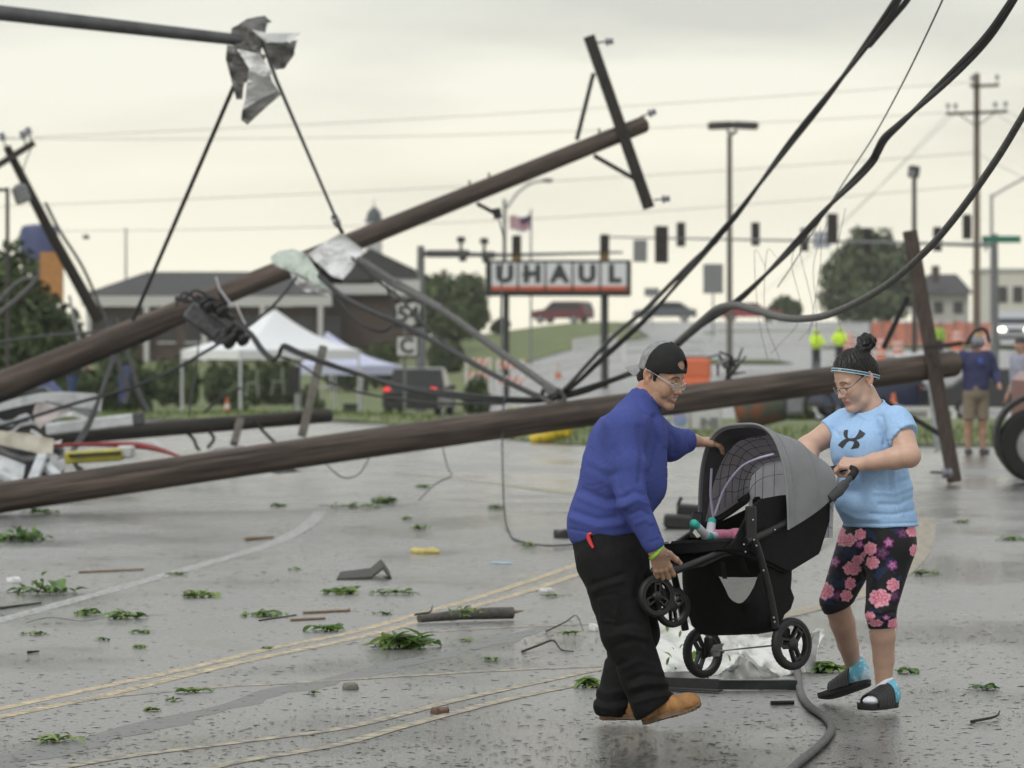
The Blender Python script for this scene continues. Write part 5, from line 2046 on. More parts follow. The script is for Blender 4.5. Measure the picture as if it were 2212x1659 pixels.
def pole_wood(name, dark, light, crack):
  "grain that runs along the pole: the mesh stores (metres along, cos, sin) per vertex"
  m = bpy.data.materials.new(name)
  m.use_nodes = True
  t = m.node_tree
  b = t.nodes['Principled BSDF']
  NN, LL = t.nodes.new, t.links.new
  at = NN('ShaderNodeAttribute'); at.attribute_name = 'Col'
  def noise(scl, sc, det=5, rough=.65):
    mp = NN('ShaderNodeMapping'); mp.inputs['Scale'].default_value = scl
    LL(at.outputs['Vector'], mp.inputs[0])
    n = NN('ShaderNodeTexNoise'); n.inputs['Scale'].default_value = sc
    n.inputs['Detail'].default_value = det; n.inputs['Roughness'].default_value = rough
    LL(mp.outputs[0], n.inputs['Vector'])
    return n.outputs['Fac']
  grain = noise((.35, 6, 6), 2.2)
  stain = noise((.5, 1.2, 1.2), 1.3, 4)
  split = noise((.22, 9, 9), 2.0, 3, .5)
  g = NN('ShaderNodeMapRange'); g.inputs['From Min'].default_value = .3; g.inputs['From Max'].default_value = .72
  LL(grain, g.inputs[0])
  c1 = NN('ShaderNodeMix'); c1.data_type = 'RGBA'
  c1.inputs['A'].default_value = (*dark, 1); c1.inputs['B'].default_value = (*light, 1)
  LL(g.outputs[0], c1.inputs['Factor'])
  st = NN('ShaderNodeMapRange'); st.inputs['From Min'].default_value = .35; st.inputs['From Max'].default_value = .68
  st.inputs['To Min'].default_value = .38; st.inputs['To Max'].default_value = 1.35
  LL(stain, st.inputs[0])
  c2 = NN('ShaderNodeMix'); c2.data_type = 'RGBA'; c2.blend_type = 'MULTIPLY'; c2.inputs['Factor'].default_value = 1
  LL(c1.outputs['Result'], c2.inputs['A']); LL(st.outputs[0], c2.inputs['B'])
  ck = NN('ShaderNodeMapRange'); ck.inputs['From Min'].default_value = .375; ck.inputs['From Max'].default_value = .425
  LL(split, ck.inputs[0])
  c3 = NN('ShaderNodeMix'); c3.data_type = 'RGBA'
  c3.inputs['A'].default_value = (*crack, 1)
  LL(ck.outputs[0], c3.inputs['Factor']); LL(c2.outputs['Result'], c3.inputs['B'])
  LL(c3.outputs['Result'], b.inputs['Base Color'])
  b.inputs['Roughness'].default_value = .72
  b.inputs['Specular IOR Level'].default_value = .35
  hs = NN('ShaderNodeMath'); hs.operation = 'MULTIPLY_ADD'; hs.inputs[1].default_value = .5
  LL(grain, hs.inputs[0]); LL(ck.outputs[0], hs.inputs[2])
  bp = NN('ShaderNodeBump'); bp.inputs['Strength'].default_value = .5; bp.inputs['Distance'].default_value = .012
  LL(hs.outputs[0], bp.inputs['Height']); LL(bp.outputs[0], b.inputs['Normal'])
  return m
M_WOOD = pole_wood('creosoted_wood', (.042, .031, .024), (.170, .128, .103), (.008, .006, .005))
M_WOOD2 = pole_wood('dark_pole_wood', (.018, .015, .012), (.060, .050, .040), (.006, .005, .004))
def wood_pole(a, b, r1, r2, n=22, seg=46, seed=0, bend=0.0):
  a, b = Vector(a), Vector(b)
  u, v, d = basis(b - a)
  mb = MB()
  vs = []
  for i in range(seg + 1):
    t = i / seg
    c = a.lerp(b, t) + Vector((0, 0, bend * math.sin(t * PI)))
    rr = r1 + (r2 - r1) * t
    for j in range(n):
      th = 2 * PI * j / n
      k = 1 + .012 * math.sin(j * 2.3 + seed) * math.sin(t * 9 + j) - (.035 if (j * 7 + seed) % 11 == 0 else 0) + .02 * math.sin(t * 5 + seed)
      vs.append(c + (u * math.cos(th) + v * math.sin(th)) * rr * k)
  fs = [(i * n + j, i * n + (j + 1) % n, (i + 1) * n + (j + 1) % n, (i + 1) * n + j) for i in range(seg) for j in range(n)]
  fs += [tuple(range(n))[::-1], tuple(seg * n + j for j in range(n))]
  mb.add(vs, fs)
  ln = (b - a).length
  mb.pc = [(i / seg * ln + seed * 7, math.cos(2 * PI * j / n), math.sin(2 * PI * j / n)) for i in range(seg + 1) for j in range(n)]
  return mb

def insulator(base, d, s=1.0):
  "pin insulator: steel pin and porcelain bell"
  base, d = Vector(base), Vector(d).normalized()
  mb = MB()
  mb.tube([base, base + d * .12 * s], .010 * s, 8, mi=1)
  mb.lathe(base + d * .10 * s, d, [(0, .03 * s), (.01 * s, .052 * s), (.035 * s, .050 * s), (.042 * s, .030 * s), (.06 * s, .030 * s), (.066 * s, .044 * s), (.085 * s, .042 * s), (.10 * s, .02 * s)], 14)
  return mb

def cable(name, pts, r, m, label, cat='cable', strands=1, n=8, sub=8, twist=40.0, group=None, lash=True):
  c = catmull(pts, sub)
  t = thing(name, label, cat, min(c, key=lambda p: p.z), group=group) if strands > 1 else None
  if strands == 1:
    mb = MB()
    rr = r if isinstance(r, (list, tuple)) else [r]
    mb.tube(c, list(np.interp(np.linspace(0, 1, len(c)), np.linspace(0, 1, len(rr)), rr)) if len(rr) > 1 else rr[0], n)
    return mb.build(name, m, label=label, cat=cat, group=group)
  L_ = 0.0
  paths = [[] for _ in range(strands)]
  pa = None
  for i, p in enumerate(c):
    d = (c[min(i + 1, len(c) - 1)] - c[max(i - 1, 0)]).normalized()
    a = basis(d)[0] if pa is None else (pa - d * pa.dot(d)).normalized()
    pa = a
    b = d.cross(a)
    if i: L_ += (p - c[i - 1]).length
    for k in range(strands):
      th = L_ * 2 * PI / twist + 2 * PI * k / strands
      off = r * (.62 if strands == 2 else .75)
      paths[k].append(p + (a * math.cos(th) + b * math.sin(th)) * off)
  for k in range(strands):
    MB().tube(paths[k], r * (.72 if strands == 2 else .55), n).build('strand', m, t)
  return t

# --- upper pole: snapped off, leaning across the road with its crossarm in the air
def up_pt(x, dY=0.0):
  "centre line of the upper pole at sheet x"
  t = (x + 420) / (1392 + 420)
  Y = 52 + 8 * t
  y = 1000 + (268 - 1000) * t
  return P(x, y, Y + dY)
upole = thing('fallen_utility_pole', 'long brown utility pole slanting up into the sky, black crossarm at its tip', 'utility pole', up_pt(-420))
wp = wood_pole(up_pt(-420), up_pt(1390), .166, .120, seed=1)
wp.build('pole', M_WOOD, upole, colors=np.array(wp.pc))
ca, cb_ = P(1272, 78, 59.6), P(1402, 450, 59.6)
MB().bar(ca, cb_, .16, .14, up=(0, 1, 0), bev=.008).build('crossarm', M_ARM, upole)
MB().bar(P(1282, 158, 59.45), P(1246, 302, 59.4), .06, .05, up=(0, 1, 0)).build('brace', M_IRON, upole)
MB().bar(P(1283, 336, 59.4), P(1370, 386, 59.45), .06, .05, up=(0, 1, 0)).build('brace', M_IRON, upole)
for (x, y, dx, dy) in ((1290, 92, 1, -.12), (1384, 252, 1, -.45), (1412, 432, 1, -.12)):
  b = P(x, y, 59.6)
  o = insulator(b, Vector((dx, 0, -dy * .8)), 1.15).build('insulator', [M_PORC, M_IRON], upole)
for x in (1020, 1062, 1300, 1345):
  c = up_pt(x) + Vector((-.03, 0, .13))
  MB().tube([c - Vector((0, 0, .05)), c + Vector((-.01, 0, .05))], .014, 6).build('bolt', M_IRON, upole)
# bracket with spool under the pole
mb = MB()
mb.bar(P(1031, 440, 57.5), P(1072, 462, 57.4), .035, .05)
mb.tube([P(1072, 450, 57.4), P(1076, 472, 57.4)], .055, 10)
mb.build('spool_bracket', M_IRON, upole)
# cable guard strip running under the pole
mb = MB()
mb.tube(catmull([up_pt(-60) + Vector((0, -.1, -.19)), up_pt(150) + Vector((0, -.12, -.17)), up_pt(280) + Vector((0, -.14, -.16)), up_pt(390) + Vector((0, -.15, -.10))], 8), .05, 10)
mb.build('conduit', M_IRON, upole)
mb = MB()
mb.bar(up_pt(300) + Vector((0, -.1, -.18)), up_pt(425) + Vector((0, -.12, -.12)), .20, .03, up=(0, 0, 1))
mb.build('guard_plate', M_ARM, upole)

# hardware cluster clamped on the pole: cut-outs and a switch box
sw_ = thing('switch_hardware', 'clamped cluster of grey switchgear hanging on the slanting pole above the white tents', 'switchgear', P(470, 700, 53.5))
mb = MB()
c0 = P(395, 655, 54.2)
mb.lathe(up_pt(402) - (up_pt(410) - up_pt(400)).normalized() * .02, up_pt(420) - up_pt(400), [(0, .150), (0, .172), (.10, .172), (.10, .150)], 22, close=True)
mb.build('clamp_band', M_IRON, sw_)
mb = MB()
mb.bar(P(408, 668, 53.6), P(488, 730, 53.5), .27, .22, up=(0, 1, 0), bev=.04)
mb.bar(P(430, 690, 53.42), P(470, 722, 53.4), .12, .05, up=(0, 1, 0), bev=.01)
mb.build('switch_box', mat('switch_grey', (.075, .078, .08), .5, .3, var=.3, scale=14), sw_)
mb = MB()
mb.bar(P(380, 645, 53.7), P(470, 665, 53.5), .06, .06)
mb.bar(P(425, 640, 53.6), P(505, 690, 53.4), .05, .06)
mb.build('mount_bar', M_IRON, sw_)
for (x, y) in ((484, 728), (500, 706), (468, 662), (514, 722), (440, 652)):
  MB().lathe(P(x, y, 53.35), (.5, -.5, -.5), [(0, .03), (.02, .085), (.06, .085), (.07, .05), (.11, .085), (.15, .085), (.18, .03)], 12).build('bushing', M_IRON, sw_)
for pts in (((395, 650), (420, 628), (450, 640), (470, 668)), ((440, 640), (470, 650), (500, 690)), ((470, 610), (478, 640), (495, 672)), ((380, 660), (400, 632), (440, 660))):
  MB().tube(catmull([P(x, y, 53.3 + .05 * i) for i, (x, y) in enumerate(pts)], 6), .018, 8).build('lead', M_CABLE, sw_)
for pts in (((466, 598), (474, 625), (500, 660)), ((508, 655), (524, 690), (530, 700))):
  MB().tube([P(x, y, 53.2) for x, y in pts], .014, 8).build('bright_rod', M_STEEL, sw_)

# --- lower pole: lies across the road from edge to edge
def low_pt(x):
  t = (x + 40) / (2058 + 40)
  Y = 40.9 + 9.2 * t
  y = 1081 + (786 - 1081) * t - 7 * math.sin(t * PI)
  return P(x, y, Y)
lpole = thing('fallen_utility_pole', 'thick brown utility pole lying low across the road behind the stroller', 'utility pole', low_pt(-40))
wp = wood_pole(low_pt(-40), low_pt(2058), .152, .152, seed=4, seg=60, bend=.03)
wp.build('pole', M_WOOD, lpole, colors=np.array(wp.pc))
MB().bar(P(1965, 498, 49.6), P(2062, 1042, 49.6), .165, .12, up=(0, 1, 0), bev=.008).build('crossarm', mat('brown_crossarm', (.040, .029, .024), .85, col2=(.085, .063, .053), scale=9, stretch=(4, 4, .6), bump=.4, bscale=30), lpole)
MB().bar(P(1903, 862, 49.8), P(2030, 938, 49.7), .06, .05, up=(0, 1, 0)).build('brace', M_IRON, lpole)
MB().bar(P(1908, 752, 49.8), P(1962, 640, 49.7), .06, .05, up=(0, 1, 0)).build('brace', M_IRON, lpole)
for (x, y) in ((2010, 768), (2022, 792), (1560, 876), (1330, 905), (760, 980), (300, 1052)):
  MB().tube([P(x, y, 49.5 if x > 1900 else low_pt(x).y - .14), P(x, y, 49.3 if x > 1900 else low_pt(x).y - .19)], .022, 8).build('bolt', M_IRON, lpole)
# hardware at the tip
mb = MB()
mb.bar(P(1996, 752, 49.3), P(2076, 742, 49.2), .05, .05)
mb.tube(catmull([P(2086, 745, 49.2), P(2105, 716, 49.2), P(2128, 712, 49.2), P(2138, 740, 49.2)], 5), .02, 8)
mb.build('tip_bracket', M_IRON, lpole)
insulator(P(2070, 742, 49.2), (1, 0, .05), 1.5).build('insulator', [M_PORC, M_IRON], lpole)
insulator(P(2010, 1020, 49.4), (1, 0, -.05), 1.3).build('insulator', [M_PORC, M_IRON], lpole)
# yellow rope tied round it
rope = MB()
rc = low_pt(1112)
rope.lathe(low_pt(1108), low_pt(1130) - low_pt(1108), [(0, .146), (0, .164), (.035, .164), (.035, .146)], 20, close=True)
rope.tube(catmull([rc + Vector((0, -.17, .08)), rc + Vector((.0, -.2, -.05)), P(1107, 905, 45.6), P(1104, 930, 45.6), P(1106, 948, 45.6)], 6), [.05, .036, .03, .036], 8)
rope.build('rope', mat('yellow_rope', (.50, .43, .16), .85, var=.3, scale=60), label='short yellow rope knotted round the low brown pole', cat='rope')

# --- dark third pole on the left with a grey upright crossarm
dpole = thing('fallen_utility_pole', 'dark old utility pole lying on the road with a grey crossarm standing up from it', 'utility pole', P(60, 952, 54))
wp = wood_pole(P(40, 951, 54), P(708, 898, 59), .115, .096, seed=9)
wp.build('pole', M_WOOD2, dpole, colors=np.array(wp.pc))
MB().bar(P(699, 748, 58.6), P(652, 942, 58.3), .115, .095, up=(0, 1, 0), bev=.008).build('crossarm', M_GREYARM, dpole)
MB().bar(P(520, 905, 57.2), P(505, 960, 57.0), .10, .09, up=(0, 1, 0), bev=.008).build('crossarm', M_GREYARM, dpole)
MB().bar(P(640, 1000, 57.8), P(634, 1024, 57.8), .14, .10, up=(0, 1, 0)).build('peg', M_IRON, dpole)
for pts in (((398, 930), (418, 948), (425, 966), (432, 972)), ((450, 930), (462, 948), (448, 968)), ((548, 908), (575, 938), (600, 962))):
  MB().tube(catmull([P(x, y, 56.6) for x, y in pts], 5), .022, 8).build('brace', M_IRON, dpole)
MB().tube(catmull([P(440, 892, 57), P(475, 862, 57), P(520, 838, 57)], 5), .016, 8).build('brace', M_IRON, dpole)

# --- lamp arm coming in from the left with metal wrapped round its end
lpost = thing('lamp_mast', 'grey tubular lamp mast with torn sheet metal caught on the end of its arm', 'lamp mast', (-7.4, 41.5, 0))
armL, armR = P(-420, -20, 41.5), P(636, 100, 41.8)
MB().tube([armL, armL.lerp(armR, .5), armR], [.085, .074, .052], 18).build('arm', M_DGALV, lpost)
MB().tube([(-7.4, 41.5, -.2), (-7.35, 41.5, 2.6), (-6.9, 41.5, armL.z - .05), armL + Vector((.1, 0, 0))], [.13, .11, .09, .085], 18).build('post', M_DGALV, lpost)
rod1 = MB().tube([P(566, 88, 41.6), P(596, 170, 42.2), P(738, 500, 47.5)], [.020, .020, .018], 10).build('stay_rod', mat('stay_rod', (.22, .22, .23), .45, .3, var=.2), label='taut grey stay rod dropping from the lamp arm to the crumpled white metal', cat='rod')
rod2 = MB().tube([P(510, 175, 41.9), P(400, 430, 46), P(288, 690, 51.5)], [.022, .024, .024], 10).build('stay_rod', M_IRON, label='dark stay rod slanting from the lamp arm down to the lower left', cat='rod')
tbk = thing('turnbuckle', 'small metal turnbuckle at the lower end of the grey stay rod', 'turnbuckle', P(738, 502, 47.5))
MB().tube([P(722, 468, 47.2), P(730, 486, 47.3)], .04, 8).build('buckle', M_IRON, tbk)
MB().ball(P(727, 478, 47.2), .05, 8, 6).build('eye', M_STEEL, tbk)
MB().tube([P(730, 486, 47.3), P(740, 503, 47.4)], .022, 8).build('hook', M_IRON, tbk)

def crumple(name, poly, mats, depth, parent=None, amp=.05, freq=3.0, seed=0, th=.004, step=3.5, cuts=6, corr=None, **kw):
  "torn sheet: outline on the survey sheet with a depth per corner, crumpled and given thickness"
  bm = bmesh.new()
  vs = [bm.verts.new((x, y, 0)) for x, y in poly]
  bm.faces.new(vs)
  bmesh.ops.triangulate(bm, faces=bm.faces[:])
  for _ in range(cuts):
    es = [e for e in bm.edges if e.calc_length() > step]
    if not es: break
    bmesh.ops.subdivide_edges(bm, edges=es, cuts=1)
    bmesh.ops.triangulate(bm, faces=bm.faces[:])
  pl = np.array(poly, float)
  dp = np.array(depth if hasattr(depth, '__len__') else [depth] * len(poly), float)
  W_ = np.array([v.co[:2] for v in bm.verts])
  dist = np.linalg.norm(W_[:, None] - pl[None], axis=2)
  wg = 1 / (dist + 1.5) ** 2
  Yv = (wg * dp).sum(1) / wg.sum(1)
  for v, Y in zip(bm.verts, Yv):
    v.co = P(v.co.x, v.co.y, float(Y))
  C0 = np.array([v.co[:] for v in bm.verts])
  rid = np.abs(vnoise(C0, freq * .6, seed)) * 2 - .6
  nz = rid * amp * .9 + vnoise(C0, freq * 1.6, seed + 1) * amp * .3 + np.abs(vnoise(C0, freq * 4, seed + 2)) * amp * .22
  for v, k, c in zip(bm.verts, nz, C0):
    v.co.y += float(k)
    v.co.x += float(k) * .25
    if corr is not None:
      v.co += corr(c)
  bmesh.ops.recalc_face_normals(bm, faces=bm.faces[:])
  bm.normal_update()
  mb = MB()
  bm.verts.ensure_lookup_table()
  for i, v in enumerate(bm.verts): v.index = i
  nb = len(bm.verts)
  fc = [[v.index for v in f.verts] for f in bm.faces]
  rim = [[e.verts[0].index, e.verts[1].index] for e in bm.edges if e.is_boundary]
  mb.add([v.co.copy() for v in bm.verts] + [v.co - v.normal * th for v in bm.verts], fc + [[i + nb for i in f[::-1]] for f in fc] + [[a, b, b + nb, a + nb] for a, b in rim])
  bm.free()
  return mb.build(name, mats, parent, auto=50, **kw)

wrap = thing('sheet_metal', 'torn grey and white sheet metal crumpled round the end of the lamp arm', 'sheet metal', P(550, 260, 41.6))
crumple('torn_sheet', [(497, 60), (530, 40), (572, 34), (584, 46), (574, 60), (545, 64), (570, 78), (562, 130), (540, 118), (500, 104), (490, 84)], M_TIND, [41.75, 41.7, 41.8, 41.9, 41.7, 41.5, 41.5, 41.55, 41.5, 41.6, 41.75], wrap, amp=.07, freq=5, seed=1)
crumple('torn_sheet', [(492, 98), (540, 104), (575, 120), (560, 160), (528, 180), (522, 214), (508, 214), (498, 170), (490, 130)], M_TIND, [41.65, 41.4, 41.4, 41.5, 41.6, 41.6, 41.7, 41.7, 41.7], wrap, amp=.07, freq=5, seed=2)
crumple('torn_sheet', [(512, 106), (560, 116), (586, 150), (588, 176), (598, 196), (566, 232), (536, 266), (522, 262), (522, 236), (532, 180), (540, 150)], M_TIN, [41.35, 41.3, 41.3, 41.4, 41.5, 41.4, 41.4, 41.5, 41.45, 41.35, 41.3], wrap, amp=.08, freq=5, seed=3)
crumple('torn_sheet', [(524, 238), (560, 214), (600, 196), (606, 204), (570, 236), (534, 270), (522, 258)], M_TIND, [41.3, 41.3, 41.45, 41.4, 41.3, 41.3, 41.4], wrap, amp=.04, freq=6, seed=4)
crumple('torn_sheet', [(545, 64), (580, 72), (648, 70), (636, 80), (628, 92), (576, 92)], M_TIN, [41.5, 41.5, 41.6, 41.6, 41.6, 41.5], wrap, amp=.05, freq=6, seed=5)
crumple('torn_sheet', [(572, 86), (610, 92), (640, 86), (636, 118), (612, 148), (592, 150), (578, 122)], M_TIND, [41.5, 41.55, 41.7, 41.7, 41.6, 41.5, 41.45], wrap, amp=.06, freq=5, seed=6)

# crumpled white metal hung over the slanting pole
wmt = thing('sheet_metal', 'crumpled white sheet metal hung over the slanting pole, with a pale green flap', 'sheet metal', P(690, 600, 54.8))
crumple('white_sheet', [(662, 548), (738, 503), (788, 540), (778, 560), (742, 604), (720, 598), (688, 572)], M_TIN, [55.0, 54.7, 55.0, 54.6, 54.5, 54.5, 54.7], wmt, amp=.10, freq=4, seed=11)
crumple('green_flap', [(584, 556), (600, 542), (634, 538), (662, 548), (700, 612), (716, 634), (690, 620), (650, 596), (606, 580), (590, 572)], M_TING, [54.8, 55.1, 55.0, 54.7, 54.5, 54.4, 54.4, 54.5, 54.6, 54.7], wmt, amp=.07, freq=4, seed=12)
crumple('white_flap', [(624, 586), (660, 606), (700, 622), (716, 640), (694, 636), (680, 628), (666, 632), (650, 626), (634, 606)], M_TIN, [54.5, 54.4, 54.4, 54.4, 54.5, 54.5, 54.5, 54.6, 54.6], wmt, amp=.06, freq=5, seed=13)
crumple('underside', [(665, 552), (700, 580), (742, 604), (738, 612), (704, 612), (680, 580)], M_IRON, [54.9, 54.7, 54.6, 54.7, 54.7, 54.9], wmt, amp=.04, freq=5, seed=14)

# --- cables
cable('cable', [P(2230, -420, 21), P(2060, -190, 23.5), P(1952, -30, 26), P(1938, 0, 27), P(1885, 78, 28.5), P(1800, 192, 31), P(1700, 318, 34), P(1600, 452, 37), P(1560, 500, 38), P(1490, 582, 40), P(1400, 684, 42.5), P(1300, 776, 44.8), P(1240, 832, 45.9), P(1190, 866, 46.2)], .022, M_CABLE, 'twin black cable sagging from the top of the sky to the knotted rope', strands=2, twist=11)
cable('cable', [P(2250, -420, 21.4), P(2085, -190, 24), P(1975, -30, 26.5), P(1960, 0, 27), P(1920, 48, 28), P(1878, 98, 29)], .020, M_CABLE, 'short black cable splitting off the twin cable high in the sky')
cable('cable', [P(2520, -420, 17.6), P(2330, -190, 19.4), P(2205, -30, 21), P(2188, 0, 21.5), P(2130, 84, 22.4), P(2050, 168, 23.8), P(1950, 262, 26), P(1912, 298, 27), P(1896, 326, 27.4), P(1884, 348, 27.6), P(1850, 386, 28.4), P(1790, 446, 30), P(1700, 546, 33), P(1600, 644, 36), P(1530, 694, 38.5), P(1450, 752, 41), P(1350, 808, 44), P(1230, 850, 46), P(1180, 862, 46.3)], .021, M_CABLE, 'thick kinked black cable coming down from the upper right corner', strands=2, twist=9)
cable('cable', [P(2620, -420, 18), P(2440, -140, 19), P(2310, 80, 20), P(2230, 215, 20.6), P(2205, 258, 20.9), P(2150, 348, 21.4), P(2066, 466, 22.4), P(1990, 552, 23.4), P(1900, 626, 25), P(1800, 676, 27), P(1740, 688, 28.5), P(1690, 686, 30), P(1640, 672, 32), P(1590, 660, 34.5), P(1550, 668, 36.5), P(1520, 692, 38.5), P(1455, 750, 41.2)], [.017, .018, .019, .021, .026, .034, .042], M_CABLEG, 'grey weathered cable hanging in a deep slack curve above the woman', n=10)
cable('cable', [P(2230, -420, 17.5), P(2130, -200, 19.6), P(2042, -20, 22), P(2036, 0, 22.3), P(1960, 160, 25), P(1890, 290, 28), P(1830, 382, 31), P(1790, 446, 32.5), P(1720, 560, 35), P(1680, 620, 36)], .0055, M_WIRE, 'thin bright wire slanting down between the two thick cables', cat='wire', n=6)
cable('cable', [P(505, 694, 53), P(540, 720, 52.8), P(566, 756, 52.4), P(590, 776, 52), P(604, 764, 51.8), P(612, 748, 51.6), P(650, 764, 51.2), P(720, 790, 50.2), P(790, 812, 49.4), P(880, 838, 48.4), P(1000, 856, 47.2), P(1110, 864, 46.3), P(1180, 862, 46.2), P(1260, 846, 46.2), P(1330, 820, 46.4), P(1390, 800, 46.6)], .030, M_CABLE, 'heavy black cable sagging from the switchgear along the low pole', strands=2, twist=9)
cable('cable', [P(776, 560, 54.4), P(830, 602, 53.6), P(900, 640, 52.4), P(970, 680, 51.2), P(1050, 738, 49.8), P(1130, 796, 48.2), P(1190, 838, 47.2), P(1216, 852, 46.6)], .044, M_CABLEG, 'grey cable running from the crumpled white metal down to the knotted rope')
cable('cable', [P(788, 566, 54.2), P(840, 600, 53.4), P(900, 634, 52.6), P(956, 666, 51.8)], .040, M_CABLEG, 'short broken grey cable beside the sagging one below the white metal')
cable('cable', [P(690, 596, 54.4), P(740, 640, 53.6), P(800, 672, 52.6), P(868, 700, 51.6), P(960, 750, 50.2), P(1060, 806, 48.6), P(1140, 846, 47.2), P(1176, 860, 46.6)], .034, M_CABLE, 'thin black cable running below the grey one towards the rope')
cable('cable', [P(716, 620, 54), P(740, 660, 53.6), P(780, 700, 53.2), P(822, 716, 53), P(846, 700, 53), P(848, 660, 53.2), P(836, 620, 53.4)], .020, M_CABLE, 'loop of black cable drooping under the crumpled white metal')
cable('cable', [P(1088, 868, 45.9), P(1085, 940, 45), P(1086, 1020, 42), P(1090, 1110, 38.8), P(1100, 1150, 37.2), P(1116, 1172, 35.6) + Vector((0, 0, .02)), P(1180, 1184, 34.6) + Vector((0, 0, .02)), P(1260, 1180, 34.9) + Vector((0, 0, .02))], .0085, M_CABLE, 'thin black wire hanging from the low pole to the wet road', cat='wire', n=6)
cable('cable', [P(1076, 470, 57.3), P(1088, 520, 56.6), P(1084, 600, 55), P(1082, 700, 52), P(1088, 800, 48.5), P(1090, 866, 46.2)], .010, M_CABLE, 'thin black wire dangling from the bracket under the slanting pole', cat='wire', n=6)
cable('cable', [P(955, 884, 45.6), P(956, 960, 45.2), P(968, 1012, 44.4), P(975, 1028, 43.8), P(940, 1046, 43.2), P(905, 1080, 42.2)], .008, M_WIRE, 'thin grey wire dropping from the low pole onto the road', cat='wire', n=6)
cable('cable', [P(690, 985, 44.6), P(712, 1010, 44.5), P(742, 1032, 44.5), P(775, 1024, 44.6), P(800, 985, 44.8)], .008, M_WIRE, 'thin wire looping below the low pole', cat='wire', n=6)
cable('cable', [P(246, 770, 52), P(218, 850, 51), P(190, 920, 50), P(150, 985, 48.5)], .030, M_CABLE, 'black cable hanging from the slanting pole into the wreckage', strands=2, twist=6)
cable('cable', [P(506, 722, 52.6), P(440, 762, 52), P(360, 806, 51.4), P(270, 842, 51), P(160, 872, 50.6), P(60, 904, 50), P(-30, 930, 49.6)], .022, M_CABLE, 'black cable drooping left from the switchgear over the wreckage')
cable('cable', [P(640, 600, 54.4), P(600, 650, 54), P(556, 690, 53.6), P(520, 716, 53.4)], .020, M_CABLE, 'short black cable behind the slanting pole above the tent')
cable('cable', [P(-20, 690, 62), P(20, 660, 62), P(60, 625, 62), P(80, 602, 62)], .045, M_CABLEG, 'grey cable stub poking in front of the left tree')
cable('cable', [P(-20, 668, 62), P(40, 610, 62), P(76, 600, 62)], .035, M_CABLEG, 'second grey cable stub in front of the left tree')
cable('cable', [P(1548, 520, 38.6), P(1500, 562, 39.8), P(1450, 612, 41), P(1390, 672, 42.6), P(1330, 722, 44), P(1270, 786, 45.2), P(1222, 838, 46), P(1180, 868, 46.2)], .022, M_CABLEG, 'grey cable running loose beside the lower end of the twin black cable')
cable('cable', [P(760, 556, 54.6), P(800, 596, 54), P(860, 640, 53), P(905, 690, 52), P(960, 740, 51), P(1040, 792, 49.6), P(1120, 840, 48)], .018, M_CABLE, 'slim black cable sagging just under the grey one below the white metal')
cable('cable', [P(604, 770, 52), P(640, 782, 51.6), P(700, 820, 51), P(770, 846, 50.4), P(860, 862, 49.6), P(960, 872, 48.4), P(1090, 872, 46.6)], .014, M_CABLE, 'slim black wire slung below the heavy cable along the low pole', cat='wire')
cable('cable', [P(430, 730, 53), P(424, 790, 52.8), P(416, 840, 52.6), P(408, 900, 52.4)], .010, M_CABLE, 'thin wire dangling below the switchgear', cat='wire', n=6)
cable('cable', [P(1168, 862, 46.2), P(1176, 840, 46.1), P(1190, 852, 46), P(1206, 842, 46), P(1220, 862, 46), P(1196, 872, 46), P(1170, 858, 46.1)], .026, M_CABLEG, 'knot of grey cable where the lines meet on the low pole')
cable('cable', [P(-20, 742, 62), P(60, 730, 60), P(140, 722, 58), P(210, 716, 56), P(300, 690, 55)], .02, M_CABLE, 'thin black cable drooping across the left tree', cat='cable')
cable('cable', [P(150, 640, 90), P(160, 690, 88), P(172, 740, 86), P(180, 800, 84)], .03, M_WIRE, 'pale wire hanging in front of the left tree', cat='wire', n=6)
for i, x in enumerate((620, 860, 1240, 1420)):
  c = low_pt(x)
  MB().box(c + Vector((0, -.15, .03 - .02 * i)), (.05, .012, .07)).build('tag', M_GALV, lpole)
# tangle of fine stripped wires under the kinked cable
r4 = random.Random(4)
for i in range(7):
  x0 = 1660 + i * 26 + r4.uniform(-10, 10)
  y0 = 1990 - x0 + 410 + r4.uniform(-20, 10)
  Y0 = 33 + r4.uniform(-1, 1)
  pts = [P(x0, 470 + (1800 - x0) * .75, Y0), P(x0 + r4.uniform(-30, 6), 560 + r4.uniform(-20, 30), Y0 + 1), P(x0 + r4.uniform(-40, 20), 660 + r4.uniform(-20, 30), Y0 + 2), P(x0 + r4.uniform(-60, 20), 740 + r4.uniform(-30, 60), Y0 + 3)]
  cable('stripped_wire', pts, .0022, M_WIRE, 'hair-thin stripped wire hanging below the kinked cable', cat='wire', n=4, group='stripped wires below the kinked cable')
# loose cable on the road
cable('cable', [G(1660, 1395) + Vector((0, 0, .03)), G(1712, 1420) + Vector((0, 0, .03)), G(1724, 1470) + Vector((0, 0, .018)), G(1730, 1505) + Vector((0, 0, .018)), G(1748, 1533) + Vector((0, 0, .018)), G(1782, 1558) + Vector((0, 0, .018)), G(1796, 1580) + Vector((0, 0, .018)), G(1785, 1604) + Vector((0, 0, .018)), G(1756, 1632) + Vector((0, 0, .018)), G(1720, 1662) + Vector((0, 0, .018)), G(1680, 1700) + Vector((0, 0, .018))], .0175, M_CABLEG, 'grey cable snaking over the wet road in front of the stroller', n=12)
# ------------------------------------------------------------------ background
def gz(x, Y):
  return float(zt(x, Y))
def gp_(x, Y, dz=0.0):
  "ground point below sheet x at depth Y"
  X = (x - CX) / F * Y
  return Vector((X, Y, gz(X, Y) + dz))
def mpx(Y):
  return Y / F          # metres per sheet unit at depth Y

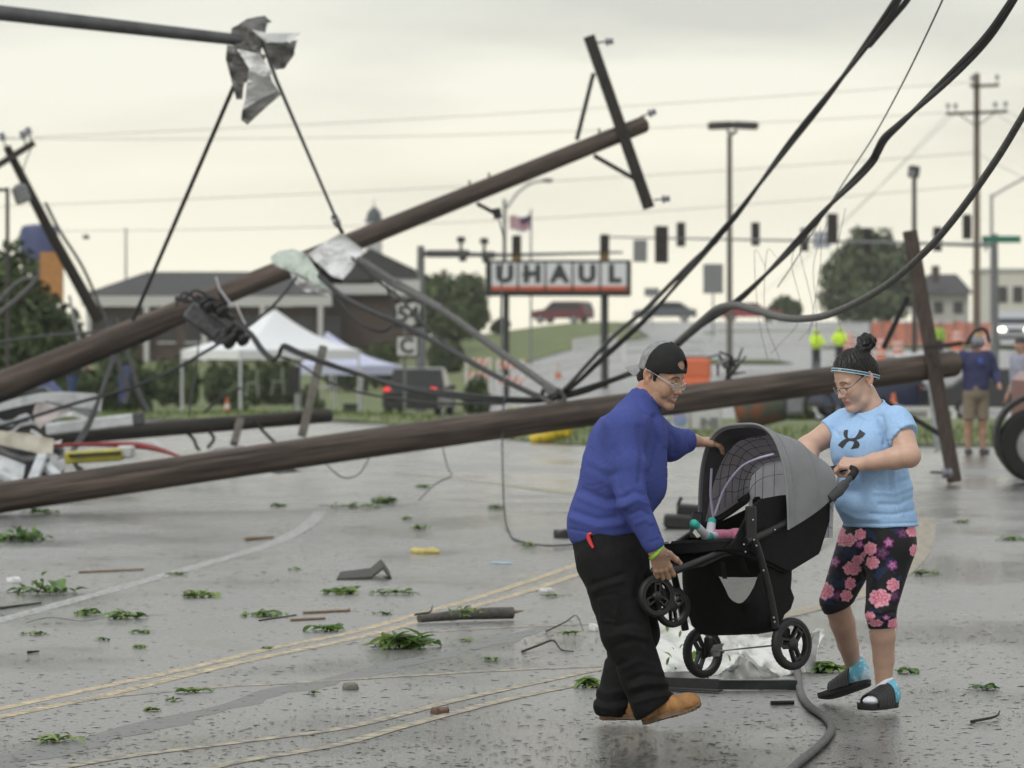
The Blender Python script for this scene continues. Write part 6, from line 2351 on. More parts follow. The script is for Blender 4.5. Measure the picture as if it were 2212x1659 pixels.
# --- trees
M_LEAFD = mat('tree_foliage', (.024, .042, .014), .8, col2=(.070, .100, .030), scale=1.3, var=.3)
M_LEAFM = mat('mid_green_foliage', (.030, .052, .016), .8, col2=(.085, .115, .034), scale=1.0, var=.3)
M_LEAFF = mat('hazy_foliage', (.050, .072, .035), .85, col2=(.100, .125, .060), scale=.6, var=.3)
M_BARK = mat('tree_bark', (.05, .038, .028), .9, var=.3, scale=10)
def tree(base, H, blobs, m, label, n=2600, leaf=.35, group=None, name='tree', trunk=True, seed=0, cat='tree'):
  rg = np.random.default_rng(100 + seed)
  t = thing(name, label, cat, base, group=group)
  base = Vector(base)
  if trunk:
    mb = MB()
    top = base + Vector((.1, .05, H * .62))
    mb.tube([base - Vector((0, 0, .3)), base.lerp(top, .5) + Vector((.08, 0, 0)), top], [H * .035, H * .026, H * .012], 9)
    for k in range(6):
      a = base.lerp(top, .45 + .09 * k)
      d = Vector((rg.uniform(-1, 1), rg.uniform(-.6, .6), rg.uniform(.4, .9))).normalized()
      mb.tube([a, a + d * H * .14, a + d * H * .26 + Vector((0, 0, H * .04))], [H * .012, H * .008, H * .003], 6)
    mb.build('trunk', M_BARK, t)
  # leaf clumps through the volume of the crown
  tot = sum(b[3] * b[4] * b[5] for b in blobs)
  vs, fs = [], []
  for (cx, cy, cz, rx, ry, rz) in blobs:
    k = int(n * rx * ry * rz / tot) + 30
    d = rg.normal(size=(k, 3))
    d /= np.linalg.norm(d, axis=1)[:, None]
    r = rg.uniform(.25, 1, k) ** .45
    lump = 1 + .22 * vnoise(d, 2.2, seed + 3) + .12 * vnoise(d, 5, seed + 4)
    c = A3((cx, cy, cz)) + d * (r * lump)[:, None] * A3((rx, ry, rz))
    nrm = d + rg.normal(0, .6, (k, 3))
    nrm /= np.linalg.norm(nrm, axis=1)[:, None]
    u = np.cross(nrm, rg.normal(size=(k, 3)))
    u /= np.linalg.norm(u, axis=1)[:, None]
    v = np.cross(nrm, u)
    s = leaf * rg.uniform(.5, 1.2, k)[:, None]
    q = np.stack([c - u * s, c - v * s * .55 + nrm * s * .15, c + u * s, c + v * s * .55 - nrm * s * .1], 1) + np.array(base)
    o = len(vs)
    vs += q.reshape(-1, 3).tolist()
    fs += [(o + 4 * i, o + 4 * i + 1, o + 4 * i + 2, o + 4 * i + 3) for i in range(k)]
  mb = MB()
  mb.add(vs, fs)
  mb.build('crown', m, t, auto=0)
  return t
def shrub_px(x0, x1, y0, Y, m, label, ground=None, lean=1.0, leaf=.25, n=1500, seed=0, name='shrub', group=None, cat='shrub', trunk=False, parts=None):
  "bushy plant filling x0..x1, its top at y0"
  b = gp_((x0 + x1) / 2, Y)
  k = mpx(Y)
  w_, top = (x1 - x0) * k, CAMZ - (y0 - HY) * k
  h_ = top - b.z
  rg = random.Random(seed)
  if parts is None:
    blobs = [(0, 0, h_ * .55, w_ * .40, w_ * .32, h_ * .46)]
    for j in range(5):
      blobs.append((rg.uniform(-.36, .36) * w_, rg.uniform(-.2, .2) * w_, h_ * rg.uniform(.3, .72), w_ * rg.uniform(.14, .24), w_ * .2, h_ * rg.uniform(.16, .28)))
  else:
    blobs = [(px * w_, 0, pz * h_, rx * w_, rx * w_ * .8, rz * h_) for px, pz, rx, rz in parts]
  return tree(b, h_, blobs, m, label, n=n, leaf=leaf, group=group, name=name, trunk=trunk, seed=seed, cat=cat)
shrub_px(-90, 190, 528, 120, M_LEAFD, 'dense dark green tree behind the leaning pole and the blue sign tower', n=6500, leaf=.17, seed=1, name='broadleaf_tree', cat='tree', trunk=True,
         parts=[(-.22, .60, .28, .34), (.10, .48, .26, .32), (.30, .36, .20, .28), (-.05, .82, .17, .20), (-.35, .80, .14, .2), (.2, .22, .26, .2), (-.2, .25, .26, .22), (.38, .52, .09, .12)])
shrub_px(180, 335, 742, 132, M_LEAFD, 'rounded dark green shrub left of the white tents', n=2600, leaf=.14, seed=2)
shrub_px(96, 210, 770, 128, M_LEAFD, 'dark green shrub below the left tree', n=1600, leaf=.14, seed=22)
shrub_px(630, 830, 596, 300, M_LEAFM, 'green tree in front of the grey gabled roof', n=3600, leaf=.32, seed=3, name='broadleaf_tree', cat='tree', trunk=True)
shrub_px(905, 1052, 582, 290, M_LEAFM, 'broad green tree left of the big letter sign', n=4200, leaf=.30, seed=4, name='broadleaf_tree', cat='tree', trunk=True, parts=[(-.2, .6, .33, .38), (.2, .62, .33, .36), (0, .35, .45, .35), (.35, .4, .2, .3), (-.38, .42, .2, .3)])
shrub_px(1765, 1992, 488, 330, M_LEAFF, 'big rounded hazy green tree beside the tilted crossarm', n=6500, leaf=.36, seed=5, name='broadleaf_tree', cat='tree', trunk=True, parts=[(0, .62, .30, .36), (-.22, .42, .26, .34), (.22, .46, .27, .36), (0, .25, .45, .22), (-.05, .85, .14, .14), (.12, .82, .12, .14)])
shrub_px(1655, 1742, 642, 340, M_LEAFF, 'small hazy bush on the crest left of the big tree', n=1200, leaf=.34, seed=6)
shrub_px(1062, 1100, 690, 300, M_LEAFD, 'small dark bush beside the red car', n=500, leaf=.3, seed=7)
for i, (x0, x1, y0, Y, lb) in enumerate(((480, 560, 820, 165, 'low green bush behind the left tent leg'), (640, 700, 835, 168, 'low green bush under the tent canopy'), (1000, 1060, 810, 140, 'scrubby plant at the foot of the striped barricade'), (1690, 1760, 878, 84, 'tuft of tall weeds on the grass verge'))):
  shrub_px(x0, x1, y0, Y, M_LEAFM, lb, n=700, leaf=.14, seed=30 + i)

for i, (x0, x1, y0, Y, lb) in enumerate(((335, 430, 772, 175, 'dark clipped hedge between the shrub and the tent leg'), (440, 540, 780, 178, 'dark hedge under the left side of the tent'), (545, 640, 776, 180, 'dark hedge under the middle of the tent'), (700, 800, 742, 205, 'dark hedge behind the blue-shaded tent'), (800, 860, 735, 210, 'dark bush left of the route sign'), (925, 1000, 735, 230, 'dark bush beyond the parked pickup'))):
  shrub_px(x0, x1, y0, Y, M_LEAFD if i % 2 else M_LEAFM, lb, n=1500, leaf=.2, seed=40 + i, parts=[(-.3, .5, .22, .45), (0, .5, .24, .47), (.3, .5, .22, .45)])
# --- long low building with a hipped roof and a cupola
M_ROOF = mat('dark_shingles', (.045, .045, .047), .85, var=.2, scale=3, bump=.3, bscale=12)
M_FASC = mat('white_trim_board', (.48, .48, .47), .6, var=.05)
M_BRICKW = mat('red_brick', (.050, .034, .028), .85, col2=(.085, .058, .048), scale=14)
M_DGL = mat('dark_glazing', (.02, .024, .028), .15, var=.2)
M_PALE = mat('pale_siding', (.42, .41, .39), .7, var=.06)
bd = thing('building', 'long low brick building with dark hipped roof, gabled wing and white cupola', 'building', gp_(500, 250))
def bp(x, y, dY=0.0):
  return P(x, y, 250 + dY)
D = 14.0
z0 = gz(-16, 250) - .5
ex0, ex1 = bp(172, 637).x, bp(720, 637).x
ez, rz = bp(172, 637).z, bp(294, 583).z
rx0, rx1 = bp(296, 583).x, bp(640, 583).x
mb = MB()
mb.add([(ex0, 250, ez), (ex1, 250, ez), (ex1, 250 + D, ez), (ex0, 250 + D, ez), (rx0, 250 + D / 2, rz), (rx1, 250 + D / 2, rz)],
       [(0, 1, 5, 4), (2, 3, 4, 5), (1, 2, 5), (3, 0, 4), (3, 2, 1, 0)])
mb.build('roof', M_ROOF, bd, smooth=False)
mb = MB()
mb.box(((ex0 + ex1) / 2, 250.3, ez - .34), (ex1 - ex0 - .2, .5, .62))
mb.build('fascia', M_FASC, bd)
mb = MB()
mb.box(((ex0 + ex1) / 2, 250 + D / 2, (z0 + ez - .66) / 2), (ex1 - ex0 - 1.2, D - 1.4, ez - .66 - z0))
wl = mb.build('wall', M_BRICKW, bd)
for k in range(9):
  x = ex0 + 1.8 + k * 1.62
  w_ = MB().box((x, 250.66, ez - 2.0), (.95, .1, 1.5)).build('window', M_DGL, wl)
  MB().box((x, 250.62, ez - 2.8), (1.1, .16, .10)).build('sill', M_FASC, w_)
for k in range(5):
  x = ex0 + .5 + k * 3.4
  MB().box((x, 250.2, (z0 + ez - .66) / 2), (.28, .28, ez - .66 - z0)).build('porch_post', M_FASC, bd)
# gabled wing
gx0, gxm, gx1 = bp(690, 640, 6).x, bp(800, 536, 6).x, bp(912, 594, 6).x
gz0, gzm = bp(690, 612, 6).z, bp(800, 536, 6).z
mb = MB()
mb.add([(gx0, 256, gz0), (gxm, 256, gzm), (gx1 + .3, 256, gz0 + .5), (gx0, 272, gz0), (gxm, 272, gzm), (gx1 + .3, 272, gz0 + .5)],
       [(0, 1, 4, 3), (1, 2, 5, 4), (0, 3, 5, 2), (0, 2, 1), (3, 4, 5)])
mb.build('gable_roof', M_ROOF, bd, smooth=False)
mb = MB()
mb.box(((gx0 + gx1) / 2, 264, (z0 + gz0) / 2), (gx1 - gx0 - .6, 15, gz0 - z0))
mb.build('wing_wall', M_BRICKW, bd)
mb = MB()
mb.box(((gx0 + gx1) / 2, 256.1, gz0 - .35), (gx1 - gx0 - .2, .4, .6))
mb.build('wing_fascia', M_FASC, bd)
cu = bp(808, 545, 10)
mb = MB()
k = mpx(260)
mb.box(cu + Vector((0, 0, 30 * k)), (34 * k, 34 * k, 74 * k), bev=.02)
cup = mb.build('cupola', M_FASC, bd)
MB().lathe(cu + Vector((0, 0, 66 * k)), (0, 0, 1), [(0, 21 * k), (3 * k, 21 * k), (6 * k, 17 * k), (18 * k, 15 * k), (27 * k, 9 * k), (31 * k, 3 * k), (36 * k, 1 * k), (48 * k, .8 * k)], 16).build('dome', mat('slate_dome', (.06, .07, .08), .5, var=.2), cup)
for s in (-1, 1):
  MB().box(cu + Vector((s * 8 * k, -17.2 * k, 42 * k)), (9 * k, .06, 34 * k)).build('louvre', M_DGL, cup)

# --- far right: dark-roofed house, pale tall building
hs = thing('house', 'white house with a dark roof on the hill beyond the orange fencing', 'house', gp_(2045, 400))
k = mpx(400)
hz = gz(gp_(2045, 400).x, 400) - 1
x0, x1 = P(1996, 0, 400).x, P(2104, 0, 400).x
ez, rz = P(0, 634, 400).z, P(0, 590, 400).z
MB().add([(x0, 400, ez), (x1, 400, ez), (x1, 412, ez), (x0, 412, ez), (x0 + 1, 406, rz), (x1 - 1, 406, rz)], [(0, 1, 5, 4), (2, 3, 4, 5), (1, 2, 5), (3, 0, 4), (3, 2, 1, 0)]).build('roof', M_ROOF, hs, smooth=False)
MB().box(((x0 + x1) / 2, 406, (ez + hz) / 2), (x1 - x0 - .8, 10.6, ez - hz)).build('wall', M_PALE, hs)
MB().box((x0 + 1.1, 400.2, rz - .1), (.7, .7, 1.6)).build('chimney', M_BRICKW, hs)
for s in (.3, .7):
  MB().box((x0 + (x1 - x0) * s, 400.66, ez - 1.3), (.9, .1, 1.1)).build('window', M_DGL, hs)
pb = thing('building', 'tall pale rendered building at the right end of the hill road', 'building', gp_(2185, 420))
x0, x1 = P(2128, 0, 420).x, P(2330, 0, 420).x
zt_ = P(0, 586, 420).z
hz = gz(x0, 420) - 1
MB().box(((x0 + x1) / 2, 426, (zt_ + hz) / 2), (x1 - x0, 12, zt_ - hz)).build('wall', mat('cream_render', (.62, .60, .54), .8, var=.05), pb)
for j in range(4):
  MB().box((P(2165 + j * 34, 0, 420).x, 419.97, P(0, 636, 420).z), (1.0, .1, 1.6)).build('window', M_DGL, pb)
MB().box(((x0 + x1) / 2, 426, zt_ + .15), (x1 - x0 + .4, 12.4, .3)).build('parapet', M_FASC, pb)

# --- blue and orange sign tower on the left
tw = thing('sign_tower', 'tall blue drum and orange panel sign tower rising behind the left tree', 'sign tower', gp_(86, 200))
M_BLUEP = mat('blue_sign_panel', (.045, .060, .16), .5, var=.15, scale=3)
M_ORAP = mat('orange_sign_panel', (.40, .18, .05), .5, var=.12, scale=3)
k = mpx(200)
b = P(84, 560, 200)
mb = MB()
mb.lathe(P(84, 562, 200.6), (0, 0, 1), [(0, 42 * k), (60 * k, 42 * k), (74 * k, 36 * k), (78 * k, 14 * k)], 28)
mb.build('blue_drum', M_BLUEP, tw)
MB().box(P(112, 600, 199.6), (48 * k, .6, 110 * k)).build('orange_panel', M_ORAP, tw)
MB().box(P(86, 760, 200.6), (.8, .8, (910 - 562) * k + 1)).build('post', M_GALV, tw)

# --- white event tents
M_CANV = mat('white_canvas', (.72, .73, .74), .7, var=.04, bump=.2, bscale=3, bdist=.03)
M_CANV_SHADE = mat('shaded_canvas', (.50, .52, .68), .7, var=.05, bump=.2, bscale=3, bdist=.03)  # bluish shade on the second white tent, put into its canvas colour
M_WPOLE = mat('white_leg', (.50, .51, .52), .5, var=.06)
def tent(corner_l, corner_f, corner_r, apex, ve, m, label, Y0, back_dx):
  "corners given by sheet x with depth; ve: eave y at the front corner"
  (xl, Yl), (xf, Yf), (xr, Yr) = corner_l, corner_f, corner_r
  gzv = -1.22
  t = thing('event_tent', label, 'tent', P(xf, 905, Yf))
  A, B, C_ = [Vector(((x - CX) / F * Y, Y, 0)) for x, Y in ((xl, Yl), (xf, Yf), (xr, Yr))]
  Dd = A + C_ - B
  ev = CAMZ - (ve - HY) / F * Yf
  ap = P(apex[0], apex[1], (Yl + Yr) / 2)
  cs = [A, B, C_, Dd]
  eave = [Vector((c.x, c.y, ev)) for c in cs]
  mb = MB()
  n = 10
  for q in range(4):
    a, b = eave[q], eave[(q + 1) % 4]
    pts = []
    for i in range(n + 1):
      u = i / n
      for j in range(n + 1):
        v = j / n
        p = a.lerp(b, v).lerp(ap, u)
        p.z -= .22 * math.sin(u * PI) * (1 - .3 * math.sin(v * PI)) + .10 * math.sin(v * PI) * (1 - u) * 0
        pts.append(p)
    mb.grid(pts, n + 1, n + 1)
  mb.build('canopy', m, t, auto=0)
  for q in range(4):
    a, b = eave[q], eave[(q + 1) % 4]
    pts = []
    for i in range(2):
      for j in range(13):
        v = j / 12
        p = a.lerp(b, v)
        nrm = Vector((b.y - a.y, a.x - b.x, 0)).normalized()
        p = p + nrm * (.02 * math.sin(j * 2.1) * i) - Vector((0, 0, .34 * i - .0))
        pts.append(p)
    MB().grid(pts, 2, 13).build('valance', m, t, auto=0)
  for c in cs:
    MB().bar(Vector((c.x, c.y, gzv - .1)), Vector((c.x, c.y, ev)), .085, .085).build('leg', M_WPOLE, t)
  return t
tent((393, 152.2), (519, 149.6), (775, 153.6), (594, 668), 756, M_CANV, 'white peaked event tent on the grass', 150, 0)
tent((640, 158.5), (782, 155.2), (866, 157.4), (706, 716), 790, M_CANV_SHADE, 'white event tent with painted bluish shade close behind the first one', 156, 0)
# things under the tents
M_BLKP = mat('black_plastic', (.010, .010, .011), .5, var=.2)
for x0, x1, y0, y1, Y, lb, m_ in ((624, 648, 790, 850, 151, 'black loudspeaker on a pole under the white tent', M_BLKP), (742, 772, 876, 925, 148, 'dark waste bin standing by the tent leg', mat('dark_green_bin', (.010, .02, .017), .5))):
  o = thing('loudspeaker' if 'loud' in lb else 'waste_bin', lb, 'speaker' if 'loud' in lb else 'bin', P((x0 + x1) / 2, 912, Y))
  MB().box(P((x0 + x1) / 2, (y0 + y1) / 2, Y), ((x1 - x0) * mpx(Y), .4, (y1 - y0) * mpx(Y)), bev=.04).build('cabinet' if 'loud' in lb else 'bin_body', m_, o)
  if 'loud' in lb:
    MB().tube([P(636, 850, Y), P(636, 915, Y)], .03, 8).build('pole', M_BLKP, o)
  else:
    MB().box(P((x0 + x1) / 2, y0 - 2, Y), ((x1 - x0 + 3) * mpx(Y), .46, .08), bev=.02).build('lid', m_, o)
for (x, y, lb) in ((545, 828, 'white folding chair beside the front tent leg'), (600, 824, 'white folding chair under the middle of the tent'), (705, 836, 'white folding chair near the loudspeaker')):
  Y = 152
  t = thing('folding_chair', lb, 'chair', P(x, 905, Y), group='folding chairs under the tents')
  b = P(x, y, Y)
  MB().box(b, (.44, .42, .05), bev=.01).build('seat', M_WPOLE, t)
  MB().box(b + Vector((.16, .0, .30)), (.06, .40, .46), bev=.01).build('backrest', M_WPOLE, t)
  for sx in (-1, 1):
    for sy in (-1, 1):
      MB().bar(b + Vector((.17 * sx, .17 * sy, 0)), b + Vector((.22 * sx, .18 * sy, -.46)), .03, .03).build('leg', M_WPOLE, t)

# --- route signs
M_SIGNW = mat('sign_white', (.48, .48, .47), .5, var=.05)
M_SIGNK = mat('sign_black', (.012, .012, .012), .5, var=.1)
M_SIGNB = mat('sign_back_grey', (.20, .205, .21), .5, .3, var=.1)
def textm(txt, c, size, m, parent, name='lettering', bold=.0, sx=1.0):
  cu = bpy.data.curves.new(name, 'FONT')
  cu.body = txt
  cu.size = size
  cu.align_x = 'CENTER'
  cu.align_y = 'CENTER'
  cu.extrude = .006
  cu.offset = bold
  ob = bpy.data.objects.new(name, cu)
  COL.objects.link(ob)
  dg = bpy.context.evaluated_depsgraph_get()
  me = bpy.data.meshes.new_from_object(ob.evaluated_get(dg))
  COL.objects.unlink(ob)
  bpy.data.objects.remove(ob)
  mb = MB()
  c = Vector(c)
  mb.add([c + Vector((v.co.x * sx, -v.co.z, v.co.y)) for v in me.vertices], [tuple(p.vertices) for p in me.polygons])
  bpy.data.meshes.remove(me)
  return mb.build(name, m, parent, smooth=False)
rs = thing('route_sign', 'road sign post with route number 54 above a square letter C panel', 'road sign', gp_(873, 100))
YS = 100.0
k = mpx(YS)
MB().bar(P(874, 640, YS), P(874, 900, YS), .07, .05).build('post', M_GALV, rs)
def plate(x0, x1, y0, y1, m, name, dy=0.0, bev=.03, parent=rs, Y=YS):
  kk = mpx(Y)
  return MB().box(P((x0 + x1) / 2, (y0 + y1) / 2, Y - .05 - dy), ((x1 - x0) * kk, .012, (y1 - y0) * kk)).build(name, m, parent)
pl = plate(850, 912, 600, 644, M_SIGNB, 'direction_panel')
plate(855, 907, 606, 638, M_SIGNW, 'face', .010, parent=pl)
pl = plate(851, 914, 650, 708, M_SIGNK, 'route_panel')
mb = MB()
sh = [(-.46, .36), (-.2, .46), (0, .40), (.2, .46), (.46, .36), (.40, .05), (.44, -.18), (.24, -.38), (0, -.46), (-.24, -.38), (-.44, -.18), (-.40, .05)]
c = P(882, 679, YS - .066)
mb.prism([c + Vector((a * 60 * k, 0, b * 56 * k)) for a, b in sh], (0, .008, 0))
shd = mb.build('shield', M_SIGNW, pl, smooth=False)
textm('54', P(882, 680, YS - .076), 48 * k, M_SIGNK, shd if False else pl, 'route_number', bold=.012)
pl = plate(854, 905, 724, 772, M_SIGNK, 'letter_panel')
plate(858, 901, 728, 768, M_SIGNW, 'face', .010, parent=pl)
textm('C', P(879, 748, YS - .076), 44 * k, M_SIGNK, pl, 'letter', bold=.012)

# --- big letter sign
YU = 165.0
us = thing('pole_sign', 'wide black roadside sign with five white letter panels reading U HAUL', 'sign', gp_(1206, YU))
k = mpx(YU)
M_SFR = mat('black_sign_frame', (.018, .020, .020), .5, var=.2)
MB().box(P(1206, 601, YU), (314 * k, .9, 78 * k), bev=.04).build('cabinet', M_SFR, us)
M_PANEL = mat('white_sign_panel', (.62, .63, .64), .45, var=.04)
M_REDST = mat('orange_red_stripe', (.52, .10, .045), .5, var=.1)
M_LETT = mat('dark_letter', (.030, .034, .036), .5, var=.1)
for i, ch in enumerate('UHAUL'):
  xa = 1062 + i * 59.2
  xb = xa + 54.5
  pnl = MB().box(P((xa + xb) / 2, 597, YU - .47), ((xb - xa) * k, .05, 58 * k), bev=.01).build('letter_panel', M_PANEL, us)
  MB().box(P((xa + xb) / 2, 622.5, YU - .505), ((xb - xa) * k, .02, 9 * k)).build('stripe', M_REDST, pnl)
  textm(ch, P((xa + xb) / 2 + 1, 593, YU - .505), 50 * k, M_LETT, pnl, 'letter', bold=.055, sx=1.05)
  if i == 1:
    cc = P((xa + xb) / 2 - 10, 593, YU - .52)
    MB().prism([cc + Vector((a * k, 0, b * k)) for a, b in ((-13, 0), (0, 10), (13, 0), (0, -10))], (0, .01, 0)).build('dash_mark', M_LETT, pnl)
for x in (1094, 1308):
  MB().bar(gp_(x, YU, -.3), P(x, 640, YU), .22, .22).build('post', M_SFR, us)
MB().bar(gp_(1302, YU + .4, -.3), P(1302, 640, YU + .4), .16, .16).build('conduit_post', M_GALV, us)

# --- traffic signals
M_SIGH = mat('dark_signal_housing', (.022, .024, .026), .55, var=.2)
M_LENSD = mat('unlit_lens', (.03, .012, .010), .3, var=.2)
M_LENSA = mat('amber_louvre', (.30, .17, .03), .5, var=.2)
def signal(x, y0, y1, Y, label, amber=False, back=False, w_=None):
  k = mpx(Y)
  h_ = (y1 - y0) * k
  wd = w_ * k if w_ else h_ * .36
  t = thing('traffic_light', label, 'traffic light', P(x, y1, Y), group='traffic lights over the junction')
  c = P(x, (y0 + y1) / 2, Y)
  MB().box(c, (wd, .16, h_), bev=.03).build('housing', M_SIGH, t)
  for j in range(3):
    cc = c + Vector((0, -.10, h_ * (.31 - .31 * j)))
    ln = MB().lathe(cc, (0, -1, 0), [(0, .001), (.02, wd * .30), (.03, wd * .36)], 14).build('lens', M_LENSA if (amber and j == 2) else M_LENSD, t)
    vs = []
    for q in range(9):
      a = PI * (q / 8) * 1.1 - .157
      for dy in (0, -.2):
        vs.append(cc + Vector((math.cos(a) * wd * .42, dy, math.sin(a) * wd * .42)))
    MB().add(vs, [(2 * q, 2 * q + 1, 2 * q + 3, 2 * q + 2) for q in range(8)]).build('visor', M_SIGH, ln)
  if amber:
    MB().box(c + Vector((0, -.1, -h_ * .36)), (wd * .62, .12, h_ * .24), bev=.02).build('amber_section', M_LENSA, t)
  MB().bar(c + Vector((0, .12, h_ * .2)), c + Vector((0, .12, -h_ * .2)), .06, .06).build('bracket', M_GALV, t)
SG = [(1116, 508, 564, 160, 'dark traffic light with amber lower section above the letter U panel', True), (1306, 506, 562, 160, 'dark traffic light with amber lower section above the letter L panel', True), (1429, 488, 568, 150, 'tall dark traffic light just right of the letter sign', False),
      (1471, 480, 533, 196, 'dark traffic light next to the tall one on the mast arm', False), (1632, 480, 531, 196, 'dark traffic light right of the twin-headed car park lamp', False), (1738, 492, 543, 196, 'dark traffic light left of the pale mast-arm sign', False),
      (1798, 461, 527, 190, 'dark traffic light right of the pale mast-arm sign', False), (1873, 492, 547, 196, 'dark traffic light hanging in front of the rounded tree', False), (2025, 490, 543, 196, 'dark traffic light right of the tilted crossarm', False), (2089, 463, 517, 190, 'dark traffic light beside the far utility pole', False)]
for a in SG:
  signal(a[0], a[1], a[2], a[3], a[4], a[5])
def mast(name, label, px_, Y, ytop, arm, r0=.14, extra=None):
  t = thing(name, label, 'signal mast', gp_(px_, Y))
  MB().tube([gp_(px_, Y, -.3), P(px_, ytop, Y)], [r0 * 1.3, r0 * .8], 14).build('pole', M_GALV, t)
  MB().tube([P(x, y, Yy) for x, y, Yy in arm], [r0 * .7, r0 * .45, r0 * .28], 10).build('arm', M_GALV, t)
  return t
mst = mast('signal_mast', 'grey signal mast with a long arm of traffic lights over the hill road', 2150, 190, 505, [(2150, 530, 190), (1840, 522, 193), (1310, 512, 197)])
mast('signal_mast', 'second grey signal mast whose thin arm passes behind the letter sign', 909, 160, 531, [(909, 548, 160), (1100, 551, 161), (1345, 545, 162)], r0=.17)
for Y, x0, x1, y in ((159.8, 921, 1015, 548), (159.6, 1039, 1070, 551)):
  mb = MB()
  k = mpx(Y)
  mb.box(P((x0 + x1) / 2, y, Y), ((x1 - x0) * k, .3, 16 * k), bev=.05)
  t = thing('traffic_light', 'toppled grey signal head lying level along the broken mast arm' if x0 < 1000 else 'short grey signal head at the broken end of the mast arm', 'traffic light', P((x0 + x1) / 2, y + 8, Y))
  mb.build('housing', M_DGALV, t)
  for xx in ((996,) if x0 < 1000 else (1046,)):
    MB().tube([P(xx, y - 8, Y), P(xx, y - 22, Y)], .06, 8).build('stalk', M_SIGH, t)
    MB().box(P(xx, y - 30, Y), (18 * k, .25, 14 * k), bev=.04).build('camera', M_SIGH, t)
    MB().box(P(xx + 4, y + 12, Y), (16 * k, .2, 10 * k), bev=.03).build('clamp', M_SIGH, t)
for (x0, x1, y0, y1, Y, lb, m_) in ((1368, 1398, 518, 566, 196, 'grey lane sign hung on the mast arm', M_SIGNB), (1756, 1794, 500, 536, 195, 'pale blue-grey sign hung on the mast arm', mat('pale_sign', (.36, .38, .42), .5)), (1519, 1562, 570, 634, 260, 'grey back of a road sign on posts beyond the car park lamp', M_SIGNB), (1392, 1424, 622, 640, 300, 'small dark sign far up the hill road', M_SIGNB)):
  t = thing('road_sign', lb, 'road sign', gp_((x0 + x1) / 2, Y))
  k = mpx(Y)
  MB().box(P((x0 + x1) / 2, (y0 + y1) / 2, Y - .1), ((x1 - x0) * k, .04, (y1 - y0) * k)).build('panel', m_, t)
  if Y > 200:
    MB().bar(P((x0 + x1) / 2, y1, Y), gp_((x0 + x1) / 2, Y), .10, .10).build('post', M_GALV, t)
  else:
    MB().bar(P((x0 + x1) / 2, y0 + 4, Y), P((x0 + x1) / 2, y1 - 4, Y), .06, .06).build('bracket', M_GALV, t)
st = thing('street_name_sign', 'long green street name sign at the foot of the far utility pole', 'street sign', P(2163, 526, 186))
k = mpx(186)
MB().box(P(2163, 517, 186), (84 * k, .04, 15 * k)).build('panel', mat('green_sign', (.01, .14, .085), .5, var=.08), st)
MB().box(P(2130, 530, 186.1), (.08, .08, 26 * k)).build('bracket', M_GALV, st)

# --- lamps and far poles
def bar_pole(name, label, cat, x, Y, ytop, r, m, group=None):
  t = thing(name, label, cat, gp_(x, Y), group=group)
  MB().tube([gp_(x, Y, -.3), P(x, ytop, Y)], [r * 1.25, r], 12).build('pole', m, t)
  return t
M_BRONZE = mat('bronze_lamp', (.050, .046, .042), .5, .3, var=.15)
M_DULL = mat('dull_pole', (.125, .115, .10), .6, .2, var=.15)
cp = bar_pole('car_park_lamp', 'tall car park lamp with a wide flat twin head', 'lamp post', 1576, 170, 292, .10, M_DULL)
k = mpx(170)
hd = MB()
hd.box(P(1556, 271, 170), (54 * k, .6, 16 * k), Matrix.Rotation(-.05, 3, 'Y'), bev=.06)
hd.build('lamp_head', M_BRONZE, cp)
MB().box(P(1610, 271, 170), (56 * k, .6, 16 * k), Matrix.Rotation(.05, 3, 'Y'), bev=.06).build('lamp_head', M_BRONZE, cp)
MB().tube([P(1570, 282, 170), P(1581, 290, 170), P(1592, 282, 170)], .07, 8).build('yoke', M_BRONZE, cp)
cm = bar_pole('camera_pole', 'dark pole topped by a boxy floodlight beyond the tilted crossarm', 'pole', 1975, 172, 384, .09, M_BRONZE)
MB().box(P(1974, 371, 172), (24 * mpx(172), .4, 26 * mpx(172)), Matrix.Rotation(.12, 3, 'Y'), bev=.05).build('floodlight', M_SIGH, cm)
MB().box(P(1970, 374, 171.7), (12 * mpx(172), .1, 14 * mpx(172))).build('glass', M_SIGNB, cm)
fp = bar_pole('utility_pole', 'standing brown utility pole with two crossarms beyond the hill road', 'utility pole', 2110, 200, 158, .14, mat('pale_brown_pole', (.105, .078, .055), .85, col2=(.16, .125, .095), scale=3, stretch=(3, 3, .4)))
k = mpx(200)
MB().bar(P(2044, 246, 199.8), P(2176, 241, 199.8), .12, .14).build('crossarm', M_ARM, fp)
MB().bar(P(2096, 186, 199.8), P(2158, 184, 199.8), .12, .14).build('crossarm', M_ARM, fp)
MB().bar(P(2070, 246, 199.75), P(2108, 272, 199.75), .05, .05).build('brace', M_ARM, fp)
MB().bar(P(2150, 244, 199.75), P(2112, 272, 199.75), .05, .05).build('brace', M_ARM, fp)
for x, y in ((2048, 243), (2064, 243), (2150, 240), (2172, 239), (2100, 183), (2154, 181)):
  insulator(P(x, y, 199.8), (0, 0, 1), 2.2).build('insulator', [M_PORC, M_IRON], fp)
fl = bar_pole('street_lamp', 'pale street lamp with a curved arm behind the flag', 'street lamp', 1090, 215, 430, .09, M_SIGNB)
MB().tube(catmull([P(1094, 450, 215), P(1120, 415, 215), P(1150, 395, 215), P(1176, 390, 215)], 5), .06, 8).build('arm', M_SIGNB, fl)
MB().box(P(1183, 390, 215), (22 * mpx(215), .35, 8 * mpx(215)), bev=.05).build('lamp_head', M_DGALV, fl)
sl2 = bar_pole('street_lamp', 'pale street lamp with a bent arm beside the far utility pole', 'street lamp', 2142, 300, 420, .10, M_SIGNB)
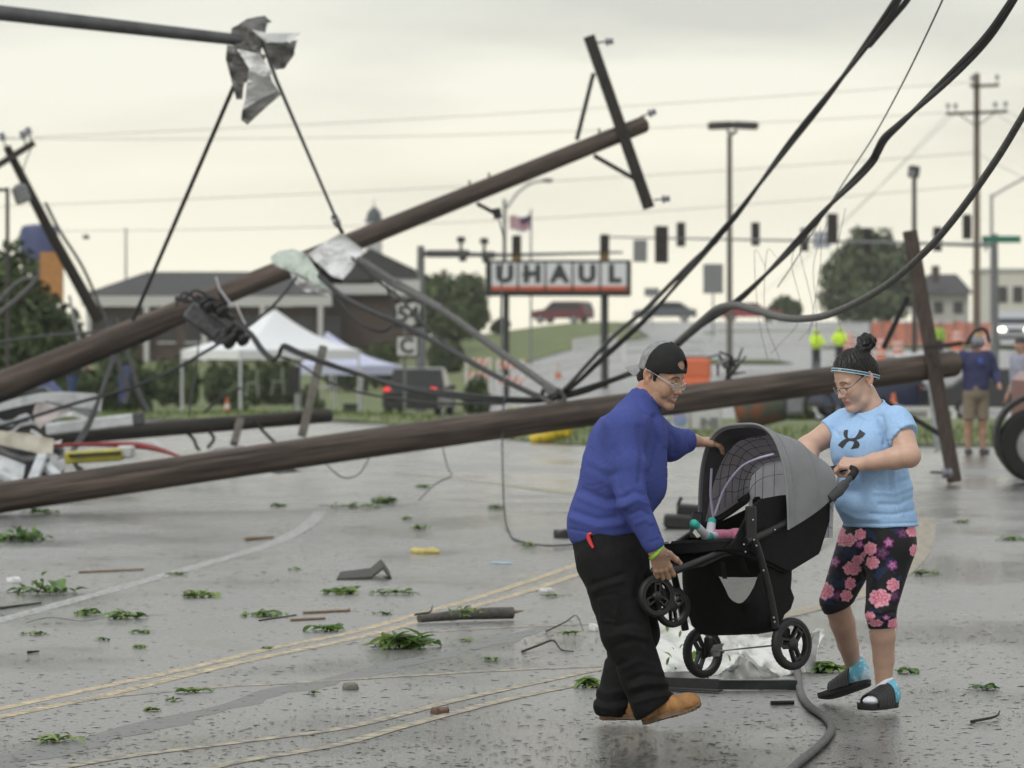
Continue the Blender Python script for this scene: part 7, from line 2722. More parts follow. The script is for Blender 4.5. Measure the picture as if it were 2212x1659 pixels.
MB().tube([P(2142, 425, 300), P(2175, 405, 300), P(2222, 380, 300)], .08, 8).build('arm', M_SIGNB, sl2)
lp2 = bar_pole('street_lamp', 'thin dark street lamp standing in front of the left tree', 'street lamp', 16, 110, 405, .05, M_BRONZE)
MB().box(P(4, 410, 110), (26 * mpx(110), .3, 7 * mpx(110)), bev=.03).build('lamp_head', M_BRONZE, lp2)
bar_pole('mast', 'thin grey mast beyond the hipped roof', 'mast', 272, 260, 492, .06, M_SIGNB)
flg = bar_pole('flag_pole', 'flag pole flying a striped flag above the letter sign', 'flag pole', 1147, 205, 452, .045, M_SIGNB)
fv, fc = [], []
for i in range(13):
  for j in range(9):
    u, v = i / 12, j / 8
    fv.append(P(1145 - 44 * u, 462 + 8 * u + 32 * v + 5 * math.sin(u * 5) - 10 * (1 - u) * 0, 205 + .25 * math.sin(u * 7 + v)))
    fc.append((.03, .035, .11) if (u < .45 and v < .5) else ((.42, .10, .13) if int(v * 9) % 2 == 0 else (.55, .50, .55)))
MB().grid(fv, 13, 9).build('flag', mat('flag_cloth', (.3, .2, .3), .8, attr='Col', var=.05), flg, colors=np.array(fc), auto=0)

# leaning pole at far left with crossarm and transformer
lp = thing('utility_pole', 'broken utility pole leaning steeply in front of the left tree, transformer still attached', 'utility pole', P(210, 690, 92))
MB().tube([P(15, 318, 90), P(110, 505, 91), P(212, 690, 92)], [.085, .11, .13], 14).build('pole', M_ARM, lp)
MB().bar(P(-28, 372, 89.8), P(74, 308, 89.8), .11, .13).build('crossarm', M_ARM, lp)
for x, y in ((68, 306), (56, 314), (12, 318), (-8, 356)):
  insulator(P(x, y, 89.8), (-.3, 0, 1), 1.6).build('insulator', [M_PORC, M_IRON], lp)
MB().lathe(P(52, 438, 89.6), Vector((-.35, 0, 1)), [(0, .12), (.02, .17), (.34, .17), (.38, .12), (.42, .03)], 16).build('transformer', mat('transformer_grey', (.17, .175, .18), .5, .2, var=.15), lp)
MB().tube(catmull([P(98, 438, 90.6), P(130, 500, 91), P(180, 580, 91.5), P(228, 690, 92)], 6), .035, 8).build('riser_cable', M_WIRE, lp)
MB().tube(catmull([P(70, 312, 89.8), P(52, 360, 89.9), P(44, 400, 90)], 6), .012, 6).build('lead', M_CABLE, lp)
# bent galvanised posts standing by the shrub
for (pts, lb) in (([(224, 690), (262, 800), (276, 850), (270, 872)], 'bent grey signpost behind the slanting pole'), ([(250, 690), (284, 790), (300, 850), (320, 890)], 'second bent grey signpost, its foot kicked out')):
  mb = MB()
  mb.tube(catmull([P(x, y, 88) for x, y in pts], 6), .055, 10)
  mb.build('bent_post', M_DGALV, label=lb, cat='post')

# --- power lines far across the sky
r2 = random.Random(2)
for i, (pa, pb_, sag) in enumerate((((-60, 302, 200), (2098, 178, 200), 10), ((-60, 300, 200), (2050, 243, 200), 20), ((-60, 448, 200), (2110, 330, 200), 12), ((60, 500, 200), (2110, 400, 200), 26), ((2150, 243, 199.8), (2300, 330, 150), 4), ((2172, 239, 199.8), (2300, 290, 150), 4), ((2110, 330, 200), (2300, 420, 150), 5), ((2064, 243, 199.8), (1640, 640, 300), 10), ((2050, 243, 199.8), (1690, 610, 300), 10))):
  A, B = P(*pa), P(*pb_)
  pts = []
  for j in range(25):
    u = j / 24
    p = A.lerp(B, u)
    p.z -= sag * mpx(200) * math.sin(u * PI)
    pts.append(p)
  MB().tube(pts, .014, 5).build('power_line', M_WIRE, label='faint power line strung far across the sky to the standing utility pole', cat='power line', group='far power lines')
MB().box(P(186, 512, 199), (14 * mpx(199), .3, 9 * mpx(199)), bev=.05).build('splice_box', M_SIGH, label='small dark box hanging on a far power line left of the stay rod', cat='box')

# --- vehicles
M_TYRE = mat('car_tyre', (.010, .010, .010), .8, var=.2)
M_RIM = mat('alloy_rim', (.32, .32, .33), .4, .5, var=.1)
M_CGL = mat('car_glass', (.018, .020, .022), .12, var=.1)
M_TAIL = mat('lit_tail_lamp', (.5, .02, .02), .3, emit=(1, .05, .06), estr=.9)
M_HEADL = mat('lit_head_lamp', (.9, .9, .85), .2, emit=(1, .93, .72), estr=9)
M_AMBER = mat('lit_amber_lamp', (.8, .4, .1), .2, emit=(1, .45, .10), estr=5)
M_TRIM = mat('black_trim', (.012, .012, .012), .6, var=.2)
def car(label, paint, loc, rz, Ln=4.7, Wd=1.85, Ht=1.7, style='suv', lit=None, cat='car', name='car'):
  t = thing(name, label, cat, loc, rz)
  if style == 'pickup':
    prof = [(-.5, .25), (-.5, .56), (-.16, .57), (-.14, .97), (.10, 1.0), (.22, .62), (.46, .56), (.5, .45), (.5, .24)]
    glass = [(-.13, .60), (-.12, .93), (.09, .95), (.19, .63)]
  elif style == 'van':
    prof = [(-.5, .2), (-.5, .90), (-.44, 1.0), (.16, 1.0), (.30, .62), (.47, .50), (.5, .42), (.5, .2)]
    glass = [(-.45, .60), (-.44, .92), (.15, .94), (.27, .62)]
  elif style == 'sedan':
    prof = [(-.5, .25), (-.5, .60), (-.40, .66), (-.25, .98), (.08, 1.0), (.24, .66), (.46, .56), (.5, .45), (.5, .24)]
    glass = [(-.35, .67), (-.23, .93), (.07, .95), (.20, .67)]
  else:
    prof = [(-.5, .22), (-.5, .58), (-.46, .94), (-.38, 1.0), (.10, 1.0), (.24, .64), (.46, .56), (.5, .45), (.5, .22)]
    glass = [(-.44, .62), (-.41, .92), (.09, .94), (.20, .64)]
  def ring(inset):
    o = []
    for x, z in prof:
      tum = max(0, (z - .58)) * .32
      o.append((x * Ln, (Wd / 2 - tum - inset), z * Ht))
    return o
  mb = MB()
  rows = []
  R0 = ring(.05); R1 = ring(0)
  n = len(prof)
  vs = [(x * .97, -y, z * .985 + .01) for x, y, z in R1] + [(x, -(y - .09), z) for x, y, z in R1] + [(x, (y - .09), z) for x, y, z in R1] + [(x * .97, y, z * .985 + .01) for x, y, z in R1]
  fs = [tuple(range(n)), tuple(range(3 * n, 4 * n))[::-1]]
  for b in range(3):
    for i in range(n):
      j = (i + 1) % n
      fs.append((b * n + i, (b + 1) * n + i, (b + 1) * n + j, b * n + j))
  mb.add(vs, fs)
  mb.build('body', paint, t, local=True, auto=35)
  for s in (-1, 1):
    g = [(x * Ln, s * (Wd / 2 - max(0, z - .58) * .32 + .006), z * Ht) for x, z in glass]
    MB().prism(g, (0, -.02 * s, 0)).build('side_window', M_CGL, t, local=True, smooth=False)
  # windscreen and rear glass
  def gl(pa, pb, nm):
    (x0, z0_), (x1, z1_) = pa, pb
    d = Vector((x1 - x0, 0, (z1_ - z0_) * Ht / Ln)).normalized()
    nrm = Vector((d.z, 0, -d.x)) * (1 if x0 > 0 else -1) * .012
    if nrm.x * x0 < 0: nrm = -nrm
    w0 = Wd / 2 - max(0, z0_ - .58) * .32 - .13
    w1 = Wd / 2 - max(0, z1_ - .58) * .32 - .13
    q = [Vector((x0 * Ln, -w0, z0_ * Ht)), Vector((x0 * Ln, w0, z0_ * Ht)), Vector((x1 * Ln, w1, z1_ * Ht)), Vector((x1 * Ln, -w1, z1_ * Ht))]
    MB().prism([p + nrm for p in q], -nrm * 1.5).build(nm, M_CGL, t, local=True, smooth=False)
  if style == 'pickup':
    gl((.215, .645), (.105, .97), 'windscreen'); gl((-.158, .62), (-.142, .94), 'rear_window')
  elif style == 'van':
    gl((.29, .645), (.165, .97), 'windscreen'); gl((-.5, .58), (-.5, .88), 'rear_window')
  elif style == 'sedan':
    gl((.23, .68), (.085, .97), 'windscreen'); gl((-.39, .68), (-.255, .96), 'rear_window')
  else:
    gl((.23, .66), (.105, .97), 'windscreen'); gl((-.494, .62), (-.464, .90), 'rear_window')
  for sx in (-.31, .31):
    for s in (-1, 1):
      r = .345 if Ht > 1.6 else .32
      c = Vector((sx * Ln, s * (Wd / 2 - .10), r))
      wl_ = MB().lathe(c - Vector((0, .11, 0)), (0, 1, 0), [(0, r * .4), (0, r * .62), (.22, r * .62), (.22, r * .4)], 20).build('wheel', M_RIM, t, local=True)
      MB().lathe(c - Vector((0, .12, 0)), (0, 1, 0), [(0, r * .62), (0, r * .96), (.03, r), (.21, r), (.24, r * .96), (.24, r * .62)], 24, close=True).build('tyre', M_TYRE, wl_, local=True)
  for s in (-1, 1):
    MB().box((.487 * Ln, s * (Wd / 2 - .28), .50 * Ht), (.10, .36, .16), bev=.03).build('headlight', M_HEADL if lit == 'front' else M_RIM, t, local=True)
    MB().box((-.488 * Ln, s * (Wd / 2 - .16), .55 * Ht), (.08, .22, .30), bev=.03).build('taillight', M_TAIL if lit == 'rear' else mat('tail_lamp', (.25, .01, .01), .3), t, local=True)
    MB().box((.10 * Ln + .35, s * (Wd / 2 + .08), .62 * Ht), (.12, .2, .14), bev=.03).build('mirror', M_TRIM, t, local=True)
  MB().box((.49 * Ln, 0, .28 * Ht), (.12, Wd * .9, .2), bev=.04).build('front_bumper', M_TRIM, t, local=True)
  MB().box((-.49 * Ln, 0, .28 * Ht), (.12, Wd * .9, .2), bev=.04).build('rear_bumper', M_TRIM, t, local=True)
  if lit == 'front':
    MB().box((.50 * Ln, 0, .47 * Ht), (.05, Wd * .42, .16)).build('grille', M_TRIM, t, local=True)
  return t
def paint(n, c):
  return mat(n, c, .28, var=.06, spec=.6)
car('dark red sport utility car with lit tail lamps on the embankment', paint('maroon_paint', (.11, .010, .016)), P(1214, 0, 328).xy.to_3d() + Vector((0, 0, gz(3.8, 328) + .18)), math.radians(152), lit='rear')
car('dark pickup parked on the road edge behind the route sign', paint('black_paint', (.012, .013, .014)), gp_(907, 150, .02), math.radians(84), Ln=5.4, Wd=1.95, Ht=1.85, style='pickup', lit='rear', cat='pickup', name='pickup_truck')
car('grey car on the crest behind the twin cable', paint('slate_paint', (.075, .085, .10)), gp_(1436, 318, .16), math.radians(176), Ht=1.5, style='sedan')
car('low red car on the crest beside the car park lamp', paint('red_paint', (.24, .015, .025)), gp_(1620, 318, .16), math.radians(4), Ht=1.42, style='sedan')
car('silver van with bright headlights coming down the hill road', paint('silver_paint', (.36, .38, .40)), gp_(2188, 228, .16), math.radians(-94), Ln=5.0, Wd=1.95, Ht=1.95, style='van', lit='front', cat='van', name='van')
car('white pickup parked beyond the grass verge behind the woman', paint('white_paint', (.55, .56, .57)), gp_(1975, 136, .16), math.radians(8), Ln=5.4, Wd=1.95, Ht=1.85, style='pickup', cat='pickup', name='pickup_truck')
car('dark blue car parked behind the woman by the white pickup', paint('navy_paint', (.02, .028, .06)), gp_(1905, 130, .16), math.radians(20), Ht=1.5, style='sedan')
car('black car behind the man in the navy sweatshirt', paint('black_paint', (.012, .013, .014)), gp_(2165, 128, .16), math.radians(12), Ht=1.55, style='sedan')
# red truck cut by the right edge of the view
rt = thing('pickup_truck', 'red lifted truck with a large black wheel standing beside the navy sweatshirt man', 'pickup', gp_(2285, 50))
k = mpx(50)
MB().box(P(2324, 862, 50.9), (248 * k, 1.8, 120 * k), bev=.10).build('body', paint('truck_red', (.19, .028, .028)), rt)
cabx = MB().box(P(2372, 765, 50.9), (190 * k, 1.6, 110 * k), bev=.16).build('cab', paint('truck_red', (.19, .028, .028)), rt)
for xw in (2330, 2412):
  MB().box(P(xw, 752, 50.08), (66 * k, .03, 56 * k), bev=.01).build('window', M_CGL, cabx)
wc = P(2238, 962, 50.0)
rw = MB().lathe(wc + Vector((0, -.15, 0)), (0, 1, 0), [(0, .14), (.02, .25), (.28, .25), (.30, .14)], 24).build('wheel', M_RIM, rt)
MB().lathe(wc + Vector((0, -.17, 0)), (0, 1, 0), [(0, .25), (0, .40), (.04, .44), (.30, .44), (.34, .40), (.34, .25)], 30, close=True).build('tyre', M_TYRE, rw)
MB().lathe(wc + Vector((0, -.14, .10)), (0, 1, 0), [(0, .44), (0, .50), (.30, .50), (.30, .44)], 28, close=True).build('fender_flare', M_TRIM, rt)
MB().box(P(2330, 950, 50.6), (200 * k, 1.2, 40 * k), bev=.04).build('chassis', M_TRIM, rt)

# --- barriers, cones, fences on the far road
M_ORANGE = mat('safety_orange', (.55, .13, .05), .6, var=.1)
M_BARW = mat('barrier_white', (.60, .60, .59), .6, var=.06)
def cone_px(x, Y, label, dz=.14):
  b = gp_(x, Y, dz)
  t = thing('traffic_cone', label, 'cone', b, group='traffic cones and barrels')
  MB().box(b + Vector((0, 0, .02)), (.40, .40, .04), bev=.01).build('base', M_ORANGE, t)
  MB().lathe(b + Vector((0, 0, .04)), (0, 0, 1), [(0, .15), (.66, .035), (.68, .001)], 14).build('body', M_ORANGE, t)
  MB().lathe(b + Vector((0, 0, .34)), (0, 0, 1), [(0, .106), (.14, .083)], 14).build('band', M_BARW, t)
def barrel_px(x, Y, label, dz=.14):
  b = gp_(x, Y, dz)
  t = thing('traffic_barrel', label, 'barrel', b, group='traffic cones and barrels')
  MB().lathe(b, (0, 0, 1), [(0, .32), (.10, .30), (.12, .28), (.95, .24), (1.0, .20)], 16).build('body', M_ORANGE, t)
  for z in (.25, .55, .82):
    MB().lathe(b + Vector((0, 0, z)), (0, 0, 1), [(0, .285 - z * .04), (.12, .280 - z * .04)], 16).build('band', M_BARW, t)
for i, (x, Y, lb) in enumerate(((1498, 150, 'orange cone on the hill road below the slack cable'), (1690, 132, 'orange cone beside the hi-vis worker'), (1568, 172, 'orange cone farther up behind the slack cable'), (1600, 140, 'orange cone near the white car'), (491, 150, 'orange cone in front of the tent legs'), (1205, 190, 'orange cone by the white rail under the letter sign'), (1930, 96, 'orange cone on the grass behind the woman'))):
  cone_px(x, Y, lb, .14)
for x, Y, lb in ((1905, 205, 'striped orange barrel left of the tilted crossarm'), (1940, 200, 'striped orange barrel behind the tilted crossarm'), (2068, 224, 'striped orange barrel in front of the orange fence'), (1870, 212, 'striped orange barrel below the rounded tree'), (2128, 215, 'striped orange barrel at the foot of the far utility pole'), (1835, 218, 'striped orange barrel left of the worker by the fence')):
  barrel_px(x, Y, lb)
fn = thing('safety_fence', 'orange plastic mesh fence along the top of the hill road', 'fence', gp_(2020, 235))
k = mpx(235)
for j in range(10):
  xa, xb = 1880 + j * 26, 1880 + (j + 1) * 26
  a, b = gp_(xa, 235, .14), gp_(xb, 235, .14)
  MB().add([a, b, b + Vector((0, .1, 1.25)), a + Vector((0, .1, 1.25 + .1 * math.sin(j * 2)))], [(0, 1, 2, 3)]).build('mesh_panel', mat('fence_orange', (.50, .13, .055), .7, var=.2, scale=3, alpha=.85), fn)
  MB().bar(a, a + Vector((0, 0, 1.4)), .05, .05).build('post', M_GALV, fn)
# striped barricades
def barricade(x0, x1, y0, y1, Y, label):
  k = mpx(Y)
  b = gp_((x0 + x1) / 2, Y, .12)
  t = thing('barricade', label, 'barricade', b, group='striped barricades')
  n = max(4, int((x1 - x0) / 14))
  for r_ in range(2):
    yy = y0 + (y1 - y0) * (.16 + .5 * r_)
    rail = MB().box(P((x0 + x1) / 2, yy, Y), ((x1 - x0) * k, .05, (y1 - y0) * .26 * k)).build('rail', M_BARW, t)
    for j in range(n):
      xa = x0 + (x1 - x0) * (j + .1) / n
      wd = (x1 - x0) / n * .5
      h_ = (y1 - y0) * .125
      q = [P(xa, yy + h_, Y - .03), P(xa + wd, yy + h_, Y - .03), P(xa + wd + h_, yy - h_, Y - .03), P(xa + h_, yy - h_, Y - .03)]
      MB().prism(q, (0, .012, 0)).build('stripe', M_ORANGE, rail)
  for x in (x0 + 4, x1 - 4):
    MB().bar(P(x, y0, Y), Vector((P(x, y0, Y).x, Y, b.z - .1)), .07, .07).build('leg', M_BARW, t)
barricade(1004, 1062, 772, 830, 142, 'orange and white striped barricade left of the sign post')
barricade(1072, 1134, 776, 846, 140, 'orange and white striped barricade right of the sign post')
barricade(1380, 1440, 766, 820, 140, 'orange striped barricade behind the man in the cap')
ob = thing('barrier', 'solid orange plastic barrier behind the cap of the man', 'barrier', gp_(1486, 128, .1))
k = mpx(128)
MB().box(P(1486, 796, 128), (98 * k, .5, 46 * k), bev=.08).build('barrier_body', M_ORANGE, ob)
MB().box(P(1486, 836, 128), (98 * k, .6, 40 * k), bev=.08).build('barrier_foot', M_ORANGE, ob)
MB().box(P(1486, 772, 128), (102 * k, .3, 7 * k), bev=.03).build('cap_rail', M_DGALV, ob)
# white rails beside the hill road
def rail(x0, x1, Y0, Y1, label, n=6, h_=1.0):
  a, b = gp_(x0, Y0), gp_(x1, Y1)
  t = thing('guard_rail', label, 'guard rail', a, group='white guard rails')
  for i in range(n):
    p = a.lerp(b, i / (n - 1))
    p.z = gz(p.x, p.y)
    MB().bar(p - Vector((0, 0, .2)), p + Vector((0, 0, h_)), .12, .12).build('post', M_BARW, t)
  for hz_ in (h_ * .9, h_ * .55):
    pts = [a.lerp(b, i / (n - 1)) for i in range(n)]
    pts = [Vector((p.x, p.y, gz(p.x, p.y) + hz_)) for p in pts]
    for p0, p1 in zip(pts[:-1], pts[1:]):
      MB().bar(p0, p1, .06, .22).build('beam', M_BARW, t)
rail(1090, 1345, 186, 190, 'white two-beam guard rail under the letter sign', 6, .95)
rail(1350, 1520, 200, 204, 'white guard rail left of the car park lamp', 5, 1.1)
rail(1240, 1330, 228, 230, 'white guard rail stub below the red car', 3, .8)
rail(1545, 1960, 236, 240, 'long white guard rail across the hill road', 9, .8)
rail(1490, 1760, 168, 172, 'low white guard rail halfway up the hill road', 6, .5)
rail(1900, 2060, 86, 87, 'low pale rail along the grass verge behind the woman', 4, .25)
# small banner sign and yellow crash pad at the verge
bn = thing('banner_sign', 'white roadside banner with a blue round emblem standing on the verge behind the man', 'banner', gp_(1520, 72, .05))
k = mpx(72)
MB().box(P(1526, 898, 72), (66 * k, .06, 60 * k), bev=.02).build('panel', M_SIGNW, bn)
textm('INE', P(1532, 913, 71.95), 26 * k, M_SIGNB, bn, 'lettering', bold=.008)
MB().box(P(1470, 896, 72.1), (44 * k, .06, 66 * k), bev=.02).build('emblem_panel', M_SIGNW, bn)
MB().lathe(P(1468, 904, 72.06), (0, -1, 0), [(0, 15 * k), (.01, 15 * k)], 24).build('emblem', mat('soft_blue_print', (.10, .26, .50), .6, col2=(.5, .3, .34), scale=4), bn)
for x in (1450, 1500, 1556):
  MB().bar(P(x, 866, 72.2), gp_(x, 72.2), .05, .05).build('post', M_GALV, bn)
yp = thing('crash_pad', 'bent yellow plastic post sleeve lying on the verge', 'post sleeve', P(1190, 955, 69))
MB().tube(catmull([P(1146, 952, 69), P(1180, 942, 69), P(1212, 930, 69)], 5), [.09, .13, .15], 14).build('sleeve', mat('yellow_plastic', (.52, .38, .02), .5, var=.15), yp)
MB().box(P(1222, 926, 69.0), (.22, .2, .30), Matrix.Rotation(.3, 3, 'Y'), bev=.05).build('sleeve_end', mat('yellow_plastic', (.52, .38, .02), .5), yp)
# wrecked drum and bicycle-like frame hanging under the low pole
dr = thing('wrecked_tank', 'rusty orange and green dented tank lying below the low pole', 'tank', P(1645, 900, 66))
MB().lathe(P(1588, 892, 66), P(1706, 868, 66) - P(1588, 892, 66), [(0, .16), (.03, .27), (.40, .29), (.75, .27), (.82, .15)], 22).build('tank', mat('rust_and_green', (.16, .055, .022), .7, col2=(.045, .065, .045), scale=3.5, lo=.42, hi=.58), dr)
MB().tube([P(1690, 858, 65.8), P(1750, 838, 65.8), P(1800, 832, 65.8)], .05, 8).build('pipe', M_GALV, dr)
MB().lathe(P(1770, 876, 65.9), (0, 1, 0), [(0, .20), (0, .235), (.05, .235), (.05, .20)], 22, close=True).build('hoop', M_IRON, dr)
MB().box(P(1715, 872, 65.9), (.30, .3, .34), bev=.05).build('box', M_SIGNB, dr)
# pale wrecked panel leaning by the verge and dangling arm tangle on the pole
tg = thing('wire_tangle', 'tangle of torn hardware standing on the low pole beside the car park lamp', 'wreckage', P(1572, 840, 48.2))
for i in range(9):
  a = r4.uniform(0, 6.28)
  c = P(1572 + r4.uniform(-8, 8), 790 + r4.uniform(-20, 30), 48.2)
  MB().tube([c, c + Vector((math.cos(a) * .16, r4.uniform(-.1, .1), math.sin(a) * .16)), c + Vector((math.cos(a + .6) * .26, 0, math.sin(a + .6) * .24))], [.03, .022, .012], 7).build('torn_piece', M_IRON if i % 2 else M_SIGNB, tg)
MB().bar(P(1578, 860, 48.2), P(1570, 776, 48.2), .05, .05).build('stem', M_IRON, tg)
gl_ = crumple('leaning_panel', [(2000, 790), (2014, 786), (2044, 960), (2020, 980)], mat('clear_grey_panel', (.30, .32, .33), .3), 56, amp=.03, freq=2, seed=50, label='pale grey sheet leaning upright beside the navy sweatshirt man', cat='panel')

# --- people in the background
def figure(loc, H, yaw, top, legs, skin, hair, label, shorts=False, arms='down', hat=None, sleeves=True, group=None, lean=0.0, h=.022, hood=False):
  loc = Vector(loc)
  t = thing('person', label, 'person', loc, group=group)
  Rz = np.array(Matrix.Rotation(yaw, 3, 'Z'))
  s = H / 1.75
  def w(x, y, z):
    return (Rz @ A3((x + lean * z * .25, y, z))) * s + A3(loc)
  shz = 1.43
  if arms == 'down':
    A_ = {1: [w(0, .19, shz), w(-.02, .27, 1.14), w(.07, .28, .90)], -1: [w(0, -.19, shz), w(-.02, -.27, 1.14), w(.07, -.28, .90)]}
  elif arms == 'bent':
    A_ = {1: [w(0, .19, shz), w(-.04, .31, 1.17), w(.16, .30, 1.02)], -1: [w(0, -.19, shz), w(.0, -.36, 1.22), w(.20, -.42, 1.30)]}
  else:
    A_ = {1: [w(0, .19, shz), w(.12, .29, 1.20), w(.34, .18, 1.12)], -1: [w(0, -.19, shz), w(.12, -.29, 1.20), w(.34, -.14, 1.12)]}
  def hnd(p, k):
    a, b, c = A_[k]
    d = (c - b) / np.linalg.norm(c - b)
    o = cone(p, b + (c - b) * .4, c, .036 * s, .028 * s)
    o = smin(o, ell(p, c + d * .045 * s, (.035 * s, .035 * s, .05 * s)), .02)
    for q in range(4):
      o = smin(o, cone(p, c + d * .06 * s + A3((.012 * (q - 1.5), .008 * (q - 1.5), 0)), c + d * .12 * s + A3((.016 * (q - 1.5), .01 * (q - 1.5), -.01)), .011, .009), .008)
    return o
  def body(p):
    d = ell(p, w(.01, 0, 1.63), (.095 * s, .085 * s, .12 * s))
    d = smin(d, ell(p, w(.10, 0, 1.61), (.025, .018, .025)), .02)
    d = smin(d, cone(p, w(-.01, 0, 1.54), w(-.02, 0, 1.40), .058 * s, .07 * s), .03)
    d = np.minimum(d, np.minimum(hnd(p, 1), hnd(p, -1)))
    if not sleeves:
      for k in (1, -1):
        d = np.minimum(d, chain(p, A_[k], [.05 * s, .045 * s, .03 * s], .02))
    for k in (1, -1):
      d = np.minimum(d, chain(p, [w(0, .10 * k, .55), w(-.01, .105 * k, .46), w(-.03, .11 * k, .30), w(-.02, .11 * k, .08)], [.06 * s, .06 * s, .056 * s, .035 * s], .03))
    d = smin(d, cone(p, w(0, 0, 1.35), w(0, 0, .9), .10 * s, .11 * s), .02)
    return d
  lo, hi = A3(loc) - A3((.75, .75, .05)), A3(loc) + A3((.75, .75, H + .12))
  V, Fq = sdf_mesh(body, lo, hi, h)
  q = ((V - A3(loc)) @ Rz) / s
  C = np.tile(A3(skin), (len(V), 1))
  hr = (q[:, 2] > 1.66) | ((q[:, 0] - lean * q[:, 2] * .25 < -.03) & (q[:, 2] > 1.56))
  C[hr & (q[:, 2] > 1.5)] = hair
  vmesh('body', V, Fq, M_SKIN_A, t, colors=C)
  def topf(p):
    d = scone(p, w(0, 0, .98), w(0, 0, 1.30), .155 * s, .165 * s, Rz @ A3((0, 1, 0)), 1.22)
    d = smin(d, cone(p, w(-.01, .10, 1.40), w(-.01, -.10, 1.40), .095 * s, .095 * s), .06)
    for k in (1, -1):
      a, b, c = A_[k]
      d = smin(d, chain(p, [a, b, b + (c - b) * .82] if sleeves else [a, a + (b - a) * .6], [.085 * s, .075 * s, .058 * s] if sleeves else [.08 * s, .075 * s], .03), .05)
    if hood:
      d = smin(d, ell(p, w(-.01, 0, 1.63), (.12, .115, .15)), .04)
      d = np.maximum(d, -ell(p, w(.10, 0, 1.62), (.07, .075, .10)))
    return smax(d, w(0, 0, .90)[2] - p[:, 2], .01)
  V, Fq = sdf_mesh(topf, lo, hi, h)
  Nn = vnormals(V, Fq)
  V = V + Nn * (vnoise(V, 9, 90) * .012 + vnoise(V, 22, 91) * .005)[:, None]
  vmesh('jacket' if sleeves else 'shirt', V, Fq, top, t)
  zend = .50 if shorts else .06
  def legf(p):
    d = scone(p, w(0, 0, .98), w(0, 0, .88), .15 * s, .15 * s, Rz @ A3((0, 1, 0)), 1.15)
    for k in (1, -1):
      d = smin(d, chain(p, [w(0, .09 * k, .86), w(.01, .105 * k, .48), w(-.02, .11 * k, zend)], [.105 * s, .088 * s, .078 * s], .03), .03)
    d = smax(d, w(0, 0, zend)[2] - p[:, 2], .008)
    return np.maximum(d, p[:, 2] - w(0, 0, 1.0)[2])
  V, Fq = sdf_mesh(legf, lo, hi, h)
  vmesh('shorts' if shorts else 'trousers', V, Fq, legs, t)
  for k in (1, -1):
    mb = MB()
    a, b = w(-.07, .11 * k, .04), w(.16, .13 * k, .035)
    mb.tube([a, A3(Vector(a).lerp(Vector(b), .5)), b], [.045 * s, .05 * s, .038 * s], 10)
    mb.build('shoe', mat('grey_shoe', (.07, .07, .075), .7), t)
  if hat is not None:
    c = Vector(w(.0, 0, 1.66))
    hb = MB().lathe(c, (0, 0, 1), [(0, .115 * s), (.05, .112 * s), (.09, .08 * s), (.11, .01)], 16).build('hat', hat, t)
    f = Vector(w(.14, 0, 1.66))
    MB().box(c.lerp(f, .9), (.14, .15, .015), yaw, bev=.005).build('brim', hat, hb)
  return t
M_NAVY = mat('navy_fleece', (.038, .042, .105), .9, var=.12, scale=20)
M_KHAKI = mat('khaki_cotton', (.20, .165, .115), .85, var=.1, scale=20)
M_LIMEV = mat('hi_vis_yellow', (.55, .78, .03), .7, var=.06)
M_DKTR = mat('dark_trouser', (.02, .022, .035), .85, var=.2)
nv = figure(gp_(2108, 62.5), 1.76, math.radians(-80), M_NAVY, M_KHAKI, (.40, .23, .16), (.05, .035, .02), 'person in navy sweatshirt and khaki shorts standing beside the tilted crossarm', shorts=True, arms='bent', hat=mat('tan_cap', (.30, .22, .11), .8), h=.017)
MB().lathe(P(2118, 779, 62.28), (0, -1, 0), [(0, 6 * mpx(62)), (.012, 6 * mpx(62))], 14).build('chest_emblem', mat('blue_print', (.05, .10, .40), .7), nv)
figure(gp_(2206, 60.5), 1.72, math.radians(200), mat('pale_grey_tee', (.26, .27, .33), .85, var=.1), M_DKTR, (.40, .24, .17), (.015, .012, .01), 'dark-haired person in grey standing behind the red truck', arms='down', sleeves=False)
for x, Y, yw, lb in ((1763, 186, -70, 'worker in bright hi-vis hood standing left of the other hooded worker'), (1814, 192, -110, 'worker in bright hi-vis hood standing behind the woman with the bun')):
  figure(gp_(x, Y, .12), 1.78, math.radians(yw), M_LIMEV, M_DKTR, (.35, .2, .14), (.03, .02, .02), lb, arms='front', hood=True, group='road workers', h=.03)
figure(gp_(2028, 205, .13), 1.75, math.radians(-90), mat('green_vest', (.26, .42, .05), .7, var=.1), M_DKTR, (.35, .2, .14), (.03, .02, .02), 'road worker in green vest in front of the orange fence', arms='down', group='road workers', h=.035)
for x, Y, yw, lb, tp in ((150, 95, 10, 'person in dark shirt bending among the wreckage by the left tree', mat('dark_tee', (.03, .035, .04), .85)),):
  figure(gp_(x, Y), 1.7, math.radians(yw), tp, mat('blue_jeans', (.03, .05, .12), .85), (.42, .26, .19), (.03, .02, .02), lb, arms='front', sleeves=False, lean=.35, h=.025)
for x, y0, y1, Y, lb, m_ in ((268, 790, 870, 96, 'blue banner post beside the bent signposts', M_BLUEP), (70, 828, 900, 95, 'blue tarpaulin heap behind the wreckage', M_BLUEP)):
  t = MB()
  kk = mpx(Y)
  if 'tarp' in lb:
    crumple('tarpaulin', [(20, 890), (30, 850), (70, 826), (110, 818), (140, 850), (150, 890)], M_BLUEP, [95, 95, 95.4, 95.4, 95, 95], amp=.2, freq=1.5, seed=61, label=lb, cat='tarpaulin')
  else:
    t.box(P(x, (y0 + y1) / 2, Y), (24 * kk, .12, (y1 - y0) * kk), bev=.02)
    t.build('banner_post', m_, label=lb, cat='banner')
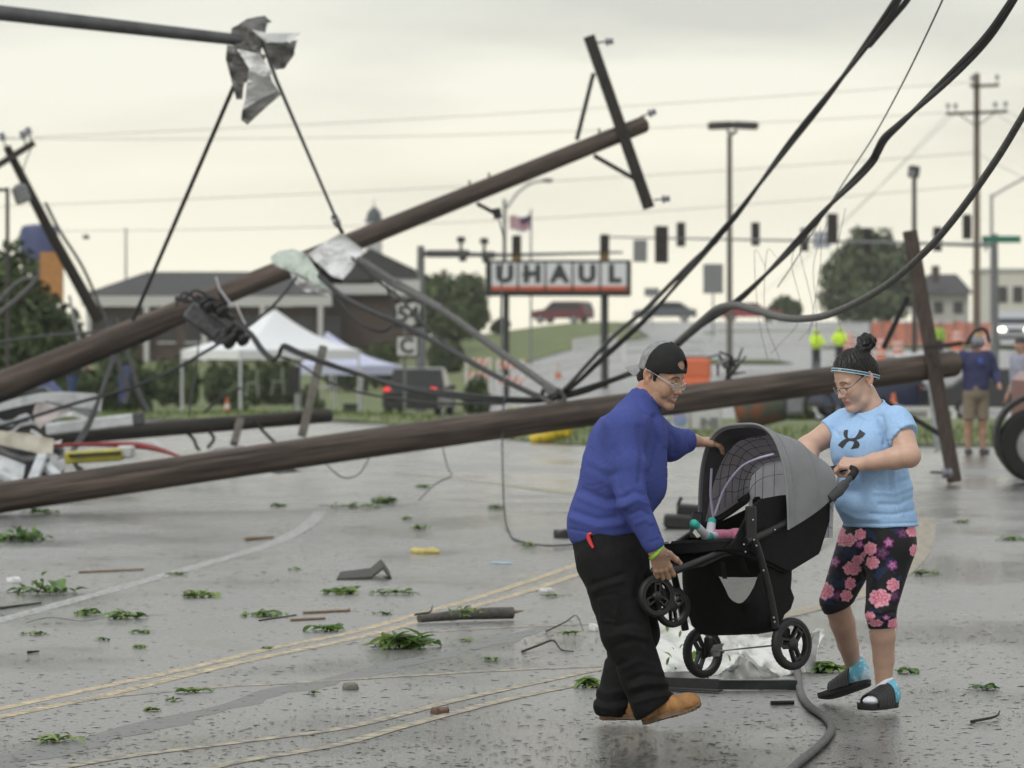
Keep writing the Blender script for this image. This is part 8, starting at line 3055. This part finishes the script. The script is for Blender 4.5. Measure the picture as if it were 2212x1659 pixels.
# ------------------------------------------------------------------ storm litter on the road
M_LF = [mat('fresh_leaf', (.15, .26, .06), .45, var=.3, scale=14, spec=.5), mat('dark_leaf', (.085, .165, .045), .45, var=.3, scale=14), mat('pale_leaf', (.25, .33, .11), .5, var=.3, scale=14)]
for _m in M_LF: translucent(_m, .35)
M_TWIG = mat('wet_twig', (.022, .018, .014), .7, var=.4, scale=30)
M_LATH = mat('splintered_lath', (.24, .165, .10), .75, var=.2, scale=20)
def leaf_mesh(kind, broad):
  vs, fs = [], []
  n = 6
  for i in range(n + 1):
    t = i / n
    w_ = broad * math.sin(PI * min(1, t ** .8 * .98 + .02)) * .5 + .004
    z = .16 * math.sin(t * 2.4) - .10 * t
    fold = .35 * w_
    vs += [(t, -w_, z + fold), (t, 0, z), (t, w_, z + fold)]
  for i in range(n):
    a = i * 3
    fs += [(a, a + 3, a + 4, a + 1), (a + 1, a + 4, a + 5, a + 2)]
  me = bpy.data.meshes.new('leaf')
  me.from_pydata(vs, [], fs)
  me.polygons.foreach_set('use_smooth', [True] * len(fs))
  me.materials.append(M_LF[kind])
  return me
LEAVES = [leaf_mesh(k, b) for k in range(3) for b in (.42, .60, .30)]
r6 = random.Random(66)
def put_leaf(t, base, yaw, pitch, roll, ln, kinds=(0, 1, 2)):
  me = LEAVES[r6.choice(kinds) * 3 + r6.randrange(3)]
  o = bpy.data.objects.new('leaf', me)
  COL.objects.link(o)
  o.parent = t
  o.location = Vector(base) - t.location - Vector((math.cos(yaw), math.sin(yaw), math.sin(pitch) * .6)) * ln * .5
  o.rotation_euler = Euler((roll, -pitch, yaw), 'XYZ')
  o.scale = (ln, ln, ln)
  return o
def sprig(x, y, wpx, n, ln, label, hi=1.0, stem=None, kinds=(0, 1, 2), name='leafy_twig'):
  c = G(x, y)
  k = c.y / F
  half = wpx * k / 2
  t = thing(name, label, 'twig', c)
  pts = [c + Vector((-half * .9, r6.uniform(-.1, .1), .012)), c + Vector((-half * .3, r6.uniform(-.1, .1), .014)), c + Vector((half * .3, r6.uniform(-.1, .1), .012)), c + Vector((half * .9, r6.uniform(-.12, .12), .012))]
  if stem:
    pts = [G(a, b) + Vector((0, 0, .012 + .01 * (i % 2))) for i, (a, b) in enumerate(stem)]
  sr = min(1.0, half * 2.2)
  MB().tube(catmull(pts, 6), [.007 * sr, .006 * sr, .003 * sr], 6).build('stem', M_TWIG, t)
  for i in range(int(n * 1.8)):
    u = r6.gauss(0, .42)
    b = c + Vector((max(-1, min(1, u)) * half, r6.uniform(-half, half) * .5, ln * .03 + abs(r6.gauss(0, .035)) * hi * half * 3.2 * (1 - min(1, abs(u)) * .6)))
    put_leaf(t, b, r6.uniform(0, 6.28), r6.uniform(-.2, .45) * hi, r6.uniform(-.45, .45), ln * r6.uniform(.6, 1.15), kinds)
  return t
sprig(92, 1283, 165, 30, .10, 'row of upright round green leaves left of the white line', 1.3, kinds=(0, 0, 1))
sprig(190, 1328, 62, 16, .09, 'small heap of green leaves at the white line', 1.0)
sprig(258, 1336, 95, 20, .10, 'leaf heap with a long bare twig trailing to both sides', 1.0, stem=[(55, 1350), (110, 1342), (180, 1346), (250, 1338), (300, 1334), (360, 1336)])
sprig(430, 1291, 84, 26, .085, 'feathery bright green sprig right of the white line', 1.3, kinds=(0, 2, 2))
sprig(742, 1283, 76, 22, .10, 'bright green leaf bunch in front of the black shingle', 1.1, kinds=(0, 2, 0))
sprig(568, 1332, 96, 34, .065, 'low grassy green sprig above the double yellow line', 1.1)
sprig(703, 1364, 66, 10, .12, 'cluster of round leaves touching the double yellow line', 1.0, kinds=(0, 1, 0))
sprig(868, 1400, 150, 34, .17, 'large heap of long wilted leaves on the bare asphalt', 1.2, kinds=(0, 1, 2))
sprig(855, 1284, 105, 20, .075, 'flat leafy twig right of the bright green bunch', .7)
sprig(1268, 1484, 44, 9, .13, 'two broad leaves beside the boots of the man', 1.0, kinds=(0, 0, 2))
sprig(44, 1168, 125, 46, .12, 'dark leafy branch heap at the foot of the low pole', 1.6, kinds=(1, 0, 1))
sprig(830, 1088, 60, 40, .09, 'round leafy clump far back on the road', 1.8, kinds=(1, 2, 1))
sprig(770, 1098, 130, 26, .08, 'string of leafy debris behind the white line', .8, kinds=(1, 2, 1), stem=[(690, 1094), (750, 1098), (830, 1096), (930, 1090)])
sprig(912, 1054, 34, 14, .10, 'small green tuft far back on the road', 1.0)
sprig(1070, 1100, 40, 12, .09, 'small dark green tuft beside the dangling wire', 1.0)
sprig(908, 1144, 56, 16, .085, 'small leafy sprig in the middle of the road', .9)
sprig(880, 1122, 30, 8, .08, 'tiny leaf cluster behind the leafy sprig', .9)
sprig(1140, 1182, 36, 8, .08, 'tiny leaf cluster on the trailing wire', .9)
sprig(580, 1402, 30, 7, .06, 'tiny leaf scrap above the two yellow lines', .6)
sprig(308, 1368, 60, 12, .06, 'flat green scraps right of the long bare twig', .6)
sprig(80, 1372, 70, 10, .06, 'flat green scraps below the upright leaves', .5)
sprig(330, 1536, 28, 12, .05, 'tiny green tuft on the asphalt below the yellow lines', 1.0)
sprig(300, 1400, 34, 12, .05, 'small grey-green tuft with a twig', 1.0)
sprig(222, 1384, 34, 6, .06, 'twig end with two leaves', .8)
sprig(420, 1496, 80, 9, .07, 'thin sprig lying along the single yellow line', .6)
sprig(120, 1602, 120, 18, .075, 'long flat sprig near the tar seam', .7, kinds=(0, 2, 2))
sprig(680, 1500, 26, 3, .08, 'single green leaf near the tar seam', .5)
sprig(375, 1515, 26, 3, .07, 'single dark leaf beside the thin sprig', .5)
sprig(1230, 1370, 60, 7, .06, 'thin green scraps behind the legs of the man', .6)
sprig(826, 1328, 50, 8, .055, 'small pale leaf scraps between the yellow lines', .7)
sprig(1790, 1452, 120, 22, .13, 'leafy branch curling out from behind the white sheet metal', .9, kinds=(0, 1, 2), stem=[(1730, 1455), (1770, 1440), (1800, 1446), (1830, 1456)])
sprig(1960, 1455, 60, 8, .09, 'small leafy scrap behind the slide sandals', .8)
sprig(2125, 1490, 74, 10, .08, 'flat dark leaf scraps right of the woman', .5, kinds=(1, 1, 0))
sprig(2000, 1242, 60, 14, .09, 'leaf scraps on the faded yellow line', .8)
sprig(2185, 1168, 60, 14, .09, 'leaf scraps far right on the road', .8)
sprig(2080, 1130, 40, 10, .09, 'small leaf tuft below the tilted crossarm', .8)
sprig(1700, 1258, 40, 9, .08, 'leaf tuft seen behind the stroller basket', .8)
sprig(600, 1095, 40, 12, .09, 'small leaf clump left of the white line end', .9)
sprig(90, 1110, 70, 20, .10, 'green sprig under the low pole', 1.0)
sprig(380, 1242, 50, 12, .06, 'thin green scraps above the feathery sprig', .6)
sprig(640, 1232, 30, 6, .06, 'tiny leaf scrap beyond the feathery sprig', .6)
sprig(1010, 1385, 30, 5, .06, 'tiny pale leaf pair on bare asphalt', .6)
sprig(1060, 1428, 44, 8, .06, 'thin green scraps in front of the thick branch', .6)
sprig(1190, 1290, 60, 8, .06, 'green scraps along the double yellow line', .6)

def stick(pts, r, m, label, name='stick', cat='stick', n=7):
  MB().tube(catmull([G(x, y) + Vector((0, 0, r[0] if isinstance(r, (list, tuple)) else r)) + Vector((0, 0, dz)) for x, y, dz in pts], 5), r, n).build(name, m, label=label, cat=cat)
br = thing('branch', 'thick grey branch with a splintered orange end and leaves at its middle', 'branch', G(1010, 1346))
MB().tube([G(905, 1348) + Vector((0, 0, .03)), G(1000, 1343) + Vector((0, 0, .045)), G(1060, 1341) + Vector((0, 0, .045)), G(1108, 1340) + Vector((0, 0, .045))], [.022, .034, .036, .036], 12).build('limb', mat('grey_bark', (.075, .070, .062), .85, var=.3, scale=30, bump=.4, bscale=60), br)
MB().tube([G(1108, 1340) + Vector((0, 0, .05)), G(1132, 1337) + Vector((0, 0, .05))], [.014, .002], 6).build('splinter', M_LATH, br)
for i in range(14):
  put_leaf(br, G(1000 + r6.uniform(-30, 40), 1350) + Vector((0, 0, .05 + r6.uniform(0, .05))), r6.uniform(0, 6.28), r6.uniform(0, .9), r6.uniform(-.6, .6), .06)
stick([(628, 1342, 0), (702, 1338, 0)], .008, M_LATH, 'thin pale lath above the round leaves')
stick([(655, 1326, 0), (756, 1321, 0)], .008, M_LATH, 'long pale lath beside the grassy sprig')
stick([(0, 1316, .0), (88, 1305, .0)], [.008, .006], M_TWIG, 'dark stick by the white line')
stick([(1128, 1410, 0), (1165, 1404, .02), (1195, 1398, .03), (1212, 1406, 0), (1240, 1410, 0)], [.007, .006, .003], M_TWIG, 'dark forked twig in front of the man')
stick([(1180, 1366, 0), (1222, 1356, .03), (1245, 1350, .05), (1260, 1364, .0)], [.005, .004, .002], M_TWIG, 'curled twig beside the trouser legs')
stick([(896, 1330, 0), (928, 1328, .01), (934, 1322, .03)], [.007, .006, .004], M_TWIG, 'short hooked twig on the yellow line')
stick([(60, 1412, 0), (84, 1410, 0)], [.008, .005], M_TWIG, 'short dark twig on the first yellow line')
stick([(530, 1168, 0), (590, 1164, 0)], [.016, .012], M_LATH, 'broken brown board far left of the white line', name='board', cat='board')
stick([(170, 1238, 0), (310, 1232, 0)], [.008, .006], M_LATH, 'long pale batten far left on the road', name='batten', cat='batten')
stick([(1665, 1523, 0), (1715, 1522, 0)], [.010, .010], M_IRON, 'short black strip in front of the sheet metal', name='strip', cat='strip')
stick([(560, 1342, .0), (640, 1330, 0)], [.005, .004], M_TWIG, 'thin straight straw near the grassy sprig')
stick([(1752, 1200, .0), (1790, 1160, .16), (1815, 1122, .42)], [.02, .018, .016], M_IRON, 'black rod propped up behind the stroller', name='rod', cat='rod')
stick([(2098, 1562, 0), (2150, 1556, .01), (2160, 1548, .02)], [.007, .006, .003], M_TWIG, 'small twig right of the slides')
# pieces of building
def slab(x, y, wx, wy, hz, m, label, name, cat, rz=0.0, tilt=0.0):
  "ragged broken piece lying on the road"
  c = G(x, y)
  k = c.y / F
  n = 11
  R = Matrix.Rotation(rz, 3, 'Z')
  mb = MB()
  rows = []
  for lay, (zz, sc) in enumerate(((.001, 1.0), (hz * .6, 1.02), (hz, .93))):
    rows.append([])
    for i in range(n):
      t = 2 * PI * i / n
      rr = 1 + .10 * math.sin(i * 2.7 + x) + .07 * math.sin(i * 5.1 + y)
      q = Vector((math.copysign(abs(math.cos(t)) ** .6, math.cos(t)) * wx * k * .5 * rr * sc, math.copysign(abs(math.sin(t)) ** .6, math.sin(t)) * wy * .5 * rr * sc, 0))
      rows[-1].append(c + R @ q + Vector((0, 0, zz * (1 + (.35 * math.sin(i * 1.9 + x) if lay else 0)))))
  vs = [p for r_ in rows for p in r_]
  fs = [(l * n + i, l * n + (i + 1) % n, (l + 1) * n + (i + 1) % n, (l + 1) * n + i) for l in range(2) for i in range(n)]
  fs += [tuple(range(n))[::-1], tuple(2 * n + i for i in range(n))]
  mb.add(vs, fs)
  mb.build(name, m, label=label, cat=cat, auto=35)
slab(917, 1194, 52, .3, .03, mat('yellow_foam', (.50, .42, .13), .85, var=.1, scale=30, bump=.3, bscale=60), 'flat piece of yellow foam on the road', 'foam_piece', 'foam', .2)
slab(1082, 1218, 40, .2, .012, mat('pale_blue_scrap', (.28, .38, .45), .6, var=.1), 'pale blue plastic scrap beyond the yellow foam', 'plastic_scrap', 'scrap', .3)
slab(1180, 1278, 30, .10, .02, M_BARW, 'small white scrap by the double yellow line', 'plastic_scrap', 'scrap', .4)
slab(1282, 1362, 16, .08, .03, M_BARW, 'white scrap half hidden by the trouser leg', 'plastic_scrap', 'scrap', .4)
slab(758, 1488, 38, .11, .022, mat('flat_stone', (.15, .145, .12), .8, var=.2, scale=40), 'flat grey stone near the tar seam', 'stone', 'stone', .1)
slab(950, 1540, 34, .07, .02, mat('brown_scrap', (.13, .075, .05), .8, var=.2), 'crumpled brown scrap between the lower yellow lines', 'paper_scrap', 'scrap', .5)
slab(30, 1258, 30, .2, .03, M_BARW, 'white paper scrap far left on the road', 'paper_scrap', 'scrap', .2)
slab(1218, 1162, 40, .2, .06, M_IRON, 'dark lump of debris behind the man', 'debris_lump', 'debris', .3)
# black shingle with a turned-up end
sg = MB()
cs = [G(727, 1253), G(846, 1251), G(840, 1240), G(735, 1244)]
sg.add([cs[0] + Vector((0, 0, .01)), cs[0].lerp(cs[1], .62) + Vector((0, 0, .02)), cs[0].lerp(cs[1], .84) + Vector((0, 0, .085)), cs[1] + Vector((0, 0, .01)),
    cs[3] + Vector((0, 0, .03)), cs[3].lerp(cs[2], .62) + Vector((0, 0, .05)), cs[3].lerp(cs[2], .84) + Vector((0, 0, .11)), cs[2] + Vector((0, 0, .03))],
       [(0, 1, 5, 4), (1, 2, 6, 5), (2, 3, 7, 6)])
nv_ = len(sg.v)
sg.v += [(x, y, z - .018) for x, y, z in sg.v]
sg.f += [tuple(i + nv_ for i in f[::-1]) for f in sg.f]
sg.m += [0] * 3
for a, b in ((0, 1), (1, 2), (2, 3), (3, 7), (7, 6), (6, 5), (5, 4), (4, 0)):
  sg.f.append((b, a, a + nv_, b + nv_)); sg.m.append(0)
sg.build('roof_shingle', mat('shingle_grit', (.045, .044, .038), .8, var=.3, scale=60), label='dark roof shingle with one end folded up', cat='shingle', smooth=False)
# black broken housing beyond the stroller
bk = thing('broken_housing', 'black broken plastic housing lying on the road behind the stroller', 'debris', G(1480, 1142))
for x0, x1, y0, y1, Y in ((1434, 1496, 1112, 1142, 38), (1462, 1530, 1090, 1118, 38.3), (1500, 1530, 1110, 1136, 38.1)):
  MB().box(P((x0 + x1) / 2, (y0 + y1) / 2, Y), ((x1 - x0) * mpx(Y), .3, (y1 - y0) * mpx(Y)), Matrix.Rotation(.08, 3, 'Y'), bev=.02).build('shell', M_BLKP, bk)
MB().bar(P(1464, 1092, 38), P(1472, 1074, 38), .03, .03).build('spike', M_BLKP, bk)

# crumpled white metal under the stroller
M_SHEET = mat('scuffed_white_metal', (.26, .26, .235), .4, col2=(.58, .58, .55), scale=4, lo=.32, hi=.52, bump=.15, bscale=12, bdist=.02)
M_SHEETG = mat('grey_green_metal', (.13, .132, .12), .45, .2, col2=(.24, .24, .22), scale=6, bump=.15, bscale=12, bdist=.02)
wsm = thing('sheet_metal', 'crumpled white metal siding lying on the road under the stroller', 'sheet metal', G(1580, 1468))
def ribs(c):
  return Vector((0, -.012, .010)) * math.sin((c[0] * .8 + c[1] * .35) * 52)
crumple('white_sheet', [(1404, 1336), (1425, 1318), (1448, 1324), (1482, 1338), (1532, 1376), (1600, 1362), (1610, 1442), (1575, 1452), (1512, 1471), (1432, 1455), (1404, 1425)], M_SHEET,
    [22.6, 22.6, 22.5, 22.4, 22.2, 22.3, 21.5, 21.4, 21.15, 21.3, 21.8], wsm, amp=.08, freq=4, seed=71, step=4, corr=ribs)
crumple('white_sheet', [(1588, 1362), (1640, 1374), (1702, 1380), (1770, 1360), (1774, 1370), (1758, 1444), (1746, 1452), (1700, 1462), (1668, 1462), (1640, 1440), (1596, 1412)], M_SHEET,
    [22.2, 22.2, 22.2, 22.4, 22.4, 21.7, 21.6, 21.4, 21.3, 21.3, 21.5], wsm, amp=.09, freq=4, seed=72, step=4, corr=ribs)
crumple('grey_fold', [(1592, 1442), (1598, 1420), (1640, 1440), (1684, 1464), (1640, 1468), (1566, 1468), (1560, 1456)], M_SHEETG,
    [21.25, 21.3, 21.25, 21.2, 21.1, 21.05, 21.15], wsm, amp=.03, freq=5, seed=73, step=6, corr=ribs)
crumple('grey_fold', [(1738, 1372), (1772, 1362), (1760, 1440), (1744, 1450), (1732, 1420)], M_SHEETG, [22.0, 22.2, 21.55, 21.4, 21.5], wsm, amp=.03, freq=5, seed=74, step=6)
crumple('grey_fold', [(1430, 1452), (1490, 1450), (1530, 1464), (1500, 1470), (1446, 1466)], M_TIND, [21.15, 21.4, 21.2, 21.1, 21.1], wsm, amp=.02, freq=5, seed=75, step=6)
for (x, y) in ((1438, 1360), (1452, 1402), (1476, 1398), (1500, 1420), (1448, 1432), (1486, 1430), (1562, 1410), (1570, 1425), (1566, 1454), (1580, 1450), (1680, 1430), (1692, 1424), (1762, 1380), (1764, 1396), (1470, 1372), (1440, 1418), (1460, 1446)):
  put_leaf(wsm, P(x, y, 21.1 + (1470 - y) * .0085), r6.uniform(0, 6.28), r6.uniform(.2, 1.2), r6.uniform(-.5, .5), r6.uniform(.03, .06), (1, 1, 0))
trm = thing('metal_trim', 'bent dark metal edge strip lying in front of the white siding', 'metal strip', G(1580, 1492))
MB().bar(G(1436, 1490) + Vector((0, 0, .03)), G(1552, 1494) + Vector((0, 0, .03)), .006, .06).build('strip', M_IRON, trm)
MB().bar(G(1440, 1492) + Vector((0, 0, .012)), G(1556, 1498) + Vector((0, 0, .012)), .05, .008).build('strip', M_IRON, trm)
MB().bar(G(1550, 1492) + Vector((0, 0, .028)), G(1722, 1490) + Vector((0, 0, .022)), .006, .045).build('strip', mat('dark_green_trim', (.025, .032, .030), .4, .3), trm)
MB().bar(G(1556, 1492) + Vector((0, 0, .052)), G(1718, 1489) + Vector((0, 0, .046)), .05, .005).build('lip', M_GALV, trm)

# --- wreckage pile on the left, between the poles
M_PANW = mat('pale_blue_white_panel', (.34, .36, .37), .5, col2=(.58, .60, .61), scale=4, bump=.1, bscale=6, bdist=.02)
M_CRM = mat('cream_panel', (.30, .28, .22), .6, col2=(.42, .40, .33), scale=5)
crumple('curved_panel', [(-20, 878), (40, 858), (90, 848), (140, 846), (206, 850), (222, 860), (216, 890), (196, 884), (150, 878), (100, 866), (50, 876), (-20, 892)], M_PANW, 51.5, amp=.10, freq=1.5, seed=81, step=12, label='long curved white panel on top of the wreckage', cat='panel')
crumple('curved_panel', [(100, 866), (150, 878), (200, 886), (214, 892), (205, 902), (150, 890), (110, 880)], M_SIGNB, 51.3, amp=.05, freq=2, seed=82, step=12, label='grey lower skin of the long curved panel', cat='panel')
crumple('cloth_rag', [(72, 892), (80, 874), (96, 868), (150, 886), (132, 898), (104, 914), (88, 926), (76, 916)], mat('pale_rag', (.55, .50, .49), .85, var=.06), 50.5, amp=.08, freq=4, seed=83, step=8, label='pale rag hanging on the wreckage', cat='rag')
bm_ = thing('metal_beam', 'straight white box beam lying above the dark pole', 'beam', P(220, 922, 53))
MB().bar(P(100, 928, 53), P(290, 906, 53), .15, .15, bev=.02).build('beam', M_PANW, bm_)
MB().bar(P(288, 906, 52.98), P(312, 903.5, 52.98), .165, .165, bev=.02).build('end_cap', M_DGALV, bm_)
crumple('bent_sheet', [(-20, 928), (60, 936), (117, 948), (114, 992), (70, 976), (-20, 956)], M_CRM, [48.4, 48.2, 48, 47.8, 48, 48.2], amp=.06, freq=2, seed=84, step=10, label='bent cream panel in the wreckage', cat='panel')
crumple('bent_sheet', [(-20, 974), (56, 1004), (50, 1030), (44, 1052), (-20, 1036)], M_PANW, [46.4, 46.2, 46.1, 46.0, 46.2], amp=.06, freq=2, seed=85, step=10, label='bent white panel at the left bottom of the wreckage', cat='panel')
crumple('bent_sheet', [(110, 985), (148, 984), (140, 1010), (128, 1022), (96, 1016)], M_PANW, 47.2, amp=.05, freq=3, seed=86, step=9, label='small white panel beside the upright channel', cat='panel')
for a, b, lb in (((92, 985), (66, 1050), 'upright white metal channel in the wreckage'), ((100, 1006), (146, 1052), 'slanting white metal channel in the wreckage'), ((-10, 1020), (60, 1052), 'low white metal channel in the wreckage')):
  MB().bar(P(a[0], a[1], 46.2), P(b[0], b[1], 45.6), .11, .07, bev=.01).build('metal_channel', M_PANW, label=lb, cat='channel')
yb = thing('yellow_box', 'battered yellow metal box beneath the red strip', 'box', P(212, 1012, 46.8))
k = mpx(46.8)
MB().box(P(205, 985, 46.8), (122 * k, .45, 26 * k), Matrix.Rotation(-.06, 3, 'Y'), bev=.02).build('case', mat('battered_yellow', (.42, .36, .025), .5, col2=(.30, .28, .06), scale=8), yb)
MB().box(P(205, 981, 46.56), (112 * k, .04, 5 * k), Matrix.Rotation(-.06, 3, 'Y')).build('slot', M_IRON, yb)
MB().box(P(272, 976, 46.9), (34 * k, .4, 26 * k), bev=.02).build('white_end', M_SIGNW, yb)
MB().tube(catmull([P(110, 962, 48.5), P(200, 960, 48.3), P(290, 962, 48), P(340, 970, 47.6), P(388, 986, 47)], 6), [.02, .024, .04, .034, .015], 10).build('red_strip', mat('red_enamel', (.20, .010, .009), .4, var=.15), label='red curved strip lying along the dark pole', cat='strip')
MB().box(P(30, 900, 55), (1.0, .8, .75), bev=.08).build('dark_cabinet', M_BLKP, label='dark metal cabinet crushed under the curved panel', cat='cabinet')
MB().box(P(60, 1000, 50), (.8, .6, .42), bev=.05).build('shadow_block', M_IRON, label='dark block added for the shadowed mass under the cream panel', cat='shaded mass')  # dark block standing in for the shade beneath the wreckage panels
crumple('torn_panel', [(555, 1016), (620, 1010), (652, 1018), (600, 1024)], M_IRON, [50, 50.5, 50, 49.2], amp=.03, freq=3, seed=88, step=9, label='torn dark panel flat on the road below the grey crossarm', cat='panel')
crumple('torn_panel', [(420, 985), (470, 968), (520, 962), (560, 975), (500, 985)], M_SIGNB, [53, 54, 54, 53.5, 52.6], amp=.05, freq=3, seed=89, step=9, label='grey torn panel flat on the road beyond the low pole', cat='panel')

rw_ = random.Random(21)
LBW = ['twisted white strip above the cream panel', 'bent white strip under the curved panel', 'curled white strip beside the yellow box', 'torn white strip against the low pole', 'folded white strip below the pale rag', 'long thin white strip across the wreckage', 'kinked grey strip in front of the dark cabinet', 'flattened white strip near the red strip', 'short curled strip beside the slanting channel']
for i, (x, y, ln, an, Y) in enumerate(((40, 925, 90, -.2, 50.2), (150, 900, 110, .15, 51.0), (150, 996, 60, .5, 46.9), (110, 1044, 80, -.1, 45.2), (100, 948, 70, .35, 49.2), (60, 985, 130, .12, 47.4), (30, 908, 80, -.05, 52.6), (320, 960, 70, .2, 48.2), (170, 1030, 50, -.4, 46))):
  ca_, sa_ = math.cos(an), math.sin(an)
  wv = rw_.uniform(7, 13)
  up, dn = [], []
  for k_ in range(6):
    u = k_ / 5 - .5
    bx, by = x + u * ln * ca_ + rw_.uniform(-3, 3), y + u * ln * sa_ + 8 * math.sin(k_ * 1.3 + i)
    up.append((bx + sa_ * wv * .5, by - ca_ * wv * .5)); dn.append((bx - sa_ * wv * .5, by + ca_ * wv * .5))
  crumple('metal_strip', up + dn[::-1], [M_PANW, M_TIN, M_SIGNB][i % 3], Y, amp=.07, freq=3, seed=200 + i, step=6, label=LBW[i], cat='metal strip')
# --- grit, splinters and leaf crumbs strewn over the road: beyond counting
def litter(n, seed, y0, y1, cols, smin_, smax_, name, label):
  rg = np.random.default_rng(seed)
  yy = y0 + (y1 - y0) * rg.random(n) ** .85
  xx = rg.uniform(-20, 2240, n)
  Y = CAMZ * F / (yy - HY)
  X = (xx - CX) / F * Y
  # clustered: drop pieces where a slow noise is low
  keep = vnoise(np.stack([X * .5, Y * .25, X * 0], 1), 1.0, seed) + rg.uniform(-.7, .9, n) > -.05
  X, Y = X[keep], Y[keep]
  n = len(X)
  ln = rg.uniform(smin_, smax_, n) * rg.uniform(.4, 1.6, n)
  wd = ln * rg.uniform(.08, .35, n)
  ht = rg.uniform(.0008, .002, n) + ln * .02
  a = rg.normal(0, .6, n)
  ca, sa = np.cos(a), np.sin(a)
  V = np.zeros((n, 5, 3))
  for i, (u, v) in enumerate(((-1, -.3), (.1, -1), (1, .2), (-.1, 1))):
    V[:, i, 0] = X + (u * ca * ln - v * sa * wd) * .5
    V[:, i, 1] = Y + (u * sa * ln + v * ca * wd) * .5
    V[:, i, 2] = .0006
  V[:, 4, 0], V[:, 4, 1], V[:, 4, 2] = X, Y, ht
  fs = (np.arange(n)[:, None, None] * 5 + np.array([(0, 1, 4), (1, 2, 4), (2, 3, 4), (3, 0, 4)])[None]).reshape(-1, 3)
  C = np.array(cols)[rg.integers(0, len(cols), n)] * rg.uniform(.6, 1.3, n)[:, None]
  mb = MB()
  mb.v = V.reshape(-1, 3).tolist()
  mb.f = fs.tolist()
  mb.m = [0] * len(fs)
  o = mb.build(name, mat('litter_' + name, (.1, .1, .1), 1.0, attr='Col', var=.2, spec=.05), origin=(0, 0, 0), colors=np.repeat(C, 5, axis=0), auto=0)
  tag(o, label, 'litter', kind='stuff')
litter(12500, 1, 900, 1680, [(.020, .018, .015), (.035, .030, .025), (.026, .032, .018), (.016, .016, .015)], .007, .042, 'splinters', 'dark splinters and grit strewn over the wet road')
litter(4200, 2, 940, 1680, [(.035, .065, .018), (.055, .09, .022), (.03, .05, .02), (.12, .09, .04)], .010, .034, 'leaf_crumbs', 'green leaf crumbs strewn over the wet road')
litter(700, 3, 940, 1680, [(.25, .17, .10), (.35, .33, .30), (.16, .11, .07), (.30, .28, .12)], .008, .030, 'chips', 'pale wood and paper chips strewn over the wet road')
# tufts of longer grass along the verge edge
rg = np.random.default_rng(12)
n = 5200
X = rg.uniform(-16, 16, n)
Y = road_end(X) + rg.uniform(-.2, 9, n) ** 1.0
Z = zt(X, Y) + .05 * sm(0, 1.5, Y - road_end(X)) + .01
hh_ = rg.uniform(.05, .16, n)
dx, dy = rg.normal(0, .04, n), rg.normal(0, .03, n)
V = np.stack([np.stack([X - .018, Y, Z], 1), np.stack([X + .018, Y, Z], 1), np.stack([X + dx, Y + dy, Z + hh_], 1)], 1)
mb = MB()
mb.v = V.reshape(-1, 3).tolist()
mb.f = [(3 * i, 3 * i + 1, 3 * i + 2) for i in range(n)]
mb.m = [0] * n
tag(mb.build('verge_blades', mat('grass_blades', (.055, .095, .02), .8, col2=(.13, .17, .04), scale=1.5), origin=(0, 0, 0), auto=0), 'longer grass blades along the edge of the verge', 'grass', kind='stuff')

# ------------------------------------------------------------------ damp air
hz_ = MB()
hz_.box((0, 500, 26), (900, 1040, 76))
hm = bpy.data.materials.new('damp_air')
hm.use_nodes = True
ht_ = hm.node_tree
ht_.nodes.clear()
ho_ = ht_.nodes.new('ShaderNodeOutputMaterial')
pv = ht_.nodes.new('ShaderNodeVolumePrincipled')
pv.inputs['Color'].default_value = (1, .985, .94, 1)
pv.inputs['Density'].default_value = .00024
pv.inputs['Anisotropy'].default_value = .2
ht_.links.new(pv.outputs[0], ho_.inputs['Volume'])
tag(hz_.build('haze', hm, origin=(0, 0, 0), smooth=False), kind='stuff')
